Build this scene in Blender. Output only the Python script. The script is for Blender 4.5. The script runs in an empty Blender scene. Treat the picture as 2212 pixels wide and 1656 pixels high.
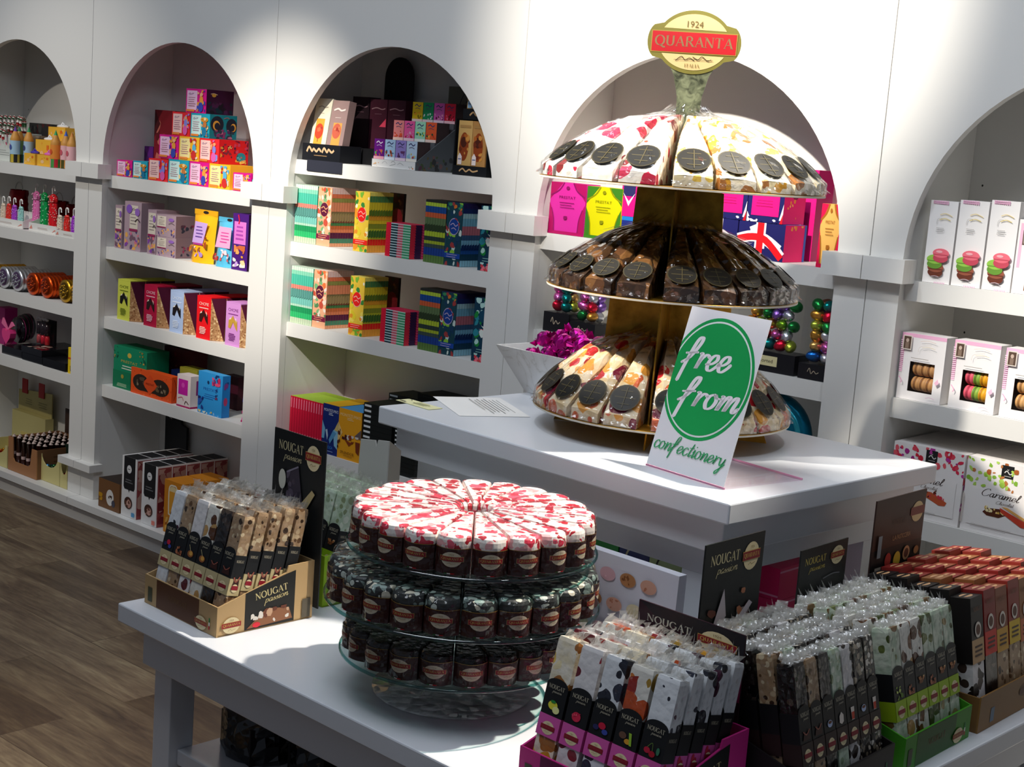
import bpy, bmesh, math, random
from mathutils import Vector, Matrix, Euler
SC = bpy.context.scene
COL = SC.collection
R = math.radians
# ---------------------------------------------------------------- camera
FPX = 3185.509
CAM = Vector((4.5603, -3.14276, 1.6))
YAW, PITCH, ROLL = R(41.62928), R(9.28444), R(4.32929)
_r0 = Vector((math.cos(YAW), math.sin(YAW), 0))
FWD = Vector((-math.sin(YAW)*math.cos(PITCH), math.cos(YAW)*math.cos(PITCH), -math.sin(PITCH)))
_u0 = _r0.cross(FWD)
RT = _r0*math.cos(ROLL) + _u0*math.sin(ROLL)
UP = _u0*math.cos(ROLL) - _r0*math.sin(ROLL)
cd = bpy.data.cameras.new('camera'); cam = bpy.data.objects.new('camera', cd); COL.objects.link(cam)
cd.sensor_fit = 'HORIZONTAL'; cd.sensor_width = 36.0; cd.lens = FPX/2212*36.0; cd.clip_start = 0.05
mw = Matrix.Identity(4)
for i in range(3):
    mw[i][0], mw[i][1], mw[i][2], mw[i][3] = RT[i], UP[i], -FWD[i], CAM[i]
cam.matrix_world = mw
SC.camera = cam
def ray(px, py): return FWD + RT*((px-1106)/FPX) - UP*((py-828)/FPX)
def onY(px, py, y):
    d = ray(px, py); return CAM + d*((y-CAM.y)/d.y)
def onX(px, py, x):
    d = ray(px, py); return CAM + d*((x-CAM.x)/d.x)
def onZ(px, py, z):
    d = ray(px, py); return CAM + d*((z-CAM.z)/d.z)
# ---------------------------------------------------------------- view, world, lamps
SC.view_settings.view_transform = 'Standard'
SC.view_settings.look = 'None'
SC.view_settings.gamma = 1.0
SC.view_settings.use_curve_mapping = False
SC.view_settings.exposure = 0.0
SC.cycles.transparent_max_bounces = 40
SC.cycles.max_bounces = 10
SC.cycles.sample_clamp_indirect = 4.0
SC.cycles.caustics_reflective = False
SC.cycles.caustics_refractive = False
W = bpy.data.worlds.new('world'); SC.world = W; W.use_nodes = True
W.node_tree.nodes['Background'].inputs[0].default_value = (0.70, 0.80, 1.0, 1)
W.node_tree.nodes['Background'].inputs[1].default_value = 0.11
def spot(loc, tgt, power, size, blend, col=(1.0, 0.93, 0.82), rad=0.03):
    l = bpy.data.lights.new('ceiling_spot', 'SPOT'); o = bpy.data.objects.new('ceiling_spot', l); COL.objects.link(o)
    l.energy = power; l.spot_size = R(size); l.spot_blend = blend; l.color = col; l.shadow_soft_size = rad
    o.location = loc
    o.rotation_euler = (Vector(tgt)-Vector(loc)).to_track_quat('-Z', 'Y').to_euler()
    return o
COOL = (0.84, 0.91, 1.0)
for x in (-1.4, -0.1, 1.2, 2.5, 3.8):                     # row of wall-washing downlights near the shelving
    spot((x, -1.25, 3.1), (x, -0.05, 0.9), 34, 95, 1.0, COOL, 0.06)
al = bpy.data.lights.new('table_fill_area', 'AREA'); ao = bpy.data.objects.new('table_fill_area', al); COL.objects.link(ao); al.shape = 'RECTANGLE'; al.size = 1.6; al.size_y = 0.8; al.energy = 24; al.color = COOL; ao.location = (2.9, -2.1, 3.1); ao.rotation_euler = (R(14), 0, 0)  # unseen soft area lamp, added over the table to lighten its shadows
spot((1.0, -2.4, 3.1), (1.35, -1.6, 0.0), 200, 32, 1.0, (1.0, 0.95, 0.86), 0.06)      # spot for the bright floor left of the table
spot((3.3, -2.7, 3.1), (2.35, 0, 2.0), 900, 30, 0.9)
spot((1.5, -2.6, 3.1), (0.60, 0, 1.32), 650, 22, 0.9)
spot((-0.6, -2.6, 3.1), (-0.70, 0, 1.2), 130, 40, 0.9)
spot((1.9, -2.3, 3.1), (2.80, -0.80, 1.42), 620, 16, 0.7)
spot((3.7, -0.35, 3.1), (2.95, -1.42, 0.98), 420, 24, 0.7)
spot((2.6, -2.0, 3.1), (3.60, 0, 0.95), 420, 28, 0.8)
# ---------------------------------------------------------------- materials
MATS = {}
def lin(c):
    return c/12.92 if c <= 0.04045 else ((c+0.055)/1.055)**2.4
def hexc(h): return tuple(lin(int(h[i:i+2], 16)/255) for i in (0, 2, 4)) + (1,)
def newmat(name):
    m = bpy.data.materials.new(name); m.use_nodes = True
    return m, m.node_tree.nodes, m.node_tree.links, m.node_tree.nodes['Principled BSDF']
def M(s):
    """'rrggbb' printed card, 'rrggbb+' glossy, 'rrggbb*' metal foil, or a named material."""
    if s in MATS: return MATS[s]
    m, n, l, b = newmat('card_'+s[:6])
    b.inputs['Base Color'].default_value = hexc(s)
    b.inputs['Roughness'].default_value = 0.5
    b.inputs['Specular IOR Level'].default_value = 0.35
    if s.endswith('+'): b.inputs['Roughness'].default_value = 0.18; b.inputs['Specular IOR Level'].default_value = 0.5
    if s.endswith('*'): b.inputs['Metallic'].default_value = 0.85; b.inputs['Roughness'].default_value = 0.28
    m.diffuse_color = hexc(s)
    MATS[s] = m; return m
def texco(n): return n.new('ShaderNodeTexCoord')
def mat_white(name, col, rough=0.42, bump=0.02):
    m, n, l, b = newmat(name)
    t = texco(n); z = n.new('ShaderNodeTexNoise'); z.inputs['Scale'].default_value = 60
    l.new(t.outputs['Object'], z.inputs['Vector'])
    bp = n.new('ShaderNodeBump'); bp.inputs['Strength'].default_value = bump; bp.inputs['Distance'].default_value = 0.01
    l.new(z.outputs['Fac'], bp.inputs['Height']); l.new(bp.outputs['Normal'], b.inputs['Normal'])
    b.inputs['Base Color'].default_value = hexc(col); b.inputs['Roughness'].default_value = rough
    MATS[name] = m; return m
mat_white('white_paint', 'e9e7e2', 0.45)
mat_white('table_paint', 'e4e6ea', 0.28)
def ramp(n, stops, interp='LINEAR'):
    r = n.new('ShaderNodeValToRGB'); r.color_ramp.interpolation = interp
    e = r.color_ramp.elements
    while len(e) < len(stops): e.new(0.5)
    for x, (p, c) in zip(e, stops): x.position = p; x.color = hexc(c) if isinstance(c, str) else (c, c, c, 1)
    return r
def mat_floor():
    m, n, l, b = newmat('wood_planks')
    t = texco(n); mp = n.new('ShaderNodeMapping'); l.new(t.outputs['Object'], mp.inputs['Vector'])
    br = n.new('ShaderNodeTexBrick'); br.offset = 0.37; br.inputs['Scale'].default_value = 1.0
    br.inputs['Brick Width'].default_value = 1.25; br.inputs['Row Height'].default_value = 0.185
    br.inputs['Mortar Size'].default_value = 0.0016; br.inputs['Mortar Smooth'].default_value = 0.1
    br.inputs['Color1'].default_value = (0, 0, 0, 1); br.inputs['Color2'].default_value = (1, 1, 1, 1); br.inputs['Mortar'].default_value = (0.2, 0.2, 0.2, 1)
    l.new(mp.outputs['Vector'], br.inputs['Vector'])
    # per-plank offset of the grain
    ad = n.new('ShaderNodeVectorMath'); ad.operation = 'MULTIPLY_ADD'
    l.new(br.outputs['Color'], ad.inputs[0]); ad.inputs[1].default_value = (3.1, 7.7, 0); l.new(mp.outputs['Vector'], ad.inputs[2])
    st = n.new('ShaderNodeMapping'); st.inputs['Scale'].default_value = (1.0, 7.0, 1.0); l.new(ad.outputs['Vector'], st.inputs['Vector'])
    nz = n.new('ShaderNodeTexNoise'); nz.inputs['Scale'].default_value = 1.7; nz.inputs['Detail'].default_value = 9; nz.inputs['Roughness'].default_value = 0.62; nz.inputs['Distortion'].default_value = 1.2
    l.new(st.outputs['Vector'], nz.inputs['Vector'])
    wv = n.new('ShaderNodeTexNoise'); wv.inputs['Scale'].default_value = 14; wv.inputs['Detail'].default_value = 5; l.new(st.outputs['Vector'], wv.inputs['Vector'])
    mx = n.new('ShaderNodeMix'); mx.data_type = 'FLOAT'; mx.inputs[0].default_value = 0.28
    l.new(nz.outputs['Fac'], mx.inputs[2]); l.new(wv.outputs['Fac'], mx.inputs[3])
    rp = ramp(n, [(0.30, '4a392c'), (0.46, '74604a'), (0.56, '8b775c'), (0.70, 'ab9a78')])
    l.new(mx.outputs[0], rp.inputs['Fac'])
    tone = n.new('ShaderNodeMix'); tone.data_type = 'RGBA'; tone.blend_type = 'MULTIPLY'; tone.inputs[0].default_value = 1
    tr = ramp(n, [(0.0, '9a8c82'), (1.0, 'ffffff')]); l.new(br.outputs['Color'], tr.inputs['Fac'])
    l.new(rp.outputs['Color'], tone.inputs[6]); l.new(tr.outputs['Color'], tone.inputs[7])
    l.new(tone.outputs[2], b.inputs['Base Color'])
    b.inputs['Roughness'].default_value = 0.42
    bp = n.new('ShaderNodeBump'); bp.inputs['Strength'].default_value = 0.15; bp.inputs['Distance'].default_value = 0.004
    l.new(mx.outputs[0], bp.inputs['Height']); l.new(bp.outputs['Normal'], b.inputs['Normal'])
    MATS['floor'] = m
mat_floor()
def facing(n, l, base, k, bump=None):
    lw = n.new('ShaderNodeLayerWeight'); lw.inputs['Blend'].default_value = 0.5
    p = n.new('ShaderNodeMath'); p.operation = 'POWER'; p.inputs[1].default_value = 4.0; l.new(lw.outputs['Facing'], p.inputs[0])
    m = n.new('ShaderNodeMath'); m.operation = 'MULTIPLY_ADD'; m.inputs[1].default_value = k; m.inputs[2].default_value = base; l.new(p.outputs[0], m.inputs[0])
    if bump: l.new(bump, lw.inputs['Normal'])
    return m.outputs[0]
def mat_film(name, base=0.06, k=0.35, tint=(1, 1, 1, 1), scale=90, bump=0.6, rough=0.07, milky=0.0):
    """clear cellophane: mostly see-through with a crinkled glossy coat"""
    m, n, l, b = newmat(name); n.remove(b)
    out = n['Material Output']
    tr = n.new('ShaderNodeBsdfTransparent'); tr.inputs[0].default_value = tint
    gl = n.new('ShaderNodeBsdfGlossy'); gl.inputs['Roughness'].default_value = rough
    t = texco(n); v = n.new('ShaderNodeTexVoronoi'); v.inputs['Scale'].default_value = scale
    nz = n.new('ShaderNodeTexNoise'); nz.inputs['Scale'].default_value = scale*0.6; nz.inputs['Detail'].default_value = 2
    l.new(t.outputs['Object'], v.inputs['Vector']); l.new(t.outputs['Object'], nz.inputs['Vector'])
    ad = n.new('ShaderNodeMath'); l.new(v.outputs['Distance'], ad.inputs[0]); l.new(nz.outputs['Fac'], ad.inputs[1])
    bp = n.new('ShaderNodeBump'); bp.inputs['Strength'].default_value = bump; bp.inputs['Distance'].default_value = 0.01
    l.new(ad.outputs[0], bp.inputs['Height']); l.new(bp.outputs['Normal'], gl.inputs['Normal'])
    mx = n.new('ShaderNodeMixShader'); l.new(facing(n, l, base, k, bp.outputs['Normal']), mx.inputs[0]); l.new(tr.outputs[0], mx.inputs[1]); l.new(gl.outputs[0], mx.inputs[2])
    last = mx
    if milky:
        df = n.new('ShaderNodeBsdfDiffuse'); df.inputs[0].default_value = (0.92, 0.90, 0.84, 1); tl = n.new('ShaderNodeBsdfTranslucent'); tl.inputs[0].default_value = (0.92, 0.90, 0.84, 1)
        m1 = n.new('ShaderNodeMixShader'); m1.inputs[0].default_value = 0.4; l.new(df.outputs[0], m1.inputs[1]); l.new(tl.outputs[0], m1.inputs[2])
        m2 = n.new('ShaderNodeMixShader'); m2.inputs[0].default_value = milky; l.new(mx.outputs[0], m2.inputs[1]); l.new(m1.outputs[0], m2.inputs[2]); last = m2
    l.new(last.outputs[0], out.inputs['Surface'])
    MATS[name] = m
mat_film('film', 0.05, 0.30)
mat_film('film_shiny', 0.11, 0.5, scale=55, bump=0.8)
mat_film('film_plain', 0.03, 0.3, bump=0.1, scale=30)
mat_film('film_crumple', 0.16, 0.4, scale=70, bump=0.9, rough=0.12, milky=0.24)
def mat_glass(name, tint, base=0.03, k=0.5):
    m, n, l, b = newmat(name); n.remove(b); out = n['Material Output']
    tr = n.new('ShaderNodeBsdfTransparent'); tr.inputs[0].default_value = tint
    gl = n.new('ShaderNodeBsdfGlossy'); gl.inputs['Roughness'].default_value = 0.03
    mx = n.new('ShaderNodeMixShader'); l.new(facing(n, l, base, k), mx.inputs[0]); l.new(tr.outputs[0], mx.inputs[1]); l.new(gl.outputs[0], mx.inputs[2])
    l.new(mx.outputs[0], out.inputs['Surface']); MATS[name] = m
mat_glass('glass', (0.90, 0.97, 0.95, 1), 0.03, 0.4)
mat_glass('glass_edge', (0.16, 0.46, 0.44, 1), 0.12)
mat_film('crystal', 0.12, 0.6, tint=(0.96, 0.97, 0.97, 1), scale=40, bump=0.25, rough=0.04, milky=0.10)
mat_glass('acrylic', (0.98, 0.95, 0.97, 1), 0.03, 0.3)
def mat_nougat(name, base, bits, scale=28, thr=0.33, base2=None, seed=0.0, stretch=(1, 1, 1), rough=0.45, warp=0.4):
    """nougat: pale mass with rounded inclusions; bits = ramp of inclusion colours"""
    m, n, l, b = newmat(name)
    t = texco(n); oi = n.new('ShaderNodeObjectInfo')
    ad = n.new('ShaderNodeVectorMath'); ad.operation = 'ADD'; l.new(t.outputs['Object'], ad.inputs[0])
    sc = n.new('ShaderNodeVectorMath'); sc.operation = 'SCALE'; sc.inputs[0].default_value = (3.7, 5.1, 2.3); l.new(oi.outputs['Random'], sc.inputs['Scale'])
    l.new(sc.outputs['Vector'], ad.inputs[1])
    mp = n.new('ShaderNodeMapping'); mp.inputs['Scale'].default_value = stretch; mp.inputs['Location'].default_value = (seed, seed*2, 0); l.new(ad.outputs['Vector'], mp.inputs['Vector'])
    wz = n.new('ShaderNodeTexNoise'); wz.inputs['Scale'].default_value = scale*0.9; l.new(mp.outputs['Vector'], wz.inputs['Vector'])
    wm = n.new('ShaderNodeVectorMath'); wm.operation = 'MULTIPLY_ADD'; l.new(wz.outputs['Color'], wm.inputs[0]); wm.inputs[1].default_value = (warp/scale,)*3; l.new(mp.outputs['Vector'], wm.inputs[2])
    v = n.new('ShaderNodeTexVoronoi'); v.inputs['Scale'].default_value = scale; v.inputs['Randomness'].default_value = 0.9; l.new(wm.outputs['Vector'], v.inputs['Vector'])
    # only some cells hold an inclusion
    sep = n.new('ShaderNodeSeparateColor'); l.new(v.outputs['Color'], sep.inputs[0])
    gt = n.new('ShaderNodeMath'); gt.operation = 'LESS_THAN'; l.new(v.outputs['Distance'], gt.inputs[0])
    tm = n.new('ShaderNodeMath'); tm.operation = 'MULTIPLY'; l.new(sep.outputs[0], tm.inputs[0]); tm.inputs[1].default_value = thr*1.7
    l.new(tm.outputs[0], gt.inputs[1])
    cr = ramp(n, [((i+0.0)/len(bits), c) for i, c in enumerate(bits)], 'CONSTANT'); l.new(sep.outputs[1], cr.inputs['Fac'])
    bz = n.new('ShaderNodeTexNoise'); bz.inputs['Scale'].default_value = 45; bz.inputs['Detail'].default_value = 4; l.new(mp.outputs['Vector'], bz.inputs['Vector'])
    br = ramp(n, [(0.35, base2 or base), (0.62, base)]); l.new(bz.outputs['Fac'], br.inputs['Fac'])
    mx = n.new('ShaderNodeMix'); mx.data_type = 'RGBA'; l.new(gt.outputs[0], mx.inputs[0]); l.new(br.outputs['Color'], mx.inputs[6]); l.new(cr.outputs['Color'], mx.inputs[7])
    l.new(mx.outputs[2], b.inputs['Base Color']); b.inputs['Roughness'].default_value = rough
    bp = n.new('ShaderNodeBump'); bp.inputs['Strength'].default_value = 0.4; bp.inputs['Distance'].default_value = 0.004
    l.new(bz.outputs['Fac'], bp.inputs['Height']); l.new(bp.outputs['Normal'], b.inputs['Normal'])
    MATS[name] = m
mat_nougat('nougat_almond', 'f0ece0', ['5a3216', '7a4a22', 'c79a5c', '4a2a12'], 42, 0.42)
mat_nougat('nougat_cherry', 'f1ecea', ['5e1420', '8c2430', '6e1a26', 'a8323a'], 40, 0.40)
mat_nougat('nougat_berry', 'eef0f2', ['1c1f2c', '2b2f40', '4b1d38', '1c1f2c'], 42, 0.36)
mat_nougat('nougat_fruit', 'f3eee2', ['c8501e', 'a02a20', 'd87a28', 'b08a30'], 38, 0.42)
mat_nougat('nougat_puffed', 'b09272', ['6a4a2c', 'c8ae8a', '3a2616', 'd8c4a0'], 90, 0.42, 'a28260')
mat_nougat('nougat_pistachio', 'dfe6cf', ['6f7a3c', '7a5a30', '4f5a2a', 'b8a070'], 44, 0.42, 'b9cdb0')
mat_nougat('nougat_mint', 'cfe0c8', ['b8c8a4', '9ab08c', 'e2ead6', '8c9a70'], 80, 0.40, 'b2c8a8')
mat_nougat('nougat_dark', '2a211d', ['14100e', '463830', '0e0b0a', '5a4a3c'], 60, 0.40, '1a1411', rough=0.25)
mat_nougat('nougat_seed', '2b241f', ['b8a890', 'd8ccb8', '8a7c68', 'efe8da'], 120, 0.46, '201a16')
mat_nougat('nougat_stripe', 'e8e4e2', ['2a1c18', '40302a', '1a1210', '382822'], 48, 0.36, 'd8d2d0')
mat_nougat('nougat_red', 'fbf4ec', ['c4142c', 'd8304a', 'b00e24', 'e85a70', 'f0b0b0'], 58, 0.50, 'f3e0d6', warp=1.5)
mat_nougat('nougat_flake', '2c302e', ['8fa39b', 'c8d0c4', '6f7f78', 'd8d2bc'], 78, 0.48, '1c1d1b')
mat_nougat('nougat_cocoa', '2a1a14', ['170e0a', '3a261c', '51382a', '1a110d'], 40, 0.42, '1d120d', rough=0.25)
mat_nougat('nougat_citrus', 'fff6e4', ['e0a02c', 'f0c858', 'fbe9b8', 'b07030'], 34, 0.46, 'f4e4c0', warp=1.2)
mat_nougat('nougat_jelly', 'f3e2c4', ['c81e28', 'd8602a', '7a1030', 'e8a040'], 30, 0.46, 'e8c890')
mat_nougat('nougat_dome', '46301f', ['20140d', '7a5430', '2a1a10', '5a3a22'], 34, 0.46, '2a1c12', rough=0.3)
def mat_wrap(name, base, bits, scale, thr, rough=0.4, base2=None, stretch=(1,1,1)): mat_nougat(name, base, bits, scale, thr, base2, rough=rough, stretch=stretch)
def mat_gold():
    m, n, l, b = newmat('gold_card')
    t = texco(n); nz = n.new('ShaderNodeTexNoise'); nz.inputs['Scale'].default_value = 25; nz.inputs['Detail'].default_value = 4; l.new(t.outputs['Object'], nz.inputs['Vector'])
    rp = ramp(n, [(0.3, '8a6416'), (0.7, 'd4a23a')]); l.new(nz.outputs['Fac'], rp.inputs['Fac']); l.new(rp.outputs['Color'], b.inputs['Base Color'])
    b.inputs['Metallic'].default_value = 0.75; b.inputs['Roughness'].default_value = 0.35
    MATS['gold_card'] = m
mat_gold()
def mat_olive():
    m, n, l, b = newmat('olive_foil')
    t = texco(n); nz = n.new('ShaderNodeTexNoise'); nz.inputs['Scale'].default_value = 60; nz.inputs['Detail'].default_value = 6; nz.inputs['Distortion'].default_value = 1; l.new(t.outputs['Object'], nz.inputs['Vector'])
    rp = ramp(n, [(0.35, '3c4030'), (0.65, '8a9070')]); l.new(nz.outputs['Fac'], rp.inputs['Fac']); l.new(rp.outputs['Color'], b.inputs['Base Color'])
    b.inputs['Metallic'].default_value = 0.3; b.inputs['Roughness'].default_value = 0.4; MATS['olive_foil'] = m
mat_olive()
def mat_marble():
    m, n, l, b = newmat('marble')
    t = texco(n); nz = n.new('ShaderNodeTexNoise'); nz.inputs['Scale'].default_value = 9; nz.inputs['Detail'].default_value = 8; nz.inputs['Distortion'].default_value = 1.5; l.new(t.outputs['Object'], nz.inputs['Vector'])
    rp = ramp(n, [(0.40, 'f2f1ef'), (0.485, 'ecebe8'), (0.50, 'dcd9d4'), (0.515, 'ecebe8'), (0.6, 'f4f3f1')]); l.new(nz.outputs['Fac'], rp.inputs['Fac']); l.new(rp.outputs['Color'], b.inputs['Base Color'])
    b.inputs['Roughness'].default_value = 0.2; MATS['marble'] = m
mat_marble()
# ---------------------------------------------------------------- lettering
GLY = {  # serif capitals as pen strokes: (points, thick?)
 'N': (0.86, [([(.12,0),(.12,1)],0),([(.12,1),(.74,0)],1),([(.74,0),(.74,1)],0)], [(.02,.24,0),(.0,.2,1),(.64,.86,1)]),
 'O': (0.92, [('arc',.46,.5,.38,.5,0,360)], []), 'Q': (0.92, [('arc',.46,.5,.38,.5,0,360),([(.46,.05),(.8,-.18),(.95,-.16)],1)], []),
 'U': (0.82, [([(.14,1),(.14,.3),(.2,.1),(.4,0),(.6,.08),(.68,.3),(.68,1)],2)], [(.02,.28,1),(.58,.8,1)]),
 'G': (0.9, [('arc',.46,.5,.38,.5,40,335),([(.8,.05),(.8,.42)],1)], [(.62,.92,.42)]),
 'A': (0.8, [([(.08,0),(.4,1)],0),([(.4,1),(.72,0)],1),([(.2,.34),(.6,.34)],0)], [(.0,.2,0),(.6,.84,0)]),
 'T': (0.74, [([(.37,0),(.37,1)],1),([(.04,.8),(.06,1),(.68,1),(.7,.8)],0)], [(.25,.49,0)]),
 'R': (0.8, [([(.16,0),(.16,1)],1),([(.16,1),(.45,1),(.6,.85),(.6,.65),(.45,.5),(.16,.5)],2),([(.4,.5),(.72,0)],1)], [(.04,.28,0),(.64,.84,0)]),
 'I': (0.4, [([(.2,0),(.2,1)],1)], [(.08,.32,0),(.08,.32,1)]), 'L': (0.66, [([(.16,0),(.16,1)],1),([(.16,0),(.58,0),(.6,.2)],0)], [(.04,.28,1)]),
 '.': (0.3, [([(.1,0),(.1,.1)],1)], []), ' ': (0.4, [], []),
}
SCR = {  # joined brush script, lower case, x-height 1
 'f': (0.72, [[(-.1,.35),(.25,.75),(.5,1.55),(.5,1.95),(.33,1.95),(.22,1.5),(.14,.4),(.1,-.8)],[(-.05,.95),(.55,1.05)]]),
 'r': (0.62, [[(.05,1.0),(.16,.95),(.12,.05),(.2,.6),(.4,.95),(.56,.9),(.6,.8)]]),
 'e': (0.66, [[(0,.38),(.3,.45),(.5,.7),(.42,.98),(.2,.9),(.08,.5),(.16,.1),(.36,.02),(.6,.3),(.68,.5)]]),
 'o': (0.72, [[(.35,1),(.12,.85),(.06,.4),(.22,.02),(.48,.15),(.56,.6),(.38,1),(.5,.8),(.74,.75)]]),
 'm': (1.1, [[(.04,.95),(.12,.9),(.08,.02),(.2,.6),(.38,.98),(.5,.85),(.46,.02),(.58,.6),(.78,.98),(.9,.85),(.86,.2),(.96,.0),(1.12,.3)]]),
 'c': (0.6, [[(.5,.8),(.34,1),(.1,.75),(.08,.3),(.28,0),(.5,.15),(.62,.35)]]),
 'n': (0.74, [[(.04,.95),(.12,.9),(.08,.02),(.2,.6),(.42,.98),(.54,.8),(.5,.2),(.6,.0),(.76,.3)]]),
 't': (0.5, [[(.3,1.6),(.18,.4),(.26,.02),(.5,.3)],[(.0,1.05),(.5,1.12)]]),
 'i': (0.36, [[(.04,.6),(.16,.98),(.12,.2),(.2,.0),(.38,.3)],[(.2,1.35),(.22,1.4)]]),
 'y': (0.7, [[(.06,.95),(.1,.4),(.26,.05),(.46,.4),(.54,.95),(.46,.0),(.34,-.8),(.16,-1.0),(.1,-.7),(.4,-.25),(.72,.3)]]),
 's': (0.5, [[(.0,.3),(.3,.95),(.26,.7),(.42,.3),(.3,.02),(.06,.08)]]),
 'p': (0.68, [[(.1,1),(.06,-.8)],[(.08,.7),(.3,1),(.5,.8),(.5,.3),(.3,.02),(.1,.2)]]),
 'a': (0.7, [[(.5,.85),(.3,1),(.08,.7),(.08,.25),(.24,.02),(.46,.4),(.52,.95),(.5,.2),(.58,.0),(.72,.3)]]),
 'l': (0.4, [[(.0,.4),(.3,1.3),(.26,1.9),(.14,1.5),(.1,.3),(.2,.0),(.42,.3)]]),
 'h': (0.7, [[(.0,.4),(.3,1.4),(.24,1.9),(.12,1.4),(.06,.02),(.2,.6),(.4,.95),(.5,.7),(.48,.1),(.58,.0),(.72,.3)]]),
 'd': (0.7, [[(.5,.85),(.3,1),(.08,.7),(.08,.25),(.24,.02),(.46,.4),(.6,1.9),(.5,.2),(.58,.0),(.72,.3)]]),
 'b': (0.66, [[(.0,.4),(.3,1.4),(.24,1.9),(.12,1.4),(.08,.2),(.26,.0),(.5,.3),(.46,.85),(.24,.9)]]),
 'C': (1.2, [[(1.0,1.6),(.85,1.9),(.5,1.8),(.15,1.2),(.1,.5),(.4,.02),(.8,.15),(1.1,.5)]]),
 'W': (1.5, [[(-.2,1.0),(-.25,1.5),(.1,1.7),(.25,1.2),(.3,.02),(.75,1.6),(.8,.02),(1.2,1.7),(1.5,1.9)]]),
 'B': (1.0, [[(.3,1.9),(.1,0)],[(.0,1.6),(.4,1.95),(.8,1.7),(.65,1.15),(.3,1.0),(.8,.9),(.85,.3),(.5,.0),(.1,.1)]]),
 'L': (1.0, [[(.9,1.7),(.7,1.9),(.4,1.2),(.2,.2),(.0,.0),(.4,.15),(.8,.0),(1.0,.2)]]),
 ' ': (0.5, []), "'": (0.3, [[(.15,1.9),(.1,1.5)]]),
}
def smooth(pts, k=5):
    if len(pts) < 3: return pts
    out = []
    P = [pts[0]]+list(pts)+[pts[-1]]
    for i in range(1, len(P)-2):
        p0, p1, p2, p3 = P[i-1], P[i], P[i+1], P[i+2]
        for j in range(k):
            t = j/k
            out.append(tuple(0.5*((2*p1[a])+(-p0[a]+p2[a])*t+(2*p0[a]-5*p1[a]+4*p2[a]-p3[a])*t*t+(-p0[a]+3*p1[a]-3*p2[a]+p3[a])*t**3) for a in (0, 1)))
    out.append(pts[-1]); return out
def ribbon(pts, wfun):
    q = []
    L = []; Rr = []
    n = len(pts)
    for i in range(n):
        a = pts[max(0, i-1)]; b = pts[min(n-1, i+1)]
        dx, dy = b[0]-a[0], b[1]-a[1]; ln = math.hypot(dx, dy) or 1e-9
        w = wfun(dx/ln, dy/ln)/2
        L.append((pts[i][0]-dy/ln*w, pts[i][1]+dx/ln*w)); Rr.append((pts[i][0]+dy/ln*w, pts[i][1]-dx/ln*w))
    for i in range(n-1): q.append([Rr[i], Rr[i+1], L[i+1], L[i]])
    return q
TXT = {}
def text_polys(s, style='sans'):
    """2-D polygons of a word, fitted to the unit square, and its width/height"""
    key = (s, style)
    if key in TXT: return TXT[key]
    ps = []
    if style == 'sans':
        cu = bpy.data.curves.new('lettering', 'FONT'); cu.body = s; cu.resolution_u = 2
        o = bpy.data.objects.new('lettering', cu); COL.objects.link(o)
        dg = bpy.context.evaluated_depsgraph_get(); me = o.evaluated_get(dg).to_mesh()
        vs = [tuple(v.co)[:2] for v in me.vertices]
        ps = [[vs[i] for i in p.vertices] for p in me.polygons]
        o.evaluated_get(dg).to_mesh_clear(); bpy.data.objects.remove(o); bpy.data.curves.remove(cu)
    else:
        x = 0
        for ch in s:
            if style == 'serif':
                w, st, sf = GLY[ch]
                for k in st:
                    if k[0] == 'arc':
                        _, cx, cy, rx, ry, a0, a1 = k
                        pts = [(cx+rx*math.cos(R(a0+(a1-a0)*i/20)), cy+ry*math.sin(R(a0+(a1-a0)*i/20))) for i in range(21)]; mode = 2
                    else: pts, mode = k
                    f = (lambda dx, dy: .06) if mode == 0 else (lambda dx, dy: .16) if mode == 1 else (lambda dx, dy: .06+.11*abs(dy))
                    ps += [[(x+a, b) for a, b in q] for q in ribbon(pts, f)]
                for a, b, y in sf: ps.append([(x+a, y-.025), (x+b, y-.025), (x+b, y+.025), (x+a, y+.025)])
            else:
                w, st = SCR[ch]
                wd = {'brush': .21, 'script': .13}[style]
                for k in st:
                    pts = smooth(k, 5)
                    ps += [[(x+a+b*.22, b) for a, b in q] for q in ribbon(pts, lambda dx, dy: wd*(.55+.45*abs(dy)))]
                    for e in (pts[0], pts[-1]):
                        ps.append([(x+e[0]+e[1]*.22+wd*.36*math.cos(t*math.pi/4), e[1]+wd*.36*math.sin(t*math.pi/4)) for t in range(8)])
            x += w + (.06 if style == 'serif' else 0.0)
    xs = [p[0] for q in ps for p in q]; ys = [p[1] for q in ps for p in q]
    x0, x1, y0, y1 = min(xs), max(xs), min(ys), max(ys)
    r = ([[((a-x0)/(x1-x0), (b-y0)/(y1-y0)) for a, b in q] for q in ps], (x1-x0)/(y1-y0))
    TXT[key] = r; return r
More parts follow.
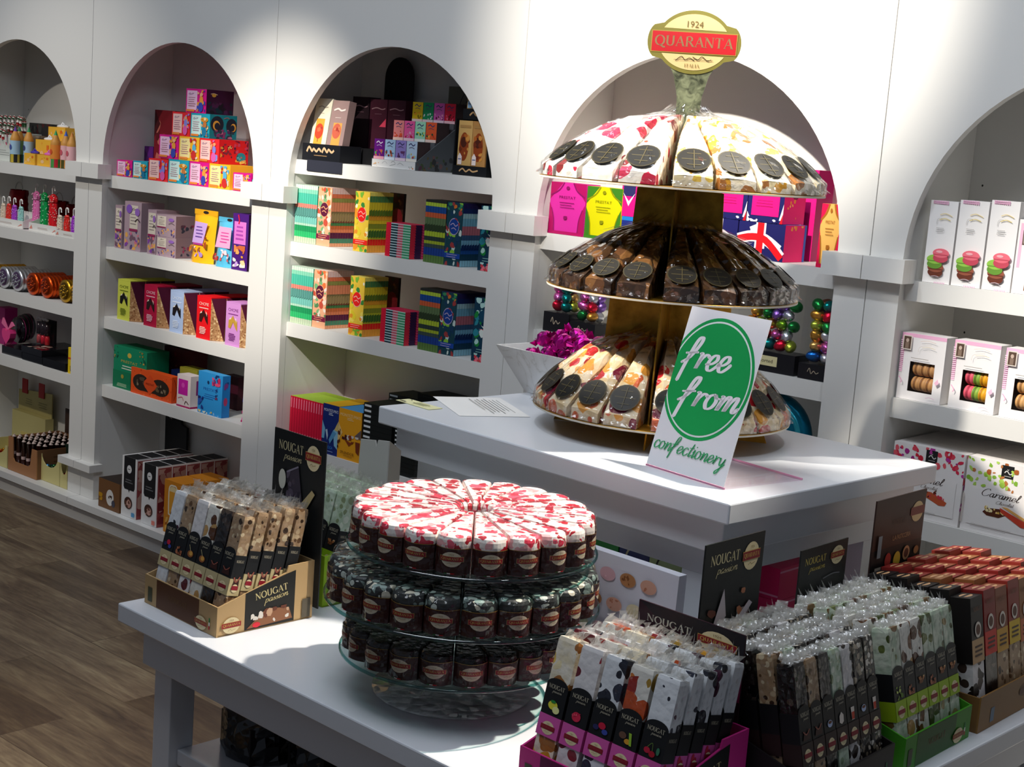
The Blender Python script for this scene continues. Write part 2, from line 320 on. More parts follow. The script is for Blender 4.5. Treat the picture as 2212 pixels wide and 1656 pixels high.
# ---------------------------------------------------------------- mesh builder
class MB:
    def __init__(s): s.v = []; s.f = []; s.m = []; s.mats = []; s.sm = []; s.strip = False
    def mi(s, m):
        m = M(m)
        if m not in s.mats: s.mats.append(m)
        return s.mats.index(m)
    def face(s, pts, m, sm=False):
        i = len(s.v); s.v += [tuple(p) for p in pts]; s.f.append(list(range(i, i+len(pts)))); s.m.append(s.mi(m)); s.sm.append(sm)
    def box(s, x0, x1, y0, y1, z0, z1, m, **k):
        i = len(s.v)
        s.v += [(x0,y0,z0),(x1,y0,z0),(x1,y1,z0),(x0,y1,z0),(x0,y0,z1),(x1,y0,z1),(x1,y1,z1),(x0,y1,z1)]
        for nm, q in (('bottom',(3,2,1,0)),('top',(4,5,6,7)),('front',(0,1,5,4)),('back',(2,3,7,6)),('left',(3,0,4,7)),('right',(1,2,6,5))):
            s.f.append([i+a for a in q]); s.m.append(s.mi(k.get(nm) or m)); s.sm.append(False)
        return s
    def prism(s, pts, axis, a0, a1, m, m0=None, m1=None, sm=False):
        """polygon (2-D) extruded along an axis; 'x': pts are (y,z), 'y': (x,z), 'z': (x,y)"""
        def P(p, t): return {'x': (t, p[0], p[1]), 'y': (p[0], t, p[1]), 'z': (p[0], p[1], t)}[axis]
        i = len(s.v); n = len(pts)
        s.v += [P(p, a0) for p in pts]+[P(p, a1) for p in pts]
        for k in range(n):
            j = (k+1) % n; s.f.append([i+k, i+j, i+n+j, i+n+k]); s.m.append(s.mi(m)); s.sm.append(sm)
        s.f.append([i+k for k in range(n)][::-1]); s.m.append(s.mi(m0 or m)); s.sm.append(False)
        s.f.append([i+n+k for k in range(n)]); s.m.append(s.mi(m1 or m0 or m)); s.sm.append(False)
        return s
    def lathe(s, prof, m, seg=24, c=(0, 0, 0), sm=True, arc=None, axis='z'):
        i = len(s.v); n = len(prof)
        for k in range(seg):
            a = 2*math.pi*k/seg
            for r, z in prof:
                p = (r*math.cos(a), r*math.sin(a), z)
                if axis == 'x': p = (z, p[0], p[1])
                if axis == 'y': p = (p[0], z, p[1])
                s.v.append((c[0]+p[0], c[1]+p[1], c[2]+p[2]))
        for k in range(seg):
            j = (k+1) % seg
            for t in range(n-1):
                s.f.append([i+k*n+t, i+j*n+t, i+j*n+t+1, i+k*n+t+1]); s.m.append(s.mi(m)); s.sm.append(sm)
        return s
    def tube(s, pts, r, m, seg=8, sm=True, caps=True):
        pts = [Vector(p) for p in pts]; i = len(s.v); n = len(pts)
        rr = r if isinstance(r, (list, tuple)) else [r]*n
        for k in range(n):
            d = (pts[min(n-1, k+1)]-pts[max(0, k-1)]).normalized()
            a = d.cross(Vector((0, 0, 1))); a = a.normalized() if a.length > 1e-3 else Vector((1, 0, 0)); b = d.cross(a)
            for q in range(seg):
                t = 2*math.pi*q/seg; s.v.append(tuple(pts[k]+(a*math.cos(t)+b*math.sin(t))*rr[k]))
        for k in range(n-1):
            for q in range(seg):
                j = (q+1) % seg; s.f.append([i+k*seg+q, i+k*seg+j, i+(k+1)*seg+j, i+(k+1)*seg+q]); s.m.append(s.mi(m)); s.sm.append(sm)
        if caps:
            s.f.append([i+q for q in range(seg)]); s.m.append(s.mi(m)); s.sm.append(False)
            s.f.append([i+(n-1)*seg+q for q in range(seg)][::-1]); s.m.append(s.mi(m)); s.sm.append(False)
        return s
    def grid(s, fn, nu, nv, m, sm=True):
        i = len(s.v)
        for a in range(nu+1):
            for b in range(nv+1): s.v.append(tuple(fn(a/nu, b/nv)))
        for a in range(nu):
            for b in range(nv):
                k = i+a*(nv+1)+b; s.f.append([k, k+nv+1, k+nv+2, k+1]); s.m.append(s.mi(m)); s.sm.append(sm)
        return s
    def ball(s, c, rx, ry, rz, m, seg=10, ring=6):
        s.grid(lambda u, v: (c[0]+rx*math.cos(2*math.pi*u)*math.sin(math.pi*v), c[1]+ry*math.sin(2*math.pi*u)*math.sin(math.pi*v), c[2]-rz*math.cos(math.pi*v)), seg, ring, m); return s
    def deco(s, fr, items):
        """print on a face; fr = (origin, U, V, normal), items in 0..1 of the face"""
        o, U, V, n = [Vector(q) for q in fr]
        def P(a, b, L): return o+U*a+V*b+n*(0.00025*(L+1))
        for L, it in enumerate(items):
            k = it[0]
            if k == 'r':
                _, a0, a1, b0, b1, m = it
                if s.strip:
                    for q in range(6): u0, u1 = a0+(a1-a0)*q/6, a0+(a1-a0)*(q+1)/6; s.face([P(u0,b0,L),P(u1,b0,L),P(u1,b1,L),P(u0,b1,L)], m)
                else: s.face([P(a0,b0,L),P(a1,b0,L),P(a1,b1,L),P(a0,b1,L)], m)
            elif k == 'e':
                _, a, b, ra, rb, m = it[:6]
                if s.strip:
                    cs_ = [(math.cos(math.pi*q/10), math.sin(math.pi*q/10)) for q in range(11)]
                    for (c0, s0), (c1, s1) in zip(cs_, cs_[1:]): s.face([P(a+ra*c0, b-rb*s0, L), P(a+ra*c0, b+rb*s0, L), P(a+ra*c1, b+rb*s1, L), P(a+ra*c1, b-rb*s1, L)], m)
                else: s.face([P(a+ra*math.cos(t*math.pi/10), b+rb*math.sin(t*math.pi/10), L) for t in range(20)], m)
            elif k == 'p': s.face([P(a, b, L) for a, b in it[1]], it[2])
            elif k == 'l':
                ar = U.length/V.length
                for q in ribbon([(a*ar, b) for a, b in smooth(it[1], 4)], lambda dx, dy: it[2]): s.face([P(a/ar, b, L) for a, b in q], it[3])
            elif k == 't':
                _, w, a, b, ww, hh, m = it[:7]; st = it[7] if len(it) > 7 else 'sans'; ang = R(it[8]) if len(it) > 8 else 0
                ps, asp = text_polys(w, st)
                if hh is None: hh = ww*U.length/asp/V.length
                if ww is None: ww = hh*V.length*asp/U.length
                ul, vl = U.length, V.length; ca, sa = math.cos(ang), math.sin(ang)
                for q in ps:
                    pts = []
                    for x, y in q:
                        X, Y = (x-.5)*ww*ul, (y-.5)*hh*vl
                        pts.append(P(a+(X*ca-Y*sa)/ul, b+(X*sa+Y*ca)/vl, L))
                    s.face(pts, m)
            elif k == 'b':   # scattered printed blotches
                _, a0, a1, b0, b1, nn, cols, rr, seed = it; g = random.Random(seed); ar = V.length/U.length
                for q in range(nn):
                    a, b, r_ = g.uniform(a0, a1), g.uniform(b0, b1), rr*g.uniform(.5, 1.2); t0 = g.uniform(0, 6); e = g.uniform(.45, 1)
                    pts = []
                    for t in range(7):
                        w = r_*g.uniform(.7, 1.1); x = w*math.cos(t*.8976); y = w*e*math.sin(t*.8976)
                        aa = a+(x*math.cos(t0)-y*math.sin(t0))*ar; bb = b+x*math.sin(t0)+y*math.cos(t0)
                        pts.append(P(min(a1, max(a0, aa)), min(b1, max(b0, bb)), L+q*.04))
                    s.face(pts, g.choice(cols))
        return s
    def build(s, name, parent=None, loc=(0, 0, 0), rz=0, smooth_=False):
        me = bpy.data.meshes.new(name); me.from_pydata(s.v, [], s.f); me.validate(clean_customdata=False)
        for m in s.mats: me.materials.append(m)
        if len(me.polygons) == len(s.m):
            me.polygons.foreach_set('material_index', s.m); me.polygons.foreach_set('use_smooth', s.sm)
        me.update()
        o = bpy.data.objects.new(name, me); COL.objects.link(o)
        o.location = loc; o.rotation_euler = (0, 0, rz)
        if parent: o.parent = parent
        return o
def boxfr(w, d, h, y0=0.0):
    """frames of a box standing on its base, front face at y0, centred in x"""
    return {'front': ((-w/2, y0, 0), (w, 0, 0), (0, 0, h), (0, -1, 0)),
            'right': ((w/2, y0, 0), (0, d, 0), (0, 0, h), (1, 0, 0)),
            'left': ((-w/2, y0+d, 0), (0, -d, 0), (0, 0, h), (-1, 0, 0)),
            'top': ((-w/2, y0, h), (w, 0, 0), (0, d, 0), (0, 0, 1))}
def tag(o, label, cat, group=None):
    o['label'] = label; o['category'] = cat
    if group: o['group'] = group
    return o
def struct(o): o['kind'] = 'structure'; return o
def thing(name, label, cat, loc=(0, 0, 0), rz=0, group=None):
    o = bpy.data.objects.new(name, None); COL.objects.link(o); o.empty_display_size = 0.05
    o.location = loc; o.rotation_euler = (0, 0, rz)
    return tag(o, label, cat, group)
def kids(o): return [c for c in KID.get(o.name, [])]
KID = {}
def note(parent, *ch): KID.setdefault(parent.name, []).extend(ch)
def dup(src, loc, rz=None, label=None, group=None, rot=None):
    """a copy of a thing with copies of its parts and their sub-parts (meshes shared)"""
    r = src.copy(); COL.objects.link(r); r.location = loc
    if rot is not None: r.rotation_euler = rot
    elif rz is not None: r.rotation_euler = (0, 0, rz)
    if label: r['label'] = label
    if group: r['group'] = group
    for c in kids(src):
        d = c.copy(); COL.objects.link(d); d.parent = r; note(r, d)
        for g in kids(c):
            e = g.copy(); COL.objects.link(e); e.parent = d; note(d, e)
    return r
def part(mb, name, parent, loc=(0, 0, 0), label=None):
    o = mb.build(name, parent, loc); note(parent, o)
    if label: o['label'] = label
    return o
ORD = 'first second third fourth fifth sixth seventh eighth ninth tenth eleventh twelfth thirteenth fourteenth fifteenth sixteenth seventeenth eighteenth nineteenth twentieth twenty-first twenty-second'.split()
CREAM, BADGE, GOLD = 'ead9ac', '8e1526', 'd8b45a'
def logo(cx, cy, w, h, gold=GOLD, cream=CREAM, red=BADGE):
    """oval house badge: cream oval crossed by a red bar"""
    return [('e', cx, cy, w*.44, h*.5, cream), ('r', cx-w*.5, cx+w*.5, cy-h*.14, cy+h*.2, gold), ('r', cx-w*.49, cx+w*.49, cy-h*.12, cy+h*.18, red),
            ('t', 'QUARANTA', cx, cy+h*.03, w*.86, h*.19, gold, 'serif'), ('t', '1924', cx, cy+h*.33, w*.2, h*.1, '8a7440'),
            ('l', [(cx-w*.18, cy-h*.3), (cx-w*.05, cy-h*.22), (cx, cy-h*.29), (cx+w*.2, cy-h*.24)], h*.02, '8a7440')]
# ================================================================ room
fl = MB(); fl.box(-4, 7, -5, 0.4, -0.03, 0, 'floor'); struct(fl.build('floor'))
wb = MB(); wb.box(-4, 7, 0.34, 0.44, -0.03, 3.2, 'white_paint'); struct(wb.build('wall_back'))
PT, ND, SFR = 0.025, 0.30, 0.025       # front board thickness, niche depth, shelf front
SPRING, APEX = 1.400, 1.8575
EDGE = [(-1.500, -0.5741), (-0.3883, 0.5282), (0.7127, 1.6387), (1.8127, 2.7735), (2.9447, 3.880)]
SEAM = [-1.593, -0.4812, 0.62045, 1.7257, 2.8591, 3.975]
SHELF = [[1.3607, 1.0917, 0.8272, 0.5531], [1.3607, 1.0881, 0.8186, 0.5507], [1.4901, 1.2180, 0.9470, 0.537],
         [1.3541, 1.0771, 0.805, 0.54], [1.3515, 1.0732, 0.800, 0.54]]
BASE = 0.09
STH = 0.047
ULAB = ['arched white shelving bay at the photo\'s left edge, candy canes on its top shelf', 'arched white shelving bay holding the pyramid of bright cube boxes',
        'arched white shelving bay with two rows of patterned chocolate bars', 'arched white shelving bay behind the tall nougat tower, foil eggs inside', 'arched white shelving bay at the right with macaron boxes']
UNITS = []
for u in range(5):
    L, Rr = EDGE[u]; S0, S1 = SEAM[u], SEAM[u+1]; cx = (L+Rr)/2; hw = (Rr-L)/2; TOP = 2.75
    t = thing('shelving_unit', ULAB[u], 'shelving', (cx, 0, 0))
    fp = MB()
    # arched front board
    N = 40
    arc = [(hw*math.cos(math.pi*i/N), SPRING+(APEX-SPRING)*math.sin(math.pi*i/N)) for i in range(N+1)]   # right to left
    g = 0.0012
    x0, x1 = S0-cx+g, S1-cx-g
    for y in (0.0, PT):
        fp.face([(x0, y, BASE), (-hw, y, BASE), (-hw, y, SPRING), (x0, y, SPRING)], 'white_paint')
        fp.face([(hw, y, BASE), (x1, y, BASE), (x1, y, SPRING), (hw, y, SPRING)], 'white_paint')
        fp.face([(x1, y, SPRING), (x1, y, TOP), (0, y, TOP), (arc[N//2][0], y, arc[N//2][1])]+[(a, y, b) for a, b in arc[:N//2][::-1]], 'white_paint')
        fp.face([(x0, y, SPRING)]+[(a, y, b) for a, b in arc[N//2:][::-1]]+[(0, y, TOP), (x0, y, TOP)], 'white_paint')
    inner = [(hw, BASE)]+arc+[(-hw, BASE)]
    for a, b in zip(inner, inner[1:]): fp.face([(a[0], 0, a[1]), (a[0], PT, a[1]), (b[0], PT, b[1]), (b[0], 0, b[1])], 'white_paint')
    for x in (x0, x1): fp.face([(x, 0, BASE), (x, PT, BASE), (x, PT, TOP), (x, 0, TOP)], 'white_paint')
    part(fp, 'arched_front', t)
    for x, xx in ((-hw-0.018, -hw-0.0005), (hw+0.0005, hw+0.018)):
        p = MB(); p.box(x, xx, PT+0.0005, ND, BASE, TOP, 'white_paint'); part(p, 'side_panel', t)
    p = MB(); p.box(-hw-0.02, hw+0.02, ND+0.0005, ND+0.02, BASE, TOP, 'white_paint')
    g_ = random.Random(u)
    for zz in (1.05, 1.22, 1.3, 1.52, 1.58): p.ball((-hw+0.03+0.02*g_.random(), ND+0.001, zz), .0035, .001, .0035, '2a2724', 6, 4)
    part(p, 'back_panel', t)
    for z in SHELF[u]:
        p = MB(); p.box(-hw, hw, SFR, ND, z-STH, z, 'white_paint'); part(p, 'shelf', t)
    for sx, e, s in ((-1, -hw, x0), (1, hw, x1)):
        a, b = (s, e+0.022) if sx < 0 else (e-0.022, s)
        for nm, z0, z1, pr in (('capital', SPRING-0.055, SPRING, 0.034), ('base_block', 0.205, 0.234, 0.034)):
            p = MB(); p.box(a, b, -pr, -0.0003, z0, z1, 'white_paint')
            if sx < 0: p.box(e+0.0003, b, 0, PT, z0, z1, 'white_paint')
            else: p.box(a, e-0.0003, 0, PT, z0, z1, 'white_paint')
            part(p, nm, t)
    p = MB(); p.box(x0, x1, -0.058, ND, BASE-0.028, BASE-0.0005, 'white_paint'); p.box(x0, x1, -0.02, ND, 0.0, BASE-0.028, 'white_paint'); part(p, 'plinth', t)
    UNITS.append(t)
bb = MB(); bb.box(SEAM[0], SEAM[5], -0.034, -0.0205, 0, 0.048, 'white_paint'); struct(bb.build('baseboard_back'))
# ================================================================ display table and riser
TZ, RZ = 0.70, 1.05
TX0, TX1, TY0, TY1 = 2.283, 3.634, -1.655, -0.36
ta = R(-1.6)
tt = thing('display_table', 'low white display table carrying the glass cake stand and nougat boxes', 'table', (TX0, TY0+0.018, 0), ta)
TL = 1.351; TD = 1.28
def bev(o, w=0.003):
    m = o.modifiers.new('bevel', 'BEVEL'); m.width = w; m.segments = 2; m.limit_method = 'ANGLE'; return o
p = MB(); p.box(0, TL, 0, TD, TZ-0.036, TZ, 'table_paint'); bev(part(p, 'table_top', tt))
p = MB(); p.box(.035, TL-.035, .035, .06, TZ-.115, TZ-.0365, 'table_paint'); p.box(.035, .06, .06, TD-.035, TZ-.115, TZ-.0365, 'table_paint'); p.box(TL-.06, TL-.035, .06, TD-.035, TZ-.115, TZ-.0365, 'table_paint'); p.box(.06, TL-.06, TD-.06, TD-.035, TZ-.115, TZ-.0365, 'table_paint')
bev(part(p, 'apron', tt), .002)
for a in (.052, TL-.106):
    for b in (.052, TD-.106):
        p = MB(); p.box(a, a+.054, b, b+.054, 0, TZ-.1155, 'table_paint'); bev(part(p, 'leg', tt), .002)
p = MB(); p.box(.108, TL-.108, .07, TD-.07, .40, .43, 'table_paint'); bev(part(p, 'lower_shelf', tt), .002)
def on_table(px, py, z=None): return onZ(px, py, TZ if z is None else z)
# riser: a small table standing on the big one
ra = R(-3.4); RL, RD = 0.896, 0.655
rA = onZ(818, 876, RZ)
rr = thing('display_riser', 'white raised display stand under the three-tier nougat tower', 'riser', (rA.x, rA.y, TZ), ra)
H = RZ-TZ
p = MB(); p.box(0, RL, 0, RD, H-.036, H, 'table_paint'); bev(part(p, 'riser_top', rr))
p = MB(); p.box(.028, RL-.028, .028, RD-.028, H-.098, H-.0365, 'table_paint'); bev(part(p, 'apron', rr), .002)
p = MB(); q0 = .062
for a0, a1, b0, b1 in ((q0, RL-q0, q0, q0+.02), (q0, RL-q0, RD-q0-.02, RD-q0), (q0, q0+.02, q0+.02, RD-q0-.02), (RL-q0-.02, RL-q0, q0+.02, RD-q0-.02)):
    p.box(a0, a1, b0, b1, H-.150, H-.0985, 'table_paint')
part(p, 'rail', rr)
for a in (q0, RL-q0-.07):
    for b in (q0, RD-q0-.07):
        p = MB(); p.box(a, a+.07, b, b+.07, 0.0005, H-.1505, 'table_paint'); part(p, 'leg', rr)
RM = Matrix.Translation(rA) @ Matrix.Rotation(ra, 4, 'Z')
# ================================================================ goods on the wall shelves
def xat(px, y, z):
    k = (px-1106)/FPX; a = RT-FWD*k; return CAM.x-(a.y*(y-CAM.y)+a.z*(z-CAM.z))/a.x
def yat(px, x, z):
    k = (px-1106)/FPX; a = RT-FWD*k; return CAM.y-(a.x*(x-CAM.x)+a.z*(z-CAM.z))/a.y
def zat(py, x, y):
    k = (828-py)/FPX; a = UP-FWD*k; return CAM.z-(a.x*(x-CAM.x)+a.y*(y-CAM.y))/a.z
def sz(u, s): return (SHELF[u]+[BASE])[s]
EPS = 0.0006
def carton(w, d, h, body, front=(), right=(), left=(), top=None, topdeco=(), side=None, bottom=None):
    mb = MB(); mb.box(-w/2, w/2, 0, d, 0, h, body, top=top, right=side, left=side)
    f = boxfr(w, d, h)
    for k, dd in (('front', front), ('right', right), ('left', left), ('top', topdeco)):
        if dd: mb.deco(f[k], list(dd))
    return mb
def put(name, label, cat, u, s, pl, pr, pt, y0, d, body, zb=None, group=None, h=None, rz=0, name_box=None, **k):
    """a carton whose front lower edge runs from pixel column pl to pr at depth y0 and rises to row pt"""
    z = (sz(u, s) if zb is None else zb)+EPS
    x0, x1 = max(xat(pl, y0, z), EDGE[u][0]+.002), min(xat(pr, y0, z), EDGE[u][1]-.001); cx = (x0+x1)/2
    if h is None: h = zat(pt, cx, y0)-z
    o = carton(x1-x0-.001, d, h, body, **k).build(name, None, (cx, y0, z), rz)
    tag(o, label, cat, group); o['h'] = h
    return o
def squig(x0, x1, y0, y1, n, col, th=.02):
    """illegible small print: short ruled strokes"""
    it = []
    for i in range(n):
        y = y1-(y1-y0)*(i+.5)/n; g = random.Random(i*7+int(x0*100)); a = x0+(x1-x0)*g.uniform(0, .12); b = x1-(x1-x0)*g.uniform(0, .25)
        it.append(('r', a, b, y-th/2, y+th/2, col))
    return it
# ---------------------------------------------------------------- bay with the cube pyramid
def cube_front(base, pale, fig, seed, badge=None):
    it = [('r', 0, 1, 0, 1, base), ('r', .05, .55, .12, .92, pale)]+[('t', 'ly', .2, .78, .16, .1, '9a6a9a', 'script'), ('t', 'pr', .34, .78, .12, .1, '9a6a9a', 'script')]+squig(.1, .5, .25, .68, 5, 'c08a9a', .025)
    it += [('r', .05, .45, .05, .14, 'f08a3c')]
    if badge: it += [('e', .74, .75, .2, .1, badge), ('l', [(.6, .75), (.88, .75)], .02, '8a5a1a')]
    it += [('b', .55, .97, .06, .6 if badge else .95, 16, fig, .11, seed), ('e', .78, .55, .09, .16, fig[0]), ('e', .76, .25, .12, .2, fig[1]), ('e', .79, .78, .07, .07, fig[2])]
    return it
def side_art(kind, seed):
    if kind == 'teal': return [('e', .27, .6, .24, .34, '1d2433'), ('e', .8, .55, .2, .32, '1d2433'), ('b', .15, .9, .02, .4, 22, ['4a2a5c', '7a3a6c', '2a3a4c', 'b06a8a'], .12, seed), ('e', .24, .55, .13, .2, 'd8a03c'), ('e', .27, .52, .1, .15, '1d2433'), ('e', .86, .5, .1, .17, 'd8a03c'), ('e', .83, .48, .08, .13, '1d2433'), ('l', [(.5, .85), (.62, .9), (.7, .86)], .02, 'd05a4a')]
    if kind == 'plum': return [('e', .27, .78, .08, .08, 'd8a03c'), ('l', [(.15, .82), (.27, .85), (.4, .8)], .025, 'e8c8a0'), ('b', .05, .95, .02, .5, 26, ['231822', '3a2038', '18303a', '502048'], .16, seed)]
    return [('b', .05, .45, .25, .85, 26, ['d8a03c', '7a2a3c', 'f0c878', '5a1a2c'], .08, seed), ('b', .5, .98, .45, .98, 16, ['7a1030', '4a1a3c', 'c83a5a'], .11, seed+1), ('e', .75, .3, .16, .2, '2a8a9a'), ('b', .55, .95, .02, .2, 12, ['e0a03c', 'f0c060'], .1, seed+2), ('b', .6, .9, .15, .45, 8, ['1a5a6a', '5ab0c0', 'd05a4a'], .07, seed+3)]
CU = {'magenta': ('e0148c', 'f6c8e4', ['f0a03c', '3a4ab0', 'f6b48c'], None), 'teal': ('22a8c0', 'd2f0ea', ['c8783c', '1e78a0', 'f0d090'], 'e0982c'),
      'yellow': ('f8b828', 'fbe8a0', ['5ab0d8', 'd0302c', 'f0d0b8'], None), 'red': ('ee2a30', 'fbcfc8', ['8a8ae0', 'e060b0', 'f0a070'], None)}
def cube(pl, pr, pt, kind, label, zb=None, y0=.034, d=.115, side=None, h=None, pale=None):
    b, p, f, bd = CU[kind]
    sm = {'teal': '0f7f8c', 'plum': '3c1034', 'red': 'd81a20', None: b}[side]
    return put('sweet_box', label, 'box', 1, 0, pl, pr, pt, y0, d, b, zb=zb, h=h, group='patterned cube boxes under the arch', side=sm,
               front=cube_front(b, p, f, int(pl), bd), right=side_art(side, int(pl)) if side else ())
r1 = [cube(252, 285, 346, 'magenta', 'small magenta cube box at the left end of the pyramid\'s bottom row'), cube(286.5, 318, 348, 'teal', 'small turquoise cube box, second from left in the bottom row'),
      cube(320, 362, 343, 'red', 'orange-red cube box with a blue egg, third in the bottom row'), cube(363, 406.5, 350, 'teal', 'turquoise cube box in the middle of the pyramid\'s bottom row', h=.0845),
      cube(408, 450, 355, 'magenta', 'magenta cube box in the bottom row beside the yellow one', h=.0845), cube(450.5, 496, 359, 'yellow', 'yellow cube box at the right of the pyramid\'s bottom row', h=.0845)]
H1 = r1[3]['h']; zz = sz(1, 0)+EPS
cube(502.5, 541.5, 374, 'magenta', 'small magenta cube box standing alone right of the pyramid', y0=.030, d=.075)
cube(543.5, 566, 388, 'teal', 'pale turquoise box end half hidden by the arch edge', y0=.03, d=.07, pale=1)
HH = H1+.0006
cube(343, 385, 0, 'magenta', 'magenta cube box at the left of the pyramid\'s second row', zb=zz+HH-EPS, h=H1, y0=.036)
cube(386, 429, 0, 'yellow', 'yellow cube box in the middle of the pyramid\'s second row', zb=zz+HH-EPS, h=H1, y0=.036)
cube(430, 472, 0, 'red', 'red cube box with patterned side at the second row\'s right', zb=zz+HH-EPS, h=H1, side='red', y0=.036, d=.128)
cube(371, 410, 0, 'red', 'red cube box at the left of the pyramid\'s third row', zb=zz+2*HH-EPS, h=H1, y0=.038)
cube(411, 452, 0, 'teal', 'turquoise cube box with dark patterned side in the third row', zb=zz+2*HH-EPS, h=H1, side='teal', y0=.038, d=.118)
cube(401, 445, 0, 'magenta', 'magenta cube box with dark plum side crowning the pyramid', zb=zz+3*HH-EPS, h=H1, side='plum', y0=.040, d=.118)
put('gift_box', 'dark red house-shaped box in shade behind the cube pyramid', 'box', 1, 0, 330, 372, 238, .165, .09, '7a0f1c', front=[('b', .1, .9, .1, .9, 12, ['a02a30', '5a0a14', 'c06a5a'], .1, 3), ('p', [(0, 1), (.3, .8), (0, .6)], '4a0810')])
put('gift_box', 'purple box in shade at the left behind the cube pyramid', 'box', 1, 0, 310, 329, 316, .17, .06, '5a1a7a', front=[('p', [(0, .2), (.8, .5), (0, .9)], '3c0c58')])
# second shelf: mauve cartons, bags, purple carton
MV = 'b49aa4'
def mauve(lx0=.15, lx1=.6): return [('b', .05, .95, .02, .45, 26, ['8a4aa8', 'e07a8a', '5a4a7a', 'f0b05a', '7a5a6a'], .07, int(lx0*100)), ('r', lx0, lx1, .45, .93, 'e2d6c4')]+[('t', 'ly', (lx0+lx1)/2, .85, (lx1-lx0)*.5, .06, '7a6a6a', 'script')]+squig(lx0+.04, lx1-.04, .52, .78, 4, '9a8a8a', .015)+[('r', lx0, lx1, .40, .45, '9a2a5a'), ('e', .78, .8, .14, .08, '9a6ac0'), ('l', [(.65, .6), (.8, .66), (.95, .6)], .02, '3a2a2a')]
put('chocolate_box', 'narrow mauve carton at the left end of the second shelf', 'box', 1, 1, 247, 262, 443, .036, .05, MV, front=mauve(.1, .9))
put('chocolate_box', 'broad mauve carton with a large purple flower on its front', 'box', 1, 1, 267, 303, 436, .036, .10, MV, front=mauve(.32, .8)+[('e', .3, .85, .17, .09, '8a5ac0')], top='c4a8ac')
put('chocolate_box', 'tall narrow mauve carton left of the two stacked mauve boxes', 'box', 1, 1, 317, 335.5, 453, .036, .10, MV, front=mauve(.08, .92))
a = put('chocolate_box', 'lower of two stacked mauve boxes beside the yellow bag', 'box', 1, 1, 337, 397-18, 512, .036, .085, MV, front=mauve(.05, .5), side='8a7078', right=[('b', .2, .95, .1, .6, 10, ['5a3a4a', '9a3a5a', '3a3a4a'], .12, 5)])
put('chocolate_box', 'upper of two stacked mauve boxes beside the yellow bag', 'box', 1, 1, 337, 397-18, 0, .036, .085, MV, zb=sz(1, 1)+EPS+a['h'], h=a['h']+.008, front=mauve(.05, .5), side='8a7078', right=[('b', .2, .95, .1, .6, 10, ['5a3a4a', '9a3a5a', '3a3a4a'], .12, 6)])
def bag(name, label, u, s, pl, pr, pt, y0, th, col, deco):
    z = sz(u, s)+EPS; x0, x1 = xat(pl, y0, z), min(xat(pr, y0, z), EDGE[u][1]-.004); cx = (x0+x1)/2; h = zat(pt, cx, y0)-z; w = x1-x0
    t = thing(name, label, 'bag', (cx, y0, z))
    b = MB()
    def F(uu, v, s_):
        bulge = th/2*min(1, 3.2*min(uu, 1-uu))*(1-v**5)
        return ((uu-.5)*w*(1-.06*math.sin(math.pi*v)), th/2-s_*bulge+v*.012, v*h*.93)
    b.grid(lambda uu, v: F(uu, v, 1), 12, 10, col+'+'); b.grid(lambda uu, v: F(1-uu, v, -1), 12, 10, col+'+')
    b.deco(((-w/2, -.0005, h*.02), (w, 0, 0), (0, .011, h*.88), (0, -1, 0)), [('p', [(min(.86, max(.14, a)), b_) for a, b_ in it[1]], it[2]) if it[0] == 'p' else (('b', max(.14, it[1]), min(.86, it[2]))+it[3:] if it[0] == 'b' else it) for it in deco])
    part(b, 'pouch', t)
    p = MB(); p.box(-w/2, w/2, th/2+.009, th/2+.012, h*.9, h, col+'+'); p.deco(((-w/2, th/2+.009, h*.9), (w, 0, 0), (0, 0, h*.1), (0, -1, 0)), [('e', .5, .5, .12, .3, '2a2420')]); part(p, 'top_seal', t)
    return t
bag('sweet_bag', 'yellow pouch bag with lilac label on the second shelf', 1, 1, 400, 449, 453, .034, .05, 'f4b41c', [('p', [(.24, .4), (.3, .86), (.84, .84), (.7, .4)], 'c8a4e0')]+squig(.36, .7, .5, .78, 4, '6a4a9a', .025)+[('b', .1, .3, .08, .35, 7, ['b06a1a', 'c8803c'], .05, 3), ('b', .35, .75, .1, .32, 9, ['e8d8f0', 'b08ad0', 'a05a2a'], .06, 4), ('b', .75, .95, .3, .55, 6, ['8a3a10', 'a84a18'], .06, 8), ('r', .3, .72, .36, .40, 'b03a8a')])
bag('sweet_bag', 'light blue pouch bag with pink label beside the yellow bag', 1, 1, 452, 499, 470, .034, .05, '5ab8dc', [('p', [(.2, .42), (.3, .9), (.95, .9), (.88, .42)], 'f4a8d0')]+squig(.38, .8, .52, .8, 4, 'd84a9a', .025)+[('b', .1, .4, .12, .32, 8, ['c83a3a', 'e8f0f4', '8a3a2a'], .06, 3), ('b', .45, .9, .12, .38, 9, ['e8f0f8', 'f0d8e0', 'd05a5a'], .07, 5)])
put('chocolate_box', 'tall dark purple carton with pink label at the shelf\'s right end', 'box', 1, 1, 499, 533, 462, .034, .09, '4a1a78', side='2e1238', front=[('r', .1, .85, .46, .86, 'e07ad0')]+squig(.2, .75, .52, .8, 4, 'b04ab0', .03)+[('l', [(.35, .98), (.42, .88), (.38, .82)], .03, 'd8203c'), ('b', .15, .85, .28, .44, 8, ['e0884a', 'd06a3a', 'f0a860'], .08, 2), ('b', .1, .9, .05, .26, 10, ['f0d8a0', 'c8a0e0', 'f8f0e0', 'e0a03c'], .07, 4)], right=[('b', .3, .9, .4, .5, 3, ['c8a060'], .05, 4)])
put('chocolate_box', 'red carton edge at the far right of the second shelf', 'box', 1, 1, 541.5, 547, 462, .032, .06, '9c1424', front=[('r', .0, 1, 0, .1, 'e0202c')])
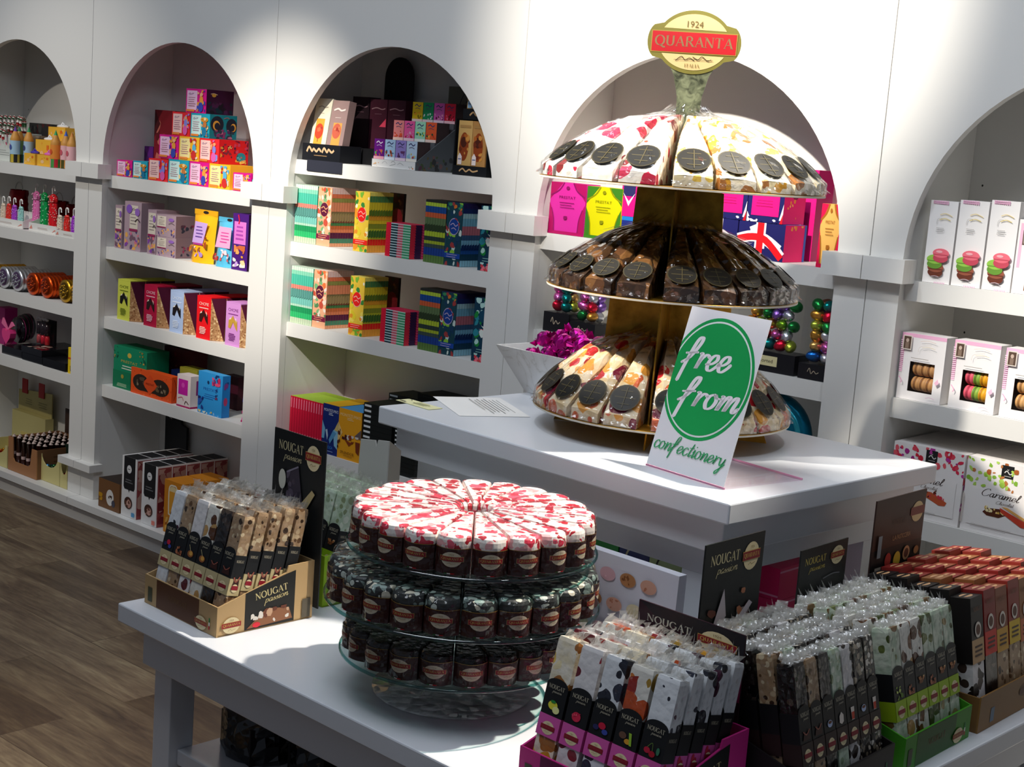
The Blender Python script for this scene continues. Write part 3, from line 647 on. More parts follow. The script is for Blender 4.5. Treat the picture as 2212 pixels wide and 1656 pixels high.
# third shelf: flared boxes with a coloured front
mat_nougat('cork', 'b8895c', ['8a5a34', 'd0a878', '9a6a40', 'e0c090'], 160, .45, 'a87a50')
def flare(front, ink, pic, label, group):
    w, b, d, h = .083, .079, .066, .150
    t = thing('flared_chocolate_box', label, 'box', group=group); a = w/2
    p = MB()
    FL, FR, BL, BR = (-a, 0, h), (a, 0, h), (-a, d, h), (a, d, h); fl, fr, bl, br, L, R_ = (-a, 0, 0), (a, 0, 0), (-a, d, 0), (a, d, 0), (-b, d/2, 0), (b, d/2, 0)
    for q in ((FR, fr, R_), (R_, br, BR), (fl, FL, L), (L, BL, bl)): p.face(q, 'cork')
    p.face([FR, R_, BR], '5c1c38'); p.face([FL, BL, L], '5c1c38'); p.face([bl, BL, BR, br], '5c1c38'); p.face([fl, L, bl, br, R_, fr], '5c1c38'); p.face([fl, fr, FR, FL], front)
    p.deco(((a, d*.28, h*.3), ((b-a)*.3, d*.44, -h*.0), (-(b-a)*.35, 0, h*.55), (1, 0, .2)), squig(.35, .65, .1, .9, 5, 'b0844a', .04))
    cz = part(p, 'carton', t)
    f = MB(); f.deco(((-a, -.0005, 0), (w, 0, 0), (0, 0, h), (0, -1, 0)), [('t', 'CHCPIE', .5, .845, .68, .07, ink), ('r', .17, .83, .735, .755, ink), ('p', [(.2, .42), (.22, .6), (.42, .66), (.5, .72), (.62, .62), (.8, .6), (.82, .36), (.7, .42), (.52, .56), (.36, .4)], pic), ('p', [(.24, .6), (.34, .67), (.4, .63)], 'f2e6d0'), ('p', [(.64, .68), (.74, .64), (.76, .55)], 'f2e6d0')]+squig(.25, .75, .12, .3, 5, ink, .02))
    part(f, 'front_print', cz)
    l = MB(); l.box(-a, a, 0, d, h+.0002, h+.004, front); part(l, 'lid', t)
    return t
FLV = [(266, 'd8dc52', '6a7a10', '120e0c', 'lime yellow'), (323.5, 'b80c3c', 'f8c8d0', '2a1410', 'raspberry red'), (380, 'b4c8ec', 'e8f0fa', '1a1214', 'pale blue'), (438, 'f0141c', 'fbd8cc', '3a1410', 'scarlet'), (501, 'd894d8', '8a3a8a', 'c89a3c', 'lilac')]
for i, (px, c, ink, pic, nm) in enumerate(FLV):
    z = sz(1, 2)+EPS; x = xat(px, .034, z); x = max(x, EDGE[1][0]+.081) if px < 300 else min(x, EDGE[1][1]-.081)
    f0 = flare(c, ink, pic, f'{nm} fronted flared chocolate box at the front of its row', 'flared boxes on the third shelf'); f0.location = (x, .034, z)
    for k in (1, 2): dup(f0, (x, .034+.0672*k, z), label=f'{nm} flared chocolate box, {"second" if k == 1 else "third"} back in the {nm} row')
# fourth shelf
put('chocolate_box', 'lower of two green boxes stacked at the fourth shelf\'s left', 'box', 1, 3, 243, 281, 801, .04, .10, '0c7a50', front=squig(.2, .9, .1, .3, 3, 'b8d8b0', .03)+[('e', .55, .7, .08, .12, 'a89a3c')])
zz3 = sz(1, 3)+EPS+zat(801, -.32, .04)-sz(1, 3)
put('chocolate_box', 'upper of two green boxes stacked at the fourth shelf\'s left', 'box', 1, 3, 245, 316, 753, .042, .10, '0e8a60', zb=zz3, front=[('e', .48, .72, .06, .1, 'd8b84a'), ('t', 'PRESTAT', .48, .45, .5, .1, 'c8b04a', 'sans')]+squig(.25, .8, .12, .32, 2, 'e0e8d0', .04)+[('b', .78, .98, .5, .98, 14, ['c8a04a', '0a5a40', 'a08a3c'], .06, 4), ('b', .0, .15, .5, .98, 8, ['c8a04a', '0a5a40'], .05, 4)])
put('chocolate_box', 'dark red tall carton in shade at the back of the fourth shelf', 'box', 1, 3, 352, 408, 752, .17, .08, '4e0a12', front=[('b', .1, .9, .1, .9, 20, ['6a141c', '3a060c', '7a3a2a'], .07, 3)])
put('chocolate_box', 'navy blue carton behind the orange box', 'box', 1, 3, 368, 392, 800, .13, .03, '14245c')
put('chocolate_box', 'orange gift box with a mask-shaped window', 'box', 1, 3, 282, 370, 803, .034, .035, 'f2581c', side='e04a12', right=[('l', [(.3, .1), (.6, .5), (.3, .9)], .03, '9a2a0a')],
    front=[('b', .0, 1, .0, 1, 30, ['d8420c', 'f87a3a'], .05, 6), ('e', .25, .48, .2, .32, '2e2218'), ('e', .72, .46, .22, .32, '2e2218'), ('r', .25, .72, .18, .42, '2e2218'), ('e', .48, .48, .15, .24, 'e8501c'), ('p', [(.3, .5), (.48, .86), (.66, .5), (.48, .1)], 'e8501c'), ('b', .1, .35, .3, .7, 7, ['8a7860', '5a4838'], .1, 2), ('b', .62, .88, .28, .68, 8, ['8a7860', '5a4838', '70583c'], .1, 3), ('t', 'PRESTAT', .48, .5, .2, .08, '9a2a0a')])
put('chocolate_box', 'white and pink carton between the orange box and blue box', 'box', 1, 3, 381, 410, 810, .034, .05, 'ecdcd8', front=[('r', .1, .8, .38, .86, 'c81aa0'), ('e', .45, .68, .12, .08, 'e04ab8'), ('l', [(.1, .25), (.4, .3), (.5, .2)], .03, 'd07a8a'), ('l', [(.6, .1), (.7, .2), (.9, .12)], .03, '5a3a3a'), ('r', 0, 1, 0, .05, 'b01a60')], right=[('r', .5, .95, .4, .85, '8a2a7a'), ('r', 0, 1, 0, .05, 'b01a60')])
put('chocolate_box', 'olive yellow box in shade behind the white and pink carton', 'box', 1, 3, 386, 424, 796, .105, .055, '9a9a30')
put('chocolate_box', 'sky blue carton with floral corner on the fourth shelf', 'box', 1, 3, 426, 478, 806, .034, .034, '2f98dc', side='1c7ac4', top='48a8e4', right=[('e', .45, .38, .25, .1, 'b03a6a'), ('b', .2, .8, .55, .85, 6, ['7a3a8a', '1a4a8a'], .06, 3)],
    front=[('t', 'PRESTAT', .48, .6, .52, .07, '15489c')]+squig(.22, .78, .36, .5, 3, '1c62b0', .014)+[('e', .42, .77, .04, .04, '14305c'), ('b', .58, .92, .72, .99, 16, ['d02a5a', '8a2a6a', 'e8507a', '1a3a7a'], .07, 4), ('b', .72, .82, .4, .7, 7, ['7a2a5a', '1a3a7a'], .04, 5), ('b', .02, .25, .1, .4, 14, ['14286c', '1c3a8c', '2a5ab0'], .06, 6), ('b', .02, .9, .01, .09, 12, ['f0c85a', 'e8e8d0', '90c8f0'], .04, 7)])
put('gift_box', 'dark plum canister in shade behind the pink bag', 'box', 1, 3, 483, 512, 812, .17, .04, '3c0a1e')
bag('sweet_bag', 'hot pink bag with blue top at the fourth shelf\'s right end', 1, 3, 517, 541, 830, .03, .03, 'f0148c', [('r', .1, .8, .6, .95, '2448c8'), ('b', .1, .9, .05, .5, 10, ['f86ab8', 'c80a6a'], .08, 4)])
# bottom shelf
t = put('chocolate_box', 'brown open-topped box with white oval at the bottom shelf\'s left', 'box', 1, 4, 212, 257, 1038, -.03, .12, '7a5230', front=[('e', .55, .42, .18, .28, 'e8e4de'), ('b', .45, .65, .35, .5, 5, ['3a2014', '4a2c1c'], .06, 2), ('b', .02, .2, .2, .5, 4, ['c89018'], .12, 1), ('e', .72, .25, .08, .12, '4a4a5a')], top='2a1a10')
def white_box(pl, pr, pt, x, label, seed, sq):
    z = BASE+EPS; y0 = -.03; w = .096; h = .232; d = .063
    t = thing('biscuit_box', label, 'box', (x, y0, z), group='white biscuit boxes in two rows')
    m = MB(); m.box(-w/2, w/2, 0, d, 0, h, 'eeebe8'); f = boxfr(w, d, h)
    m.deco(f['front'], [('r', .13, .9, .5, 1, '1c1c1e'), ('p', [(.13, .5), (.2, .455), (.46, .455), (.51, .41), (.56, .455), (.83, .455), (.9, .5)], '1c1c1e'), ('e', .5, .8, .16, .068, 'e8e6e4')]+squig(.4, .6, .78, .82, 1, '2a2a2a', .012)+squig(.25, .8, .56, .64, 2, '6a6a6a', .02)+[('e', .5, .24, .27, .1, '4a2c22'), ('e', .54, .225, .16, .065, 'd8a898'), ('b', .3, .7, .16, .3, 8, ['3a2018', '6a4030', 'c89080'], .03, seed), ('r', .74, .95, .03, .1, sq)])
    m.deco(f['top'], [('r', .13, 1, 0, .94, '1c1c1e')])
    m.deco(f['right'], [('r', .05, 1, 0, .97, '9c4848'), ('b', .1, 1, .05, .95, 26, ['b08070', '8a3a3c', 'c0988a', '7a2a30'], .13, seed)])
    part(m, 'carton', t); return t
for nm, px, sq, sd in (('left', 261, '5aa0d0', 1), ('right', 304, 'f08a7a', 5)):
    z = BASE+EPS; x = xat(px, -.03, z)+.048
    w0 = white_box(0, 0, 0, x, f'white and black biscuit box fronting the {nm} of two rows', sd, sq)
    for k in range(1, 4 if nm == 'left' else 5): dup(w0, (x, -.03+.0636*k, z), label=f'white and black biscuit box, {ORD[k]} from front in the {nm} row')
bx_ = put('chocolate_box', 'orange carton printed with a beer mug on the bottom shelf', 'box', 1, 4, 352, 390, 1040, -.03, .10, 'd8861c', front=[('e', .5, .8, .25, .1, 'f0d8a0'), ('r', .28, .72, .35, .8, 'e8a030'), ('l', [(.28, .35), (.26, .7), (.3, .88), (.5, .92), (.72, .86), (.74, .4), (.3, .36)], .03, 'f8ecd0'), ('b', .1, .9, .02, .3, 14, ['6a3a10', 'a85a18', 'e8b050'], .07, 3)])
dup(bx_, (bx_.location.x, .075, BASE+EPS), label='orange beer-mug carton at the back of its row')
tk = thing('display_stand', 'black display stand with rounded top in shade on the bottom shelf', 'stand', (xat(362, .24, BASE)-.01, .255, BASE+EPS))
m = MB(); m.prism([(-.07, 0), (.07, 0), (.07, .30), (.03, .31)]+[(.03*math.cos(R(a)), .33+.03*math.sin(R(a))) for a in range(0, 181, 20)]+[(-.03, .31), (-.075, .325)], 'y', .02, .03, '15151a'); part(m, 'back_card', tk)
m = MB(); m.box(-.075, .075, -.02, .0195, 0, .05, '18181c'); part(m, 'tray', tk)
# ---------------------------------------------------------------- left-edge bay
z0 = sz(0, 0)+EPS
def X0(px, y, z): return xat(px, y, z)
def cane(label=None):
    t = thing('candy_cane', label or '', 'candy cane', group='candy canes heaped in the pale box')
    pts = [(0, 0, 0), (0, 0, .05), (0, 0, .085)]+[(.022-.022*math.cos(R(a)), 0, .085+.022*math.sin(R(a))) for a in range(25, 181, 26)]+[(.044, 0, .07)]
    m = MB(); n = len(pts)
    for i in range(n-1):
        for j in range(2):
            a = [pts[i][k]+(pts[i+1][k]-pts[i][k])*j/2 for k in range(3)]; b = [pts[i][k]+(pts[i+1][k]-pts[i][k])*(j+1)/2 for k in range(3)]
            m.tube([a, b], .0062, ['e8e2d8', 'a81c22', 'e8e2d8', '2c5a34'][(i*2+j) % 4], 6)
    part(m, 'cane', t); return t
bxo = MB(); X_a, X_b = -1.494, X0(28, .06, z0); wB = X_b-X_a
t = thing('cane_box', 'pale open box with flower dots holding the candy canes', 'box', ((X_a+X_b)/2, .055, z0))
m = MB(); m.box(-wB/2, wB/2, 0, .004, 0, .11, 'd8dcd4'); m.box(-wB/2, wB/2, .13, .134, 0, .12, 'd0d4cc'); m.box(-wB/2, -wB/2+.004, .004, .13, 0, .12, 'd0d4cc'); m.box(wB/2-.004, wB/2, .004, .13, 0, .12, 'd0d4cc'); m.box(-wB/2, wB/2, .004, .13, 0, .004, 'd0d4cc')
m.deco(((-wB/2, 0, 0), (wB, 0, 0), (0, 0, .11), (0, -1, 0)), [('b', .3, .98, .55, .98, 16, ['d05a7a', '7ab06a', 'e8a0b0', '3a5a3a', 'f0c8d0'], .09, 3)]+squig(.55, .95, .2, .45, 3, 'a8aca8', .02)); part(m, 'carton', t)
c0 = None; g = random.Random(4); nn = 0
for row in range(3):
    for i in range(9):
        x = X_a+wB*.18+i*(wB*.9/9)+g.uniform(-.004, .004)-.02; y = .073+row*.038; zc = z0+.022+row*.028
        if x+.046 > X_b-.0: continue
        lb = f'striped candy cane, {ORD[i]} from left in the {["front", "middle", "back"][row]} line'
        if c0 is None: c0 = cane(lb); c0.location = (x, y, zc); c0.rotation_euler = (0, R(g.uniform(-4, 4)), R(-55))
        else: dup(c0, (x, y, zc), label=lb, rot=(0, R(g.uniform(-4, 4)), R(-55)))
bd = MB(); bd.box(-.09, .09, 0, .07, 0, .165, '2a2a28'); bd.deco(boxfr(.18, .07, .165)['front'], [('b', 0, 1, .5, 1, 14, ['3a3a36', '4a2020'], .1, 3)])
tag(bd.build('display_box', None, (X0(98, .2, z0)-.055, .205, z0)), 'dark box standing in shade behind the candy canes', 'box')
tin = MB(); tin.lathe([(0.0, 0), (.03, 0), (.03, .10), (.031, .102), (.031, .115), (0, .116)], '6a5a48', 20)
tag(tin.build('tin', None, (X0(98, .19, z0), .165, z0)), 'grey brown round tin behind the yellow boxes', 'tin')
def pencil(tip, lab, pic, legs, label):
    t = thing('pencil_tube', label, 'sweet tube', group='pencil-shaped sweet tubes')
    m = MB(); m.lathe([(0, 0), (.0195, .0), (.0195, .034)], legs[0], 16)
    for k in range(16):
        a0, a1 = 2*math.pi*k/16, 2*math.pi*(k+1)/16
        m.face([(.0199*math.cos(a), .0199*math.sin(a), zz_) for a, zz_ in ((a0, .001), (a1, .001), (a1, .034), (a0, .034))], legs[k//2 % len(legs)])
    ct = part(m, 'clear_tube', t)
    m = MB(); m.lathe([(.0203, .034), (.0203, .090)], lab, 20); m.deco(((-.012, -.0207, .04), (.024, 0, 0), (0, 0, .045), (0, -1, 0)), [('e', .5, .5, .35, .25, pic)]); part(m, 'label', ct)
    m = MB(); m.lathe([(.0195, .090), (.0195, .098), (.018, .104), (.008, .128)], 'd89a48', 16); cone = part(m, 'wood_cone', t)
    m = MB(); m.lathe([(.008, .128), (.0, .150)], tip, 12); part(m, 'tip', cone)
    return t
for px, y, tip, lab, pic, legs, lb in ((32, .05, '6a3aa8', 'a8cce4', '4a5aa0', ['c8b03c', '1c1c22'], 'violet-tipped pencil tube with blue label, leftmost of the sweet tubes'), (41, .078, '1c7a50', '7a9a60', '3a5a3a', ['2c6a50', '3a2c18'], 'green-tipped pencil tube tucked behind the violet-tipped one'),
    (61, .09, '2a9a5a', 'a8c4dc', '3a3f6a', ['c8d4dc', '6a7a8a'], 'green-tipped pencil tube with blue label, behind the small yellow cubes'), (119, .045, '3aa85a', 'ea9038', 'e05a30', ['4a9a4a', 'c8283a', 'e89ab0'], 'green-tipped pencil tube with orange label at the shelf front'),
    (141, .065, '3a62c8', 'f0b8bc', 'd05a6a', ['4a4a18', 'e8a050'], 'blue-tipped pencil tube with pink label'), (154, .04, 'd88a3c', 'f4bcc0', 'd05a6a', ['e87a28', 'e8141c', 'f0a050'], 'pink-labelled pencil tube at the far right, tip turned away')):
    p_ = pencil(tip, lab, pic, legs, lb); p_.location = (X0(px, y, z0), y, z0)
def ycube(pl, pr, pt, y0, d, label, zb=None, lid='f4f2f0', h=None):
    z = z0 if zb is None else zb; x0, x1 = X0(pl, y0, z), X0(pr, y0, z); cx = (x0+x1)/2; w = x1-x0; h = h or zat(pt, cx, y0)-z
    t = thing('sweet_cube', label, 'box', (cx, y0, z), group='yellow cube boxes on the left bay\'s top shelf')
    m = carton(w, d, h, 'f2b838', front=[('b', .1, .9, .1, .9, 7, ['f0a030', 'e87028', 'f8e0a0', 'f6c8a8'], .1, int(pl)), ('e', .4, .4, .13, .16, 'f4c890'), ('r', .7, .85, .6, .8, 'e8741c')], right=[('b', .2, .8, .3, .8, 3, ['e8741c', 'f8d890'], .09, 2)]); part(m, 'carton', t)
    m = MB(); m.ball((0, d/2, h+.004), w*.3, d*.34, .008, lid, 10, 6); m.tube([(-w*.05, d*.4, h+.008), (0, d*.45, h+.02), (w*.08, d*.5, h+.012)], .003, lid, 6); part(m, 'ribbon', t)
    t['h'] = h; return t
ycube(52, 75, 331, .04, .05, 'small yellow cube box with violet ribbon at the shelf front', lid='4a3aa8')
b1 = ycube(80, 108, 335, .04, .05, 'small yellow cube box with pink ribbon at the shelf front', lid='e070c0')
b2 = ycube(76, 110, 302, .10, .06, 'yellow cube box with white ribbon behind the two front ones')
ycube(104, 140, 0, .165, .07, 'lower yellow cube box of the stack at the back', h=.072); ycube(104, 140, 0, .167, .06, 'topmost yellow cube box on the stack at the back', zb=z0+.095, h=.062)
fo = MB(); fo.ball((0, 0, .075), .03, .028, .04, 'c83020*', 12, 8); fo.ball((.004, -.004, .108), .022, .02, .02, 'd8a03c*', 10, 6); fo.box(-.03, .03, -.03, .03, 0, .04, 'c8a860')
tag(fo.build('wrapped_sweet', None, (X0(168, .11, z0), .125, z0)), 'red and gold foil wrapped sweet on a tan stand at the arch edge', 'sweet')
# second shelf: trays of net bags hung on white cane hooks
z1 = sz(0, 1)+EPS
def tray(pl, pr, y0, d, h, label, tri=True):
    x0, x1 = X0(pl, y0, z1), X0(pr, y0, z1); w = x1-x0; t = thing('card_tray', label, 'tray', ((x0+x1)/2, y0, z1))
    m = MB(); m.box(-w/2, w/2, 0, .003, 0, h, 'f0eee8'); m.box(-w/2, w/2, .003, d, 0, .003, 'e4e2dc'); m.box(-w/2, w/2, d, d+.003, 0, h*2, 'f0eee8')
    for s in (-w/2, w/2-.003): m.prism([(.003, 0), (d, 0), (d, h*2), (.003, h)], 'x', s, s+.003, 'e8e6e0')
    m.deco(((-w/2, 0, 0), (w, 0, 0), (0, 0, h), (0, -1, 0)), squig(.3, .7, .35, .6, 2, 'c8b8b0', .06)+[('p', [(.02, .25), (.1, .75), (.14, .3)], 'e89080'), ('p', [(.85, .2), (.95, .6), (.99, .5)], 'e89080')]); part(m, 'tray_body', t); return t
tray(-25, 49, .05, .09, .032, 'white card tray of small net bags at the photo\'s left edge')
tray(62, 121, .045, .10, .034, 'white card tray holding the tall pink, green and red net bags')
tray(119.5, 172, .028, .05, .026, 'white card tray of small net bags at the right of the second shelf')
def net(px, y, w, h, cols, label, hook=1, tall=False):
    t = thing('sweet_bag', label, 'bag', (X0(px, y, z1), y, z1+.004), group='net bags on white hooks')
    m = MB(); n = 9
    for s in (-1, 1):
        pr_ = []
        m.grid(lambda u, v: (s*w*.25+w*.26*math.cos(2*math.pi*u)*(1-.25*abs(2*v-1)**3), w*.26*math.sin(2*math.pi*u)*(1-.3*v), v*h), 10, 6, cols[0]+'+')
        g = random.Random(int(px)+s)
        for k in range(16):
            a = g.uniform(math.pi, 2*math.pi); v = g.uniform(.03, .97); m.ball((s*w*.25+w*.25*math.cos(a), w*.25*math.sin(a), v*h), w*.07, w*.05, w*.05, cols[1]+'+', 6, 4)
    nt = part(m, 'net', t)
    if tall:
        m = MB(); m.ball((0, 0, h+.016), w*.52, w*.3, .022, cols[0]+'+', 10, 6)
        for k in range(8): m.ball((w*.4*math.cos(k*.8), -w*.25, h+.016+.014*math.sin(k*1.7)), w*.08, w*.06, w*.06, cols[1]+'+', 6, 4)
        part(m, 'bow', nt); z_ = h+.036
    else:
        m = MB(); m.ball((0, 0, h+.004), w*.42, w*.25, .008, cols[0]+'+', 8, 5); part(m, 'bow', nt); z_ = h+.008
    m = MB(); r = .009
    m.tube([(-r, 0, h*.9), (-r, 0, z_+.022)]+[(-r*math.cos(R(a)), 0, z_+.022+r*math.sin(R(a))) for a in range(30, 181, 30)]+[(r, 0, z_+.014)], .0032, 'f2f0ea', 6); part(m, 'hook', t)
    return t
for px, y, w, h, c, lb, tl in ((7, .075, .034, .075, ('ecd8c0', 'f4e8d8'), 'cream net bag at the left edge of the left tray', 0), (19, .075, .036, .078, ('e8382c', 'f8887a'), 'red net bag in the left tray', 0), (31, .075, .036, .076, ('b44ad0', 'e0a0f0'), 'purple net bag in the left tray', 0), (45, .075, .036, .074, ('a0dcd4', 'd8f4f0'), 'pale mint net bag in the left tray', 0),
    (78, .10, .046, .118, ('ec78b8', 'f8c0dc'), 'tall pink net bag with bow in the middle tray', 1), (95, .10, .046, .118, ('0fa050', 'a8ecc0'), 'tall green net bag with bow in the middle tray', 1), (114, .085, .050, .118, ('e41c24', 'f8a098'), 'tall red net bag with bow in the middle tray', 1),
    (129, .052, .034, .068, ('ecdcc4', 'f8ecd8'), 'cream net bag in the right tray', 0), (144, .052, .036, .072, ('e82c20', 'f89080'), 'red net bag in the right tray', 0), (160, .052, .036, .074, ('a83ad0', 'e0a8f4'), 'purple net bag in the right tray', 0)):
    net(px, y, w, h, c, lb, tall=tl)
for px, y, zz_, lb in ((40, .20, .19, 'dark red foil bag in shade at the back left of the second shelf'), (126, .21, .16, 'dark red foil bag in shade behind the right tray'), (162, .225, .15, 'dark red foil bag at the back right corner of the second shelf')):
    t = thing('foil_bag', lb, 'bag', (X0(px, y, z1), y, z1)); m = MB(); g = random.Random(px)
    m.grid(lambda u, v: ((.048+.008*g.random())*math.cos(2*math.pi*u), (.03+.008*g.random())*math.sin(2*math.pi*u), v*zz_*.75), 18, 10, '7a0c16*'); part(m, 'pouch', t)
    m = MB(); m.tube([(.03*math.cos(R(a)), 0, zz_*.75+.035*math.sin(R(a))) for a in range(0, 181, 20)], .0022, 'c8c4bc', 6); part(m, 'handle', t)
# third shelf: rolls of foil coins
z2 = sz(0, 2)+EPS
def roll(col, face, label, n=9):
    t = thing('coin_roll', label, 'coin roll', group='foil coin rolls on the third shelf')
    prof = [(0, 0.001), (.034, 0)]
    for k in range(n): prof += [(.046, .003+k*.0165), (.046, .012+k*.0165), (.042, .0165+k*.0165)]
    prof += [(0, n*.0165+.001)]
    m = MB(); m.lathe(prof, col, 24, (0, 0, .047), axis='y'); part(m, 'coins', t)
    m = MB(); g = random.Random(3)
    m.lathe([(0, -.002), (.033, -.001), (.037, .001)], face, 20, (0, 0, .047), axis='y')
    for k in range(26):
        a, r_ = g.uniform(0, 6.28), .03*g.random()**.5; m.ball((r_*math.cos(a), -.002, .047+r_*math.sin(a)), .005, .002, .004, col, 6, 4)
    part(m, 'end_cap', t); return t
for px, c, f, lb in ((-14, 'd89a1c*', 'a86a10*', 'gold coin roll cut by the photo\'s left edge'), (8, 'dcdce0*', '8a6a90*', 'left silver coin roll'), (37, 'dcdce0*', '8a6a90*', 'right silver coin roll'), (70, 'f0581c*', 'b03a10*', 'left orange coin roll'), (100, 'f0581c*', 'b03a10*', 'right orange coin roll'), (140, 'd8a42c*', '8a6418*', 'gold coin roll near the right end of the third shelf'), (170, 'd8a42c*', '8a6418*', 'gold coin roll cut off by the pilaster')):
    r_ = roll(c, f, lb); r_.location = (min(X0(px, .05, z2), -.5741-.048), .045, z2)
# fourth shelf
z3 = sz(0, 3)+EPS
def flat(pl, pr, y0, d, h, col, label, zb=None, **k):
    z = z3 if zb is None else zb; x0, x1 = X0(pl, y0, z), X0(pr, y0, z)
    return tag(carton(x1-x0, d, h, col, **k).build('chocolate_box', None, ((x0+x1)/2, y0, z)), label, 'box')
flat(4, 47, .04, .16, .034, '17161a+', 'flat black box at the left of the fourth shelf', topdeco=[('b', .3, .9, .1, .7, 8, ['5a1a24', '8a3a40'], .08, 3)])
flat(48, 91, .034, .20, .030, '131317+', 'lower flat black box under the lipstick case'); flat(46, 90, .036, .20, .028, '17161a+', 'upper flat black box with printed lid under the lipstick case', zb=z3+.0306, topdeco=[('b', .25, .8, .0, .5, 16, ['8a2a30', 'c8b0a0', '5a1418', 'a08070'], .09, 5)])
flat(92, 141, .030, .13, .034, '16161a+', 'flat black box left of the small yellow box')
t = thing('sweet_box', 'small yellow box with red and blue print beside the pilaster', 'box', (X0(154, .03, z3), .03, z3)); p_ = carton(.052, .035, .105, 'f4d01c', front=[('l', [(.3, .3), (.35, .1), (.5, .3)], .03, '6a4a08'), ('r', .0, .4, .55, .62, 'd85a20')], right=[('r', .1, .95, .25, .9, 'a03050'), ('b', .1, .9, .3, .85, 8, ['c8d8f0', '6a8ac0', 'e0a0a0'], .13, 3)]); part(p_, 'carton', t)
t = thing('chocolate_case', 'clear case of red lipstick-shaped chocolates on the black boxes', 'case', (X0(84, .10, z3+.06), .10, z3+.0592))
m = MB(); m.box(-.05, .05, 0, .04, 0, .10, 'film_plain'); part(m, 'clear_case', t)
m = MB(); m.box(-.05, .05, .0405, .052, 0, .105, '140c12'); part(m, 'back_card', t)
for k, c in ((-.032, 'e05a60'), (0, 'f01438'), (.032, 'e81c30')):
    m = MB(); m.lathe([(0, .004), (.011, .004), (.011, .03), (.008, .04), (0, .044)], c+'+', 12, (k, .02, 0)); m.lathe([(0, .045), (.0125, .045), (.0125, .095), (0, .095)], '2a1620+', 12, (k, .02, 0)); part(m, 'lipstick_chocolate', t)
m = MB(); [m.ball((-.045+.012*k, .02, .106+.004*(k % 2)), .008, .008, .006, 'f0ece8', 6, 4) for k in range(7)]; part(m, 'bow', t)
for px, y, lb in ((36, .11, 'black round tin with pink rim, front of the tins on the fourth shelf'), (44, .15, 'black round tin, second of the tins on the fourth shelf'), (52, .19, 'black round tin, rearmost of the tins on the fourth shelf')):
    m = MB(); m.lathe([(0, 0), (.055, .0), (.057, .006), (.057, .022), (.05, .028), (0, .03)], '18141a+', 24, (0, 0, .06), axis='y'); m.lathe([(.0572, .008), (.0572, .012)], 'b0407a+', 24, (0, 0, .06), axis='y')
    tag(m.build('round_tin', None, (X0(px, y, z3+.04), y, z3+.0345)), lb, 'tin', 'black round tins')
t = thing('heart_sweet', 'hot pink heart-shaped gift bag with bow at the photo\'s left edge', 'bag', (X0(19, .075, z3+.04), .075, z3+.0345))
m = MB(); m.prism([(0, 0), (.03, .03), (.036, .05), (.028, .066), (.012, .066), (0, .056), (-.012, .066), (-.028, .066), (-.036, .05), (-.03, .03)], 'y', -.014, .014, 'f0428c+'); part(m, 'heart', t)
m = MB(); m.prism([(0, .06), (.03, .10), (.05, .085), (.01, .066)], 'y', -.008, .0, 'f878a8+'); m.prism([(0, .06), (-.04, .11), (-.05, .085), (-.01, .066)], 'y', -.008, .0, 'f878a8+'); part(m, 'bow', t)
tag(carton(.07, .06, .16, 'b01a7a').build('gift_box', None, (X0(-4, .15, z3), .16, z3)), 'magenta tall box at the very left edge of the fourth shelf', 'box')
# bottom shelf: cartons of chocolate cigars and sweets
zb_ = BASE+EPS
x0, x1 = X0(18, -.02, zb_), X0(79, -.02, zb_); w = x1-x0; hf = zat(952, (x0+x1)/2, -.02)-zb_
t = thing('display_carton', 'brown open carton packed with white-tipped chocolate cigars', 'carton', ((x0+x1)/2, -.022, zb_)); dC = .235
m = MB(); q = .004
m.prism([(-w/2, 0), (w/2, 0), (w/2, hf*.86), (w*.33, hf*.86), (w*.28, hf*.38), (w*.2, hf*.3), (-w*.26, hf*.3), (-w*.32, hf*.4), (-w*.34, hf), (-w/2, hf)], 'y', 0, q, 'b07a50')
m.box(-w/2, w/2, q, dC, 0, q, '8a5c38'); m.box(w/2-q, w/2, q, dC, q, hf*.86, '7a5436'); m.box(-w/2, -w/2+q, q, dC, q, hf, 'a06c44'); m.box(-w/2+q, w/2-q, dC-q, dC, q, hf, '8a5c38')
m.deco(((w/2, q, 0), (0, dC, 0), (0, 0, hf*.86), (1, 0, 0)), [('e', .65, .4, .09, .1, '5a3a20'), ('e', .88, .5, .06, .12, '6a4022')]+squig(.3, .45, .2, .8, 4, '5a3a20', .03)); part(m, 'carton_body', t)
m = MB(); m.box(-w*.3, w/2, dC+.0005, dC+.004, 0, hf*1.75, '3c261a'); m.deco(((-w*.3, dC+.0005, 0), (w*.8, 0, 0), (0, 0, hf*1.75), (0, -1, 0)), [('r', .55, .62, .72, .84, '1c120c'), ('r', .68, .72, .7, .84, '1c120c')]); part(m, 'header_flap', t)
CT = (t.location.x, t.location.y)
def cigar(lb):
    t = thing('chocolate_cigar', lb, 'sweet', group='white-tipped chocolate cigars in the brown carton'); hh = hf*.9
    m = MB(); m.tube([(0, 0, .0), (0, 0, hh)], .0095, '3a1c14+', 8); cg = part(m, 'cigar', t)
    m = MB(); m.tube([(0, 0, hh+.0002), (0, 0, hh+.003), (.002, 0, hh+.010)], [.0093, .007, .002], 'e0c8bc', 8); part(m, 'tip', cg)
    m = MB(); m.tube([(0, 0, hh*.42), (0, 0, hh*.52)], .0099, 'd8b8b0', 8, caps=False); part(m, 'band', cg); return t
c0 = None; g = random.Random(2)
nx = 6; sx = (w-.030)/(nx-1)
for j in range(8):
    for i in range(nx):
        p_ = (CT[0]-w/2+.015+i*sx, CT[1]+.0175+j*.0275, zb_+.0045+.01*g.random()); lb = f'white-tipped chocolate cigar, {ORD[i]} from left in {ORD[j]} row from front'
        if c0 is None: c0 = cigar(lb); c0.location = p_
        else: dup(c0, p_, label=lb)
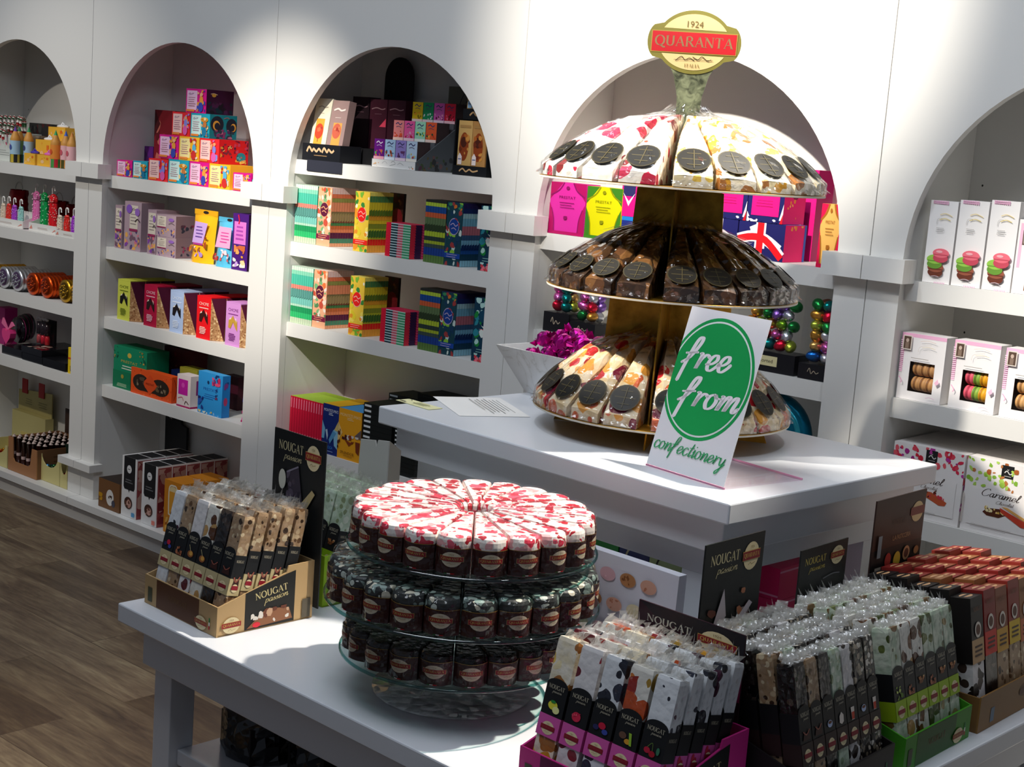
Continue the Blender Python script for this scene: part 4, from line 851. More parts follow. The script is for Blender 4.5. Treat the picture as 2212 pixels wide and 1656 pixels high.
def scoop(pl, pr, pt, y0, d, label, inner, sweets, seed):
    x0, x1 = X0(pl, y0, zb_), min(X0(pr, y0, zb_), -.578); w = x1-x0; h = zat(pt, (x0+x1)/2, y0)-zb_
    t = thing('display_carton', label, 'carton', ((x0+x1)/2, y0, zb_), group='cream scoop-front cartons'); q = .003
    m = MB(); sc = [(w/2*.8*math.cos(R(a)), h-h*.45*math.sin(R(a))) for a in range(0, 181, 20)]
    m.prism([(-w/2, 0), (w/2, 0), (w/2, h)]+sc+[(-w/2, h)], 'y', 0, q, 'd8cc8a'); m.box(-w/2, w/2, q, d, 0, q, 'c8bc7a'); m.box(-w/2, -w/2+q, q, d, q, h, 'd0c482'); m.box(w/2-q, w/2, q, d, q, h, 'd0c482'); m.box(-w/2+q, w/2-q, d-q, d, q, h*1.2, inner); part(m, 'carton_body', t)
    g = random.Random(seed)
    for k in range(6):
        b = MB(); b.ball((0, 0, 0), .012, .01, .009, sweets[k % len(sweets)]+'*', 8, 5); b.tube([(.011, 0, 0), (.02, 0, .004)], [.002, .006], sweets[k % len(sweets)]+'*', 6); b.tube([(-.011, 0, 0), (-.02, 0, .004)], [.002, .006], sweets[k % len(sweets)]+'*', 6)
        tag(b.build('wrapped_sweet', None, (t.location.x-w*.33+w*.13*k, y0+.022+.02*(k % 2), zb_+h*.5), g.uniform(0, 3)), f'wrapped sweet, {ORD[k]} from left in the {label}'[:95], 'sweet', 'wrapped sweets in the cream cartons')
    m = MB(); m.box(-w/2+q, w/2-q, q, d-q, q, h*.5-.0095, inner); part(m, 'inner_card', t)
scoop(84, 128, 983, .0, .115, 'cream carton with green lining', '16281c', ['4a90c0', '3a7a4a', '28402c', 'c8d8c0'], 3); scoop(129, 170, 1002, .0, .10, 'cream carton with red lining', '3a0e0a', ['a02c24', 'd07050'], 4)
scoop(-30, 15, 955, -.02, .16, 'cream carton at the left edge', 'c8b468', ['d8c81c', 'e8a030', 'b03018'], 5)
t = thing('display_carton', 'cream carton with tall back card and two red tags', 'carton', (X0(60, .24, zb_)+.02, .235, zb_)); m = MB(); m.box(-.15, .13, 0, .04, 0, .16, 'c8bc7c'); part(m, 'carton_body', t)
m = MB(); m.prism([(-.15, .1605), (.13, .1605), (.13, .27), (-.15, .25)], 'y', .03, .034, 'b8ac70'); m.deco(((-.15, .03, .16), (.28, 0, 0), (0, 0, .1), (0, -1, 0)), squig(.2, .45, .3, .6, 3, '8a8050', .03)+squig(.6, .9, .3, .6, 3, '8a8050', .03)); part(m, 'back_card', t)
for a in (-.09, .05): m = MB(); m.box(a-.022, a+.022, .024, .028, .24, .305, 'a81c24'); part(m, 'red_tag', t)
# ---------------------------------------------------------------- bay with the patterned bars
FL3 = 'floral chocolate bars standing in rows'
def bar_mesh(cover, spine, w=.066, th=.0112, h=.19):
    m = MB(); m.box(-w/2, w/2, 0, th-.0008, 0, h, cover['base'])
    f = boxfr(w, th-.0008, h); m.deco(f['front'], cover['art'])
    for sd in ('right', 'left'): m.deco(f[sd], [('r', 0, 1, a, b, c) for a, b, c in spine]+[('p', [(0, a), (1, a+.025), (1, b), (0, b-.025)], c) for a, b, c in cover.get('slash', ())])
    m.deco(f['top'], [('r', 0, 1, 0, 1, cover.get('top', cover['base']))])
    return m
def floral(cols, n, seed, badge, band, ink): return [('b', 0, 1, 0, 1, n, cols, .06, seed), ('e', .5, .62, .33, .135, ink), ('e', .5, .62, .3, .12, badge), ('l', [(.28, .64), (.45, .67), (.6, .63), (.75, .66)], .016, ink), ('l', [(.35, .58), (.5, .6), (.66, .57)], .014, ink), ('r', 0, 1, .12, .2, band)]+squig(.1, .9, .125, .195, 2, ink, .01)
FLAV = {
 'mint': ({'base': '2c9a78', 'art': floral(['6ad0a0', '2a7a5a', 'f0b0a0', '1a4a40'], 40, 1, '1a5a48', '3ac878', 'd0f0e0'), 'top': 'd8e8d8', 'slash': ((.45, .62, '5a9a90'),)},
   [(0, .1, 'c8d8b8'), (.1, .2, '2fc070'), (.2, .3, '1e9a5c'), (.3, .34, 'b8e0c8'), (.34, .56, '7ac8ba'), (.56, .6, '2a5a50'), (.6, .68, 'f08878'), (.68, .86, '4cc0a4'), (.86, .93, '8ad8b8'), (.93, 1, 'd8f0d8')]),
 'peach': ({'base': 'f0b088', 'art': floral(['f0e0d0', 'e8743c', '7ab078', 'f8d0b0', '5a8a5a', 'c8503c'], 44, 2, '5c1838', '7a1c40', 'f0a878'), 'top': 'f0d8d0', 'slash': ((.42, .58, 'a89060'),)},
   [(0, .06, 'f0a87c'), (.06, .14, '4a8a6a'), (.14, .24, '5a1440'), (.24, .3, 'f08a5c'), (.3, .36, 'd8703c'), (.36, .41, '4a8a50'), (.41, .46, 'b05a4a'), (.46, .54, 'f4cccc'), (.54, .6, '8a7a50'), (.6, .76, 'f0946c'), (.76, .83, '9a9a50'), (.83, .9, 'f07c54'), (.9, 1, 'f6d4d0')]),
 'yellow': ({'base': 'f0c840', 'art': floral(['f8e060', '7ab83a', 'f8f0d0', 'f0962c', '3a8a3a', 'e8d030'], 46, 3, 'f0201c', 'f4281c', 'fbb0a0'), 'top': 'f0e070', 'slash': ((.6, .72, '5a7a28'), (.24, .38, '3a6a2c'))},
   [(0, .12, 'f4a83c'), (.12, .22, 'f0201c'), (.22, .4, 'c8d038'), (.4, .48, '8a9a30'), (.48, .54, 'f0d030'), (.54, .7, 'f0a830'), (.7, .84, 'e0d030'), (.84, .94, '4a8a50'), (.94, 1, 'f0e870')]),
 'olive': ({'base': '1c2a24', 'art': floral(['8aa838', '2a5a3a', 'd86a3a', '1a3a5a'], 40, 4, '1c4a94', '1c4694', 'a0c0e0'), 'top': '28342c', 'slash': ((.5, .62, '2a3a20'),)},
   [(0, .12, '5a7a3c'), (.12, .24, '183c88'), (.24, .3, '3a4a44'), (.3, .35, 'a0b02c'), (.35, .42, '2a3a34'), (.42, .5, 'a8bc30'), (.5, .72, '5a7048'), (.72, .8, 'c85a34'), (.8, .9, '14468a'), (.9, .96, 'b0c83c'), (.96, 1, '2a2a28')]),
 'blue': ({'base': '14404c', 'art': floral(['3a8a5a', 'd8742c', '8ac03c', '123a5a', 'c8d8d0', 'a03a3a'], 42, 5, '123c8c', '14449c', 'b0a0c0'), 'top': '2a2a5a', 'slash': ((.26, .36, '0c2a5a'),)},
   [(0, .1, '8ac0d4'), (.1, .2, '0c3a54'), (.2, .3, '184c94'), (.3, .42, '7ab4d0'), (.42, .5, '3a5a80'), (.5, .64, 'c0707c'), (.64, .76, '78b4cc'), (.76, .84, 'a8d0d8'), (.84, .92, '1a2a64'), (.92, 1, '2a2058')]),
 'sea': ({'base': '0c3a50', 'art': [('b', 0, 1, 0, 1, 46, ['b8e0d8', '1a8a3c', 'e8f0e8', '0a2a4a', '2a8a9a'], .065, 6), ('b', .3, .9, .42, .52, 5, ['d83048', 'f08090'], .05, 3), ('r', 0, 1, .13, .22, '0c3450')]+squig(.2, 1, .135, .215, 2, '8ac0b8', .01)+[('b', .2, .8, .0, .12, 10, ['f07888', 'd8404c'], .06, 4), ('e', .6, .72, .28, .1, '0c4460')]}, [(0, 1, '0c3a50')]),
}
def stack_bars(u, s, flav, xr, y0, n, proto, lab):
    """n bars one behind another, covers to the front, spines to the right"""
    z = sz(u, s)+EPS; w = .066
    for k in range(n):
        p = (xr-w/2, y0+k*.0112, z); lb = lab(k)
        if proto.get(flav) is None:
            proto[flav] = tag(bar_mesh(*FLAV[flav]).build('chocolate_bar', None, p), lb, 'chocolate bar', FL3)
        else:
            o = proto[flav].copy(); COL.objects.link(o); o.location = p; o['label'] = lb
def stack_books(u, s, flav, xl, y0, n, lab, proto):
    z = sz(u, s)+EPS
    for k in range(n):
        p = (xl+.0112*(k+1), y0+.066, z); lb = lab(k)
        o = proto[flav+'b'] if flav+'b' in proto else None
        if o is None:
            o = tag(bar_mesh(*FLAV[flav]).build('chocolate_bar', None, p), lb, 'chocolate bar', FL3); proto[flav+'b'] = o
        else:
            o = o.copy(); COL.objects.link(o); o['label'] = lb
        o.location = (xl+.0112*(k+1), y0+.033, z); o.rotation_euler = (0, 0, R(90)); o.data = proto[flav+'b'].data
PB = {}
za = sz(2, 1)
SN = {1: 'upper', 2: 'lower'}
for s in (1, 2):
    for fl, px, n, nm, y0 in (('peach', 711, 10, 'peach', .034), ('yellow', 792, 9, 'yellow', .034), ('blue', 992, 11, 'dark blue', .034), ('sea', 1066, 9, 'sea blue', .032)):
        xr = xat(px, y0, za); xr = max(xr, EDGE[2][0]+.07); xr = min(xr, EDGE[2][1]-.003)
        stack_bars(2, s, fl, xr, y0, n, PB, lambda k, nm=nm, s=s: (f'front {nm} floral bar of its row on the {SN[s]} bar shelf' if k == 0 else f'{nm} floral bar, {ORD[k]} from the front of its row on the {SN[s]} bar shelf'))
    stack_books(2, s, 'mint', EDGE[2][0]+.004, .034, 10, lambda k, s=s: f'mint green bar standing spine out, {ORD[k]} from left on the {SN[s]} bar shelf', PB)
    stack_books(2, s, 'olive', xat(913, .034, za), .034, 8, lambda k, s=s: f'olive striped bar standing spine out, {ORD[k]} from left on the {SN[s]} bar shelf', PB)
    # pile of flat pink and navy bars
    z = sz(2, s)+EPS; xa, xb = xat(831, .034, za), xat(884, .034, za)
    for k in range(13):
        lb = f'flat red striped bar, {ORD[k]} from the bottom of the {SN[s]} bar shelf pile'
        if 'pile' not in PB:
            w = xb-xa; m = MB(); m.box(-w/2, w/2, 0, .075, 0, .0079, 'c81a48'); f = boxfr(w, .075, .0079)
            m.deco(f['front'], [('r', 0, .2, 0, 1, 'e81838'), ('r', .2, .48, 0, .6, '12343c'), ('r', .2, .48, .6, 1, 'c0d8dc'), ('r', .48, .7, .0, .6, 'd05a6a'), ('r', .48, .7, .6, 1, 'e8c0c8'), ('r', .7, 1, 0, .6, '3a9a6a'), ('r', .7, 1, .6, 1, 'b8e0c8')])
            m.deco(f['right'], [('r', 0, .3, 0, 1, 'e83048'), ('p', [(.3, 0), (.66, 0), (.6, 1), (.24, 1)], '3c1c4a'), ('r', .66, 1, 0, 1, 'e0185a'), ('p', [(.66, .0), (.8, .5), (.66, 1)], 'f05a8a')])
            PB['pile'] = tag(m.build('chocolate_bar', None, ((xa+xb)/2, .034, z)), lb, 'chocolate bar', 'flat striped bars in two piles')
        else:
            o = PB['pile'].copy(); COL.objects.link(o); o.location = ((xa+xb)/2, .034, z+k*.0081); o['label'] = lb; 
    cb = bar_mesh({'base': '3a1a14', 'art': [('b', 0, 1, 0, 1, 30, ['5a3a1c', '2a1410', '7a4a20', '1c2414'], .07, 9), ('e', .6, .55, .4, .2, '6a1018')]}, [(0, 1, '1c1210')])
    tag(cb.build('chocolate_bar', None, (xat(850, .16, za), .16, sz(2, s)+EPS)), f'dark red and brown bar in shade behind the flat pile, {SN[s]} bar shelf', 'chocolate bar')
# top shelf of that bay
zt = sz(2, 0)+EPS
def stand_box(pl, pr, pb, pt, y0, d, col, front, tilt, label, side=None, zb=None):
    x0, x1 = xat(pl, y0, zt+.03), xat(pr, y0, zt+.03); cx = (x0+x1)/2; zb = zat(pb, cx, y0) if zb is None else zb; h = zat(pt, cx, y0+.02)-zb
    o = tag(carton(x1-x0, d, h, col, front=front, side=side).build('chocolate_box', None, (cx, y0, zb)), label, 'box'); o.rotation_euler = (R(-tilt), 0, 0); return o
xL, xR = xat(660, .045, zt), xat(741, .045, zt)
t = thing('display_stand', 'black counter stand with gold lettering holding two upright cartons', 'stand', ((xL+xR)/2, .03, zt)); w = xR-xL
m = MB(); m.box(-w/2, w/2, 0, .003, .0, .055, '14161c'); m.box(-w/2, w/2, .003, .09, 0, .004, '101218'); m.box(-w/2, -w/2+.003, .003, .09, .004, .055, '14161c'); m.box(w/2-.003, w/2, .003, .09, .004, .055, '14161c'); m.deco(((-w/2, 0, 0), (w, 0, 0), (0, 0, .055), (0, -1, 0)), [('t', 'Gnaw', .34, .62, .26, .3, 'd8b48a', 'sans'), ('t', 'lyflav', .66, .62, .34, .32, 'd8b48a', 'sans'), ('r', .3, .7, .32, .36, 'a8845a')][:0]+[('l', [(.12, .5), (.18, .8), (.26, .55), (.3, .7), (.38, .55), (.44, .72), (.5, .55)], .13, 'd8b48a'), ('l', [(.53, .5), (.58, .78), (.66, .55), (.7, .72), (.78, .56), (.84, .7)], .13, 'd8b48a'), ('r', .32, .66, .3, .34, 'a8845a')]); part(m, 'tray', t)
m = MB(); m.box(-w*.3, w*.62, -.0095, -.0075, -.034, .002, '30323e'); m.box(-w*.3, w*.62, -.0075, -.0004, .0, .002, '30323e'); part(m, 'front_flap', t)
def leaning(cx, y, w, h, col, ink, art, label):
    o = carton(w, .03, h, col, front=art).build('chocolate_box', None, (cx, y, zt+.0096)); o.rotation_euler = (R(-9), R(0), 0); return tag(o, label, 'box', 'two upright cartons in the black stand')
hB = zat(218, (xL+xR)/2, .06)-zt
leaning(xL+w*.30, .038, w*.42, hB, 'e6dfca', '8a8478', [('r', .2, .72, .22, .66, 'f0a840'), ('e', .46, .45, .26, .13, 'd8482c'), ('b', .3, .65, .38, .52, 5, ['e87048', 'a83a3a'], .04, 3), ('l', [(.46, .33), (.46, .27)], .01, '8a2a1a'), ('l', [(.2, .85), (.4, .87), (.6, .85), (.8, .86)], .015, '9a9284'), ('r', .32, .6, .75, .757, 'b0a898'), ('r', .2, .7, .14, .146, 'b0a898')], 'cream upright carton with orange picture in the black stand')
leaning(xL+w*.74, .038, w*.42, hB*.98, 'a08480', 'e8d8d0', [('r', .25, .78, .2, .62, 'e8a050'), ('e', .5, .48, .26, .13, 'c86048'), ('b', .35, .7, .42, .56, 5, ['a83a30', 'e08a5a'], .04, 6), ('l', [(.15, .83), (.4, .86), (.6, .83), (.85, .85)], .03, 'ecdcd4'), ('r', .3, .65, .7, .71, 'd8c8c0'), ('r', .2, .7, .12, .127, 'd8c8c0')], 'mauve upright carton with orange picture in the black stand')
# tall dark display with rounded header
xb = xat(804, .034, zt)-.012; xa = xat(764, .20, zt+.2); w = xb-xa
t = thing('display_stand', 'tall black display with rounded header in shade under the arch', 'stand', ((xa+xb)/2, .13, zt))
hh = zat(180, (xa+xb)/2, .12)-zt
m = MB(); m.prism([(0, 0), (.13, 0), (.13, hh*.72), (.09, hh*.72), (.06, hh*.4), (0, hh*.2)], 'x', -w/2, -w/2+.004, '0b0b0e'); m.prism([(0, 0), (.13, 0), (.13, hh*.72), (.09, hh*.72), (.06, hh*.4), (0, hh*.2)], 'x', w/2-.004, w/2, '0b0b0e'); m.box(-w/2+.004, w/2-.004, 0, .004, 0, hh*.2, '0d0d10'); m.box(-w/2+.004, w/2-.004, .004, .13, 0, .004, '0b0b0e'); m.box(-w/2+.004, w/2-.004, .03, .125, .0045, hh*.2, '0b0b0e'); part(m, 'tray', t)
xc = xat(863, .265, zt+.3)-(xa+xb)/2; yh = .135; rw = .068; ht = zat(124, xat(862, .27, 1.7), .27)-zt
m = MB(); m.prism([(xc-rw, 0), (xc+rw, 0)]+[(xc+rw*math.cos(R(a)), ht-rw+rw*math.sin(R(a))) for a in range(0, 181, 12)], 'y', yh, yh+.005, '070709'); part(m, 'rounded_header', t)
cxs = (xa+xb)/2
for k, (a, c, lb) in enumerate(((-w*.31, '1c0c14', 'black carton at the left of the tall dark display'), (-w*.0, '3c1424', 'dark plum carton at the middle of the tall dark display'), (w*.31, '34101e', 'dark plum carton at the right of the tall dark display'))):
    o = carton(w*.29, .05, hh*.62 if k else hh*.64, c, front=[('l', [(.1, .8), (.4, .83), (.7, .8), (.9, .82)], .02, '8a6a70'), ('r', .3, .7, .7, .71, '6a4a54')]+([('p', [(.6, .45), (.98, .62), (.98, .45)], 'd0405a')] if k == 1 else []))
    tag(o.build('chocolate_box', None, (cxs+a, .186, zt+hh*.2+.0006)), lb, 'box')
# stepped display of small cartons
xa, xb = xat(804, .034, zt), xat(897, .034, zt); wS = xb-xa; cw = wS/4
t = thing('display_stand', 'stepped display with white front and grey flowery side', 'stand', ((xa+xb)/2, .032, zt)); ys = (0, .078, .156)
h0 = zat(342, xa, .034)-zt; hc = zat(299, xa, .034)-zt-h0; st = .062
m = MB(); D = .245; m.box(-wS/2, wS/2, 0, .004, 0, h0, 'f2f0ec'); m.deco(((-wS/2, 0, 0), (wS, 0, 0), (0, 0, h0), (0, -1, 0)), [('l', [(.24, .5), (.3, .8), (.36, .5)], .03, '9a9a9c'), ('l', [(.45, .7), (.5, .9), (.55, .6), (.47, .4), (.42, .3)], .03, '7a7a7e'), ('l', [(.6, .5), (.66, .75), (.74, .5)], .03, '9a9a9c'), ('b', .02, .18, .1, .6, 8, ['f0c890', 'f4b070'], .1, 3), ('b', .86, .98, .1, .5, 5, ['d8484a', 'e09060', '8a9a8a'], .1, 4)]); part(m, 'front_panel', t)
m = MB(); sidep = [(0, 0), (D, 0), (D, h0+2*st+.02), (.215, h0+2*st+.02), (0, h0)]
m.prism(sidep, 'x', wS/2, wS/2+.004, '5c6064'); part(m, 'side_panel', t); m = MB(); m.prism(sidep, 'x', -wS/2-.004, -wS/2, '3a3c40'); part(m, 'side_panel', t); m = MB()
m.face([(wS/2+.0041, a, b) for a, b in sidep], '5c6064')
m.deco(((wS/2+.004, 0, 0), (0, D, 0), (0, 0, h0+2*st), (1, 0, 0)), [('b', .02, .98, .0, .32, 40, ['6a5a3c', '5a3a4a', '4a5a3a', '3a3a3c', '7a5a5a'], .07, 5), ('t', 'L', .78, .52, .16, .22, '1c2c3c', 'script'), ('l', [(.86, .45), (.92, .5), (.96, .44)], .03, '1c2c3c')]); part(m, 'side_print', t)
m = MB()
for k in range(3): m.box(-wS/2, wS/2, .004 if k == 0 else ys[k], ys[k+1] if k < 2 else D, 0.0, h0+k*st, '5a5c60')
part(m, 'steps', t)
CC = [[('6a1482', 'f0a8b8', ['c83a9a', '5ab05a', 'd86a4a']), ('b0d0ec', 'e8f0f8', ['2a7a9a', '8a3a20', 'c86a4a']), ('9a86cc', 'f0d8e4', ['4a2a5a', '6a3a6a']), ('c0d4e8', 'f4ece0', ['d8c05a', 'a82a6a', '8ac0d8'])],
      [('f08a84', 'f8d0c0', ['e85a28', 'd84a3a']), ('ec5a96', 'f8d0d8', ['b81428', 'e8a0b8']), ('a0dcb4', 'f0f4e8', ['f0d81c', '1c7a44']), ('e0582a', 'f8d8c8', ['1c4a2c', 'f09a3c', 'c83a1c'])],
      [('d8c01c', 'f8e0d8', ['f0a030', '8a7a10']), ('129058', 'f4e0e0', ['f4f4f4', '2ab070']), ('d05ab0', 'f8d8e4', ['6a1038', 'f0a0c0']), ('d8183c', 'f8c8d0', ['6a0c1c', 'f07890'])]]
CN = [['violet', 'light blue', 'lavender', 'pale blue'], ['salmon', 'pink', 'mint green', 'orange'], ['yellow', 'emerald green', 'orchid pink', 'crimson']]
for k in range(3):
    for i in range(4):
        b, lo, ff = CC[k][i]
        m = carton(cw-.002, .055, hc, b, front=[('l', [(.2, .8), (.4, .88), (.6, .78), (.8, .86)], .05, 'efe6f0' if k == 0 and i == 0 else '3a3a6a'), ('l', [(.25, .66), (.5, .7), (.75, .64)], .03, 'c0b0d0' if k == 0 and i == 0 else '5a4a6a'), ('b', .08, .92, .16, .48, 10, ff, .09, k*4+i), ('r', 0, 1, 0, .14, lo)], side='4a3a3a')
        tag(m.build('chocolate_box', None, ((xa+xb)/2-wS/2+cw*(i+.5), .032+ys[k]+.0055, zt+h0+k*st+EPS)), f'small {CN[k][i]} carton on the {["bottom", "middle", "top"][k]} step of the stepped display', 'box', 'small cartons on the stepped display')
m = carton(.10, .02, zat(186, xat(970, .27, 1.7), .27)-zt-h0-2*st-.022, '6a6c58', front=[('b', 0, 1, 0, .4, 16, ['8a8a50', 'a87a70', '5a6a3a', '9a9a70'], .1, 3), ('t', 'L', .62, .6, .3, .4, '1c2a34', 'script'), ('l', [(.8, .5), (.9, .58), (.97, .5)], .03, '1c2a34')])
tag(m.build('header_card', None, ((xa+xb)/2+wS*.28, .25, zt+h0+2*st+.0206)), 'olive grey header card with dark script behind the stepped display', 'card')
# black rack with brown cartons at the right end
xa, xb = xat(979, .05, zt), xat(1052, .05, zt); w = xb-xa
t = thing('display_stand', 'black rack of brown cartons at the right end of the arch', 'stand', ((xa+xb)/2, .045, zt)); hz = [zat(352, xa, .05)-zt, zat(259, xa, .05)-zt]
m = MB(); m.box(-w/2, w/2, 0, .06, 0, .028, '0e1014'); m.box(-w/2, w/2, 0.03, .06, .164, .196, '0e1014'); m.box(-w/2, -w/2+.004, 0, .1, .028, .165, '0e1014'); m.box(w/2-.004, w/2, 0, .1, .028, .30, '0e1014'); m.box(-w/2, w/2, .096, .1, .0, .33, '0a0b0e')
m.deco(((-w/2, 0, 0), (w, 0, 0), (0, 0, .028), (0, -1, 0)), [('l', [(.2, .4), (.3, .7), (.4, .4), (.5, .65), (.6, .45), (.75, .6)], .16, 'c8a070')]); m.deco(((-w/2, .03, .164), (w, 0, 0), (0, 0, .032), (0, -1, 0)), [('l', [(.2, .4), (.3, .7), (.4, .4), (.5, .65), (.6, .45), (.75, .6)], .16, 'c8a070')]); part(m, 'rack', t)
def brown(x, y, z, h, c, seed, lab, tagc):
    m = carton(w*.40, .025, h, c, front=[('e', .45, .42, .34, .32, '8a3a12'), ('e', .42, .52, .22, .12, '4a1c0c'), ('b', .1, .9, .1, .7, 8, ['a85a20', '6a2a10', 'c88a40'], .07, seed), ('r', .1, .9, .84, .9, 'a8804a'), ('p', [(.06, .02), (.06, .2), (.2, .28), (.36, .2), (.36, .02)], tagc), ('r', .1, .32, .13, .15, '4a5a8a')])
    tag(m.build('chocolate_box', None, (x, y, z)), lab, 'box', 'brown cartons in the black rack')
cx = (xa+xb)/2
for k, (dz, dy, tg, nm) in enumerate(((.0286, .004, 'e8d8d4', 'lower'), (.1966, .032, '9ac0e0', 'upper'))):
    for i in (0, 1): brown(cx+(-.21+.42*i)*w, .045+dy, zt+dz, .132 if k == 0 else .10, ['c8a060', 'b08048'][i], k*2+i, f'brown carton with oval picture, {["left", "right"][i]} of the {nm} pair in the black rack', tg)
# low shelf: red, navy, yellow and black boxes
ZB = zat(985, xat(735, .03, .67), .03)
z4 = sz(2, 3)+EPS
def book(x, y, w, d, h, col, label, top, front=(), grp=None, **k):
    return tag(carton(w, d, h, col, top=top, front=front, **k).build('chocolate_box', None, (x, y, z4)), label, 'box', grp)
xa, xb = xat(622, .03, z4), xat(692, .03, z4); n = 13; bw = (xb-xa)/n; hB = zat(872, xb, .03)-z4
o0 = None
for i in range(n):
    lb = f'slim red box with lime top, {ORD[i]} from left in its row'
    if o0 is None:
        o0 = book(xa+bw*(i+.5), .032, bw-.0006, .15, hB, 'e8123c', lb, 'a8cc3c', front=[('r', .3, .7, .76, .97, 'fb7a94'), ('r', .3, .7, .04, .26, 'fb7a94'), ('r', .94, 1, 0, 1, 'a80c2c')], grp='slim red boxes in a row')
    else:
        o = o0.copy(); COL.objects.link(o); o.location = (xa+bw*(i+.5), .032, z4); o['label'] = lb
MZ = lambda ink: [('t', 'MONTEZUMA\'S', .5, .88, .88, .06, ink, 'sans')]+squig(.35, .65, .78, .84, 2, ink, .012)
xc = xat(727, .03, z4)
hN = zat(875, xc-.03, .03)-z4
book((xb+xc)/2+.001, .031, xc-xb-.002, .16, hN, '142a74', 'navy blue box with ice crystal print between red and yellow boxes', 'f0b41c', front=MZ('e8e8f0')+[('p', [(.0, .66), (.2, .5), (.16, .3), (0, .3)], '7ab8d8'), ('p', [(1, .62), (.7, .5), (.8, .2), (1, .14)], '90c4dc'), ('p', [(.22, .48), (.34, .5), (.4, .38), (.36, .28)], 'b8c8dc'), ('p', [(.46, .3), (.7, .5), (.9, .46), (.54, .22)], '5a9cc8'), ('p', [(.78, .52), (1, .7), (1, .5)], 'e0c070'), ('t', 'TZOGA', .48, .145, .5, .06, '3a8ad8', 'sans'), ('r', .3, .75, .06, .075, '8aa0d0')])
xd = xat(777, .03, z4)
book((xc+xd)/2, .030, xd-xc-.002, .10, zat(879, xc, .03)-z4, 'efa41c', 'yellow box with brown print left of the black boxes', '4a9ad4', side='5a3a10', front=MZ('f6d89a')+[('p', [(0, .72), (.2, .52), (0, .3)], 'f0c87a'), ('p', [(1, .66), (.72, .5), (1, .46)], '6a5a58'), ('b', .15, .95, .34, .5, 9, ['4a1c14', '8a3a1c', 'd8d0c8', '6a2c14'], .06, 3), ('p', [(.3, .4), (.5, .28), (.75, .4), (.55, .36)], '8a3a18'), ('p', [(.78, .4), (.98, .4), (.95, .15), (.82, .2)], '7a3418'), ('b', .0, .12, .2, .6, 5, ['3a1a10', '5a2a14'], .05, 5), ('t', 'SPLENDOR', .45, .135, .6, .055, '7a4a10', 'sans'), ('r', .3, .68, .075, .085, 'a8701c')])
def black_stack(px, y, n, w, d, th, zbase, lab, white=True):
    x = xat(px, y, zbase)+w/2; o0 = None
    for k in range(n):
        lb = f'flat black box, {ORD[k]} from the bottom of {lab}'
        if o0 is None:
            m = carton(w, d, th-.0006, '121614', front=[('r', .03, .26, .3, .72, 'e4e6e4')] if white else [('r', .1, .4, .4, .6, '2a302c')], side='0c0f0e', right=[('r', .1, .3, .42, .5, '4a504c')])
            o0 = tag(m.build('chocolate_box', None, (x, y, zbase)), lb, 'box', 'flat black boxes in stacks')
        else:
            o = o0.copy(); COL.objects.link(o); o.location = (x, y, zbase+k*th); o['label'] = lb
th = (zat(868, xat(790, .032, .8), .032)-z4)/12
black_stack(779, .032, 12, .135, .14, th, z4, 'the front black stack beside the yellow box')
black_stack(832, .175, 15, .16, .11, .0145, z4, 'the rear left black stack', True)
black_stack(893, .178, 16, .24, .11, .0150, z4, 'the rear right black stack', False)
black_stack(847, .034, 10, .10, .13, .0145, z4, 'the short front stack near the riser', True)
# ---------------------------------------------------------------- bay behind the tower
def curtain(base, drape, ink): return [('p', [(0, 1), (.35, 1), (.0, .66)], drape), ('p', [(.62, 1), (1, 1), (1, .66)], drape), ('l', [(.02, .74), (.25, .85), (.38, 1)], .03, ink), ('l', [(.98, .74), (.76, .85), (.64, 1)], .03, ink), ('p', [(0, .6), (.12, .4), (.18, .05), (0, .05)], drape), ('p', [(1, .6), (.88, .4), (.82, .05), (1, .05)], drape), ('l', [(.06, .5), (.14, .3), (.16, .06)], .02, ink), ('l', [(.94, .5), (.86, .3), (.84, .06)], .02, ink), ('r', 0, 1, 0, .06, drape), ('e', .5, .9, .05, .035, ink), ('t', 'PRESTAT', .5, .72, .46, .05, ink, 'sans')]+squig(.28, .72, .5, .64, 3, ink, .01)+[('b', .42, .58, .26, .36, 4, [ink], .04, 3)]
put('chocolate_box', 'pink carton with drawn curtains at the shelf\'s left', 'box', 3, 0, 1183, 1259, 395, .034, .06, 'd82a9c', front=curtain('d82a9c', 'b0085c', '8a0a5a'), group='curtain-print cartons')
put('chocolate_box', 'lime yellow carton with green curtain print', 'box', 3, 0, 1261, 1337, 405, .034, .06, 'd8d000', front=curtain('d8d000', '3a7a1c', '8a8a00'), group='curtain-print cartons')
FLAG = [('r', 0, 1, 0, 1, '1c1c5c'), ('l', [(.3, .9), (.42, .6), (.7, .5), (.97, .15)], .22, 'f4e8ec'), ('r', .37, .59, .3, 1, 'f4e8ec'), ('l', [(0, .5), (.3, .62), (.6, .55), (.9, .3)], .3, 'f4e8ec'), ('l', [(0, .5), (.3, .6), (.6, .54), (.96, .08)], .19, 'e81420'), ('r', .41, .55, .1, 1, 'e81420')]
PINKL = [('r', .12, .88, .2, .95, 'f0107c'), ('e', .5, .85, .05, .04, 'a00a50')]+squig(.2, .8, .45, .7, 3, 'b00a5a', .015)+[('b', .0, 1, .0, .2, 10, ['f4e8ec', '1c1c5c'], .06, 4)]
a = put('chocolate_box', 'lower flag-print box half hidden left of the tower\'s middle tier', 'box', 3, 0, 1339, 1372, 468, .036, .08, '1c2c7c', front=[('r', 0, 1, .85, 1, '1c7cc8')])
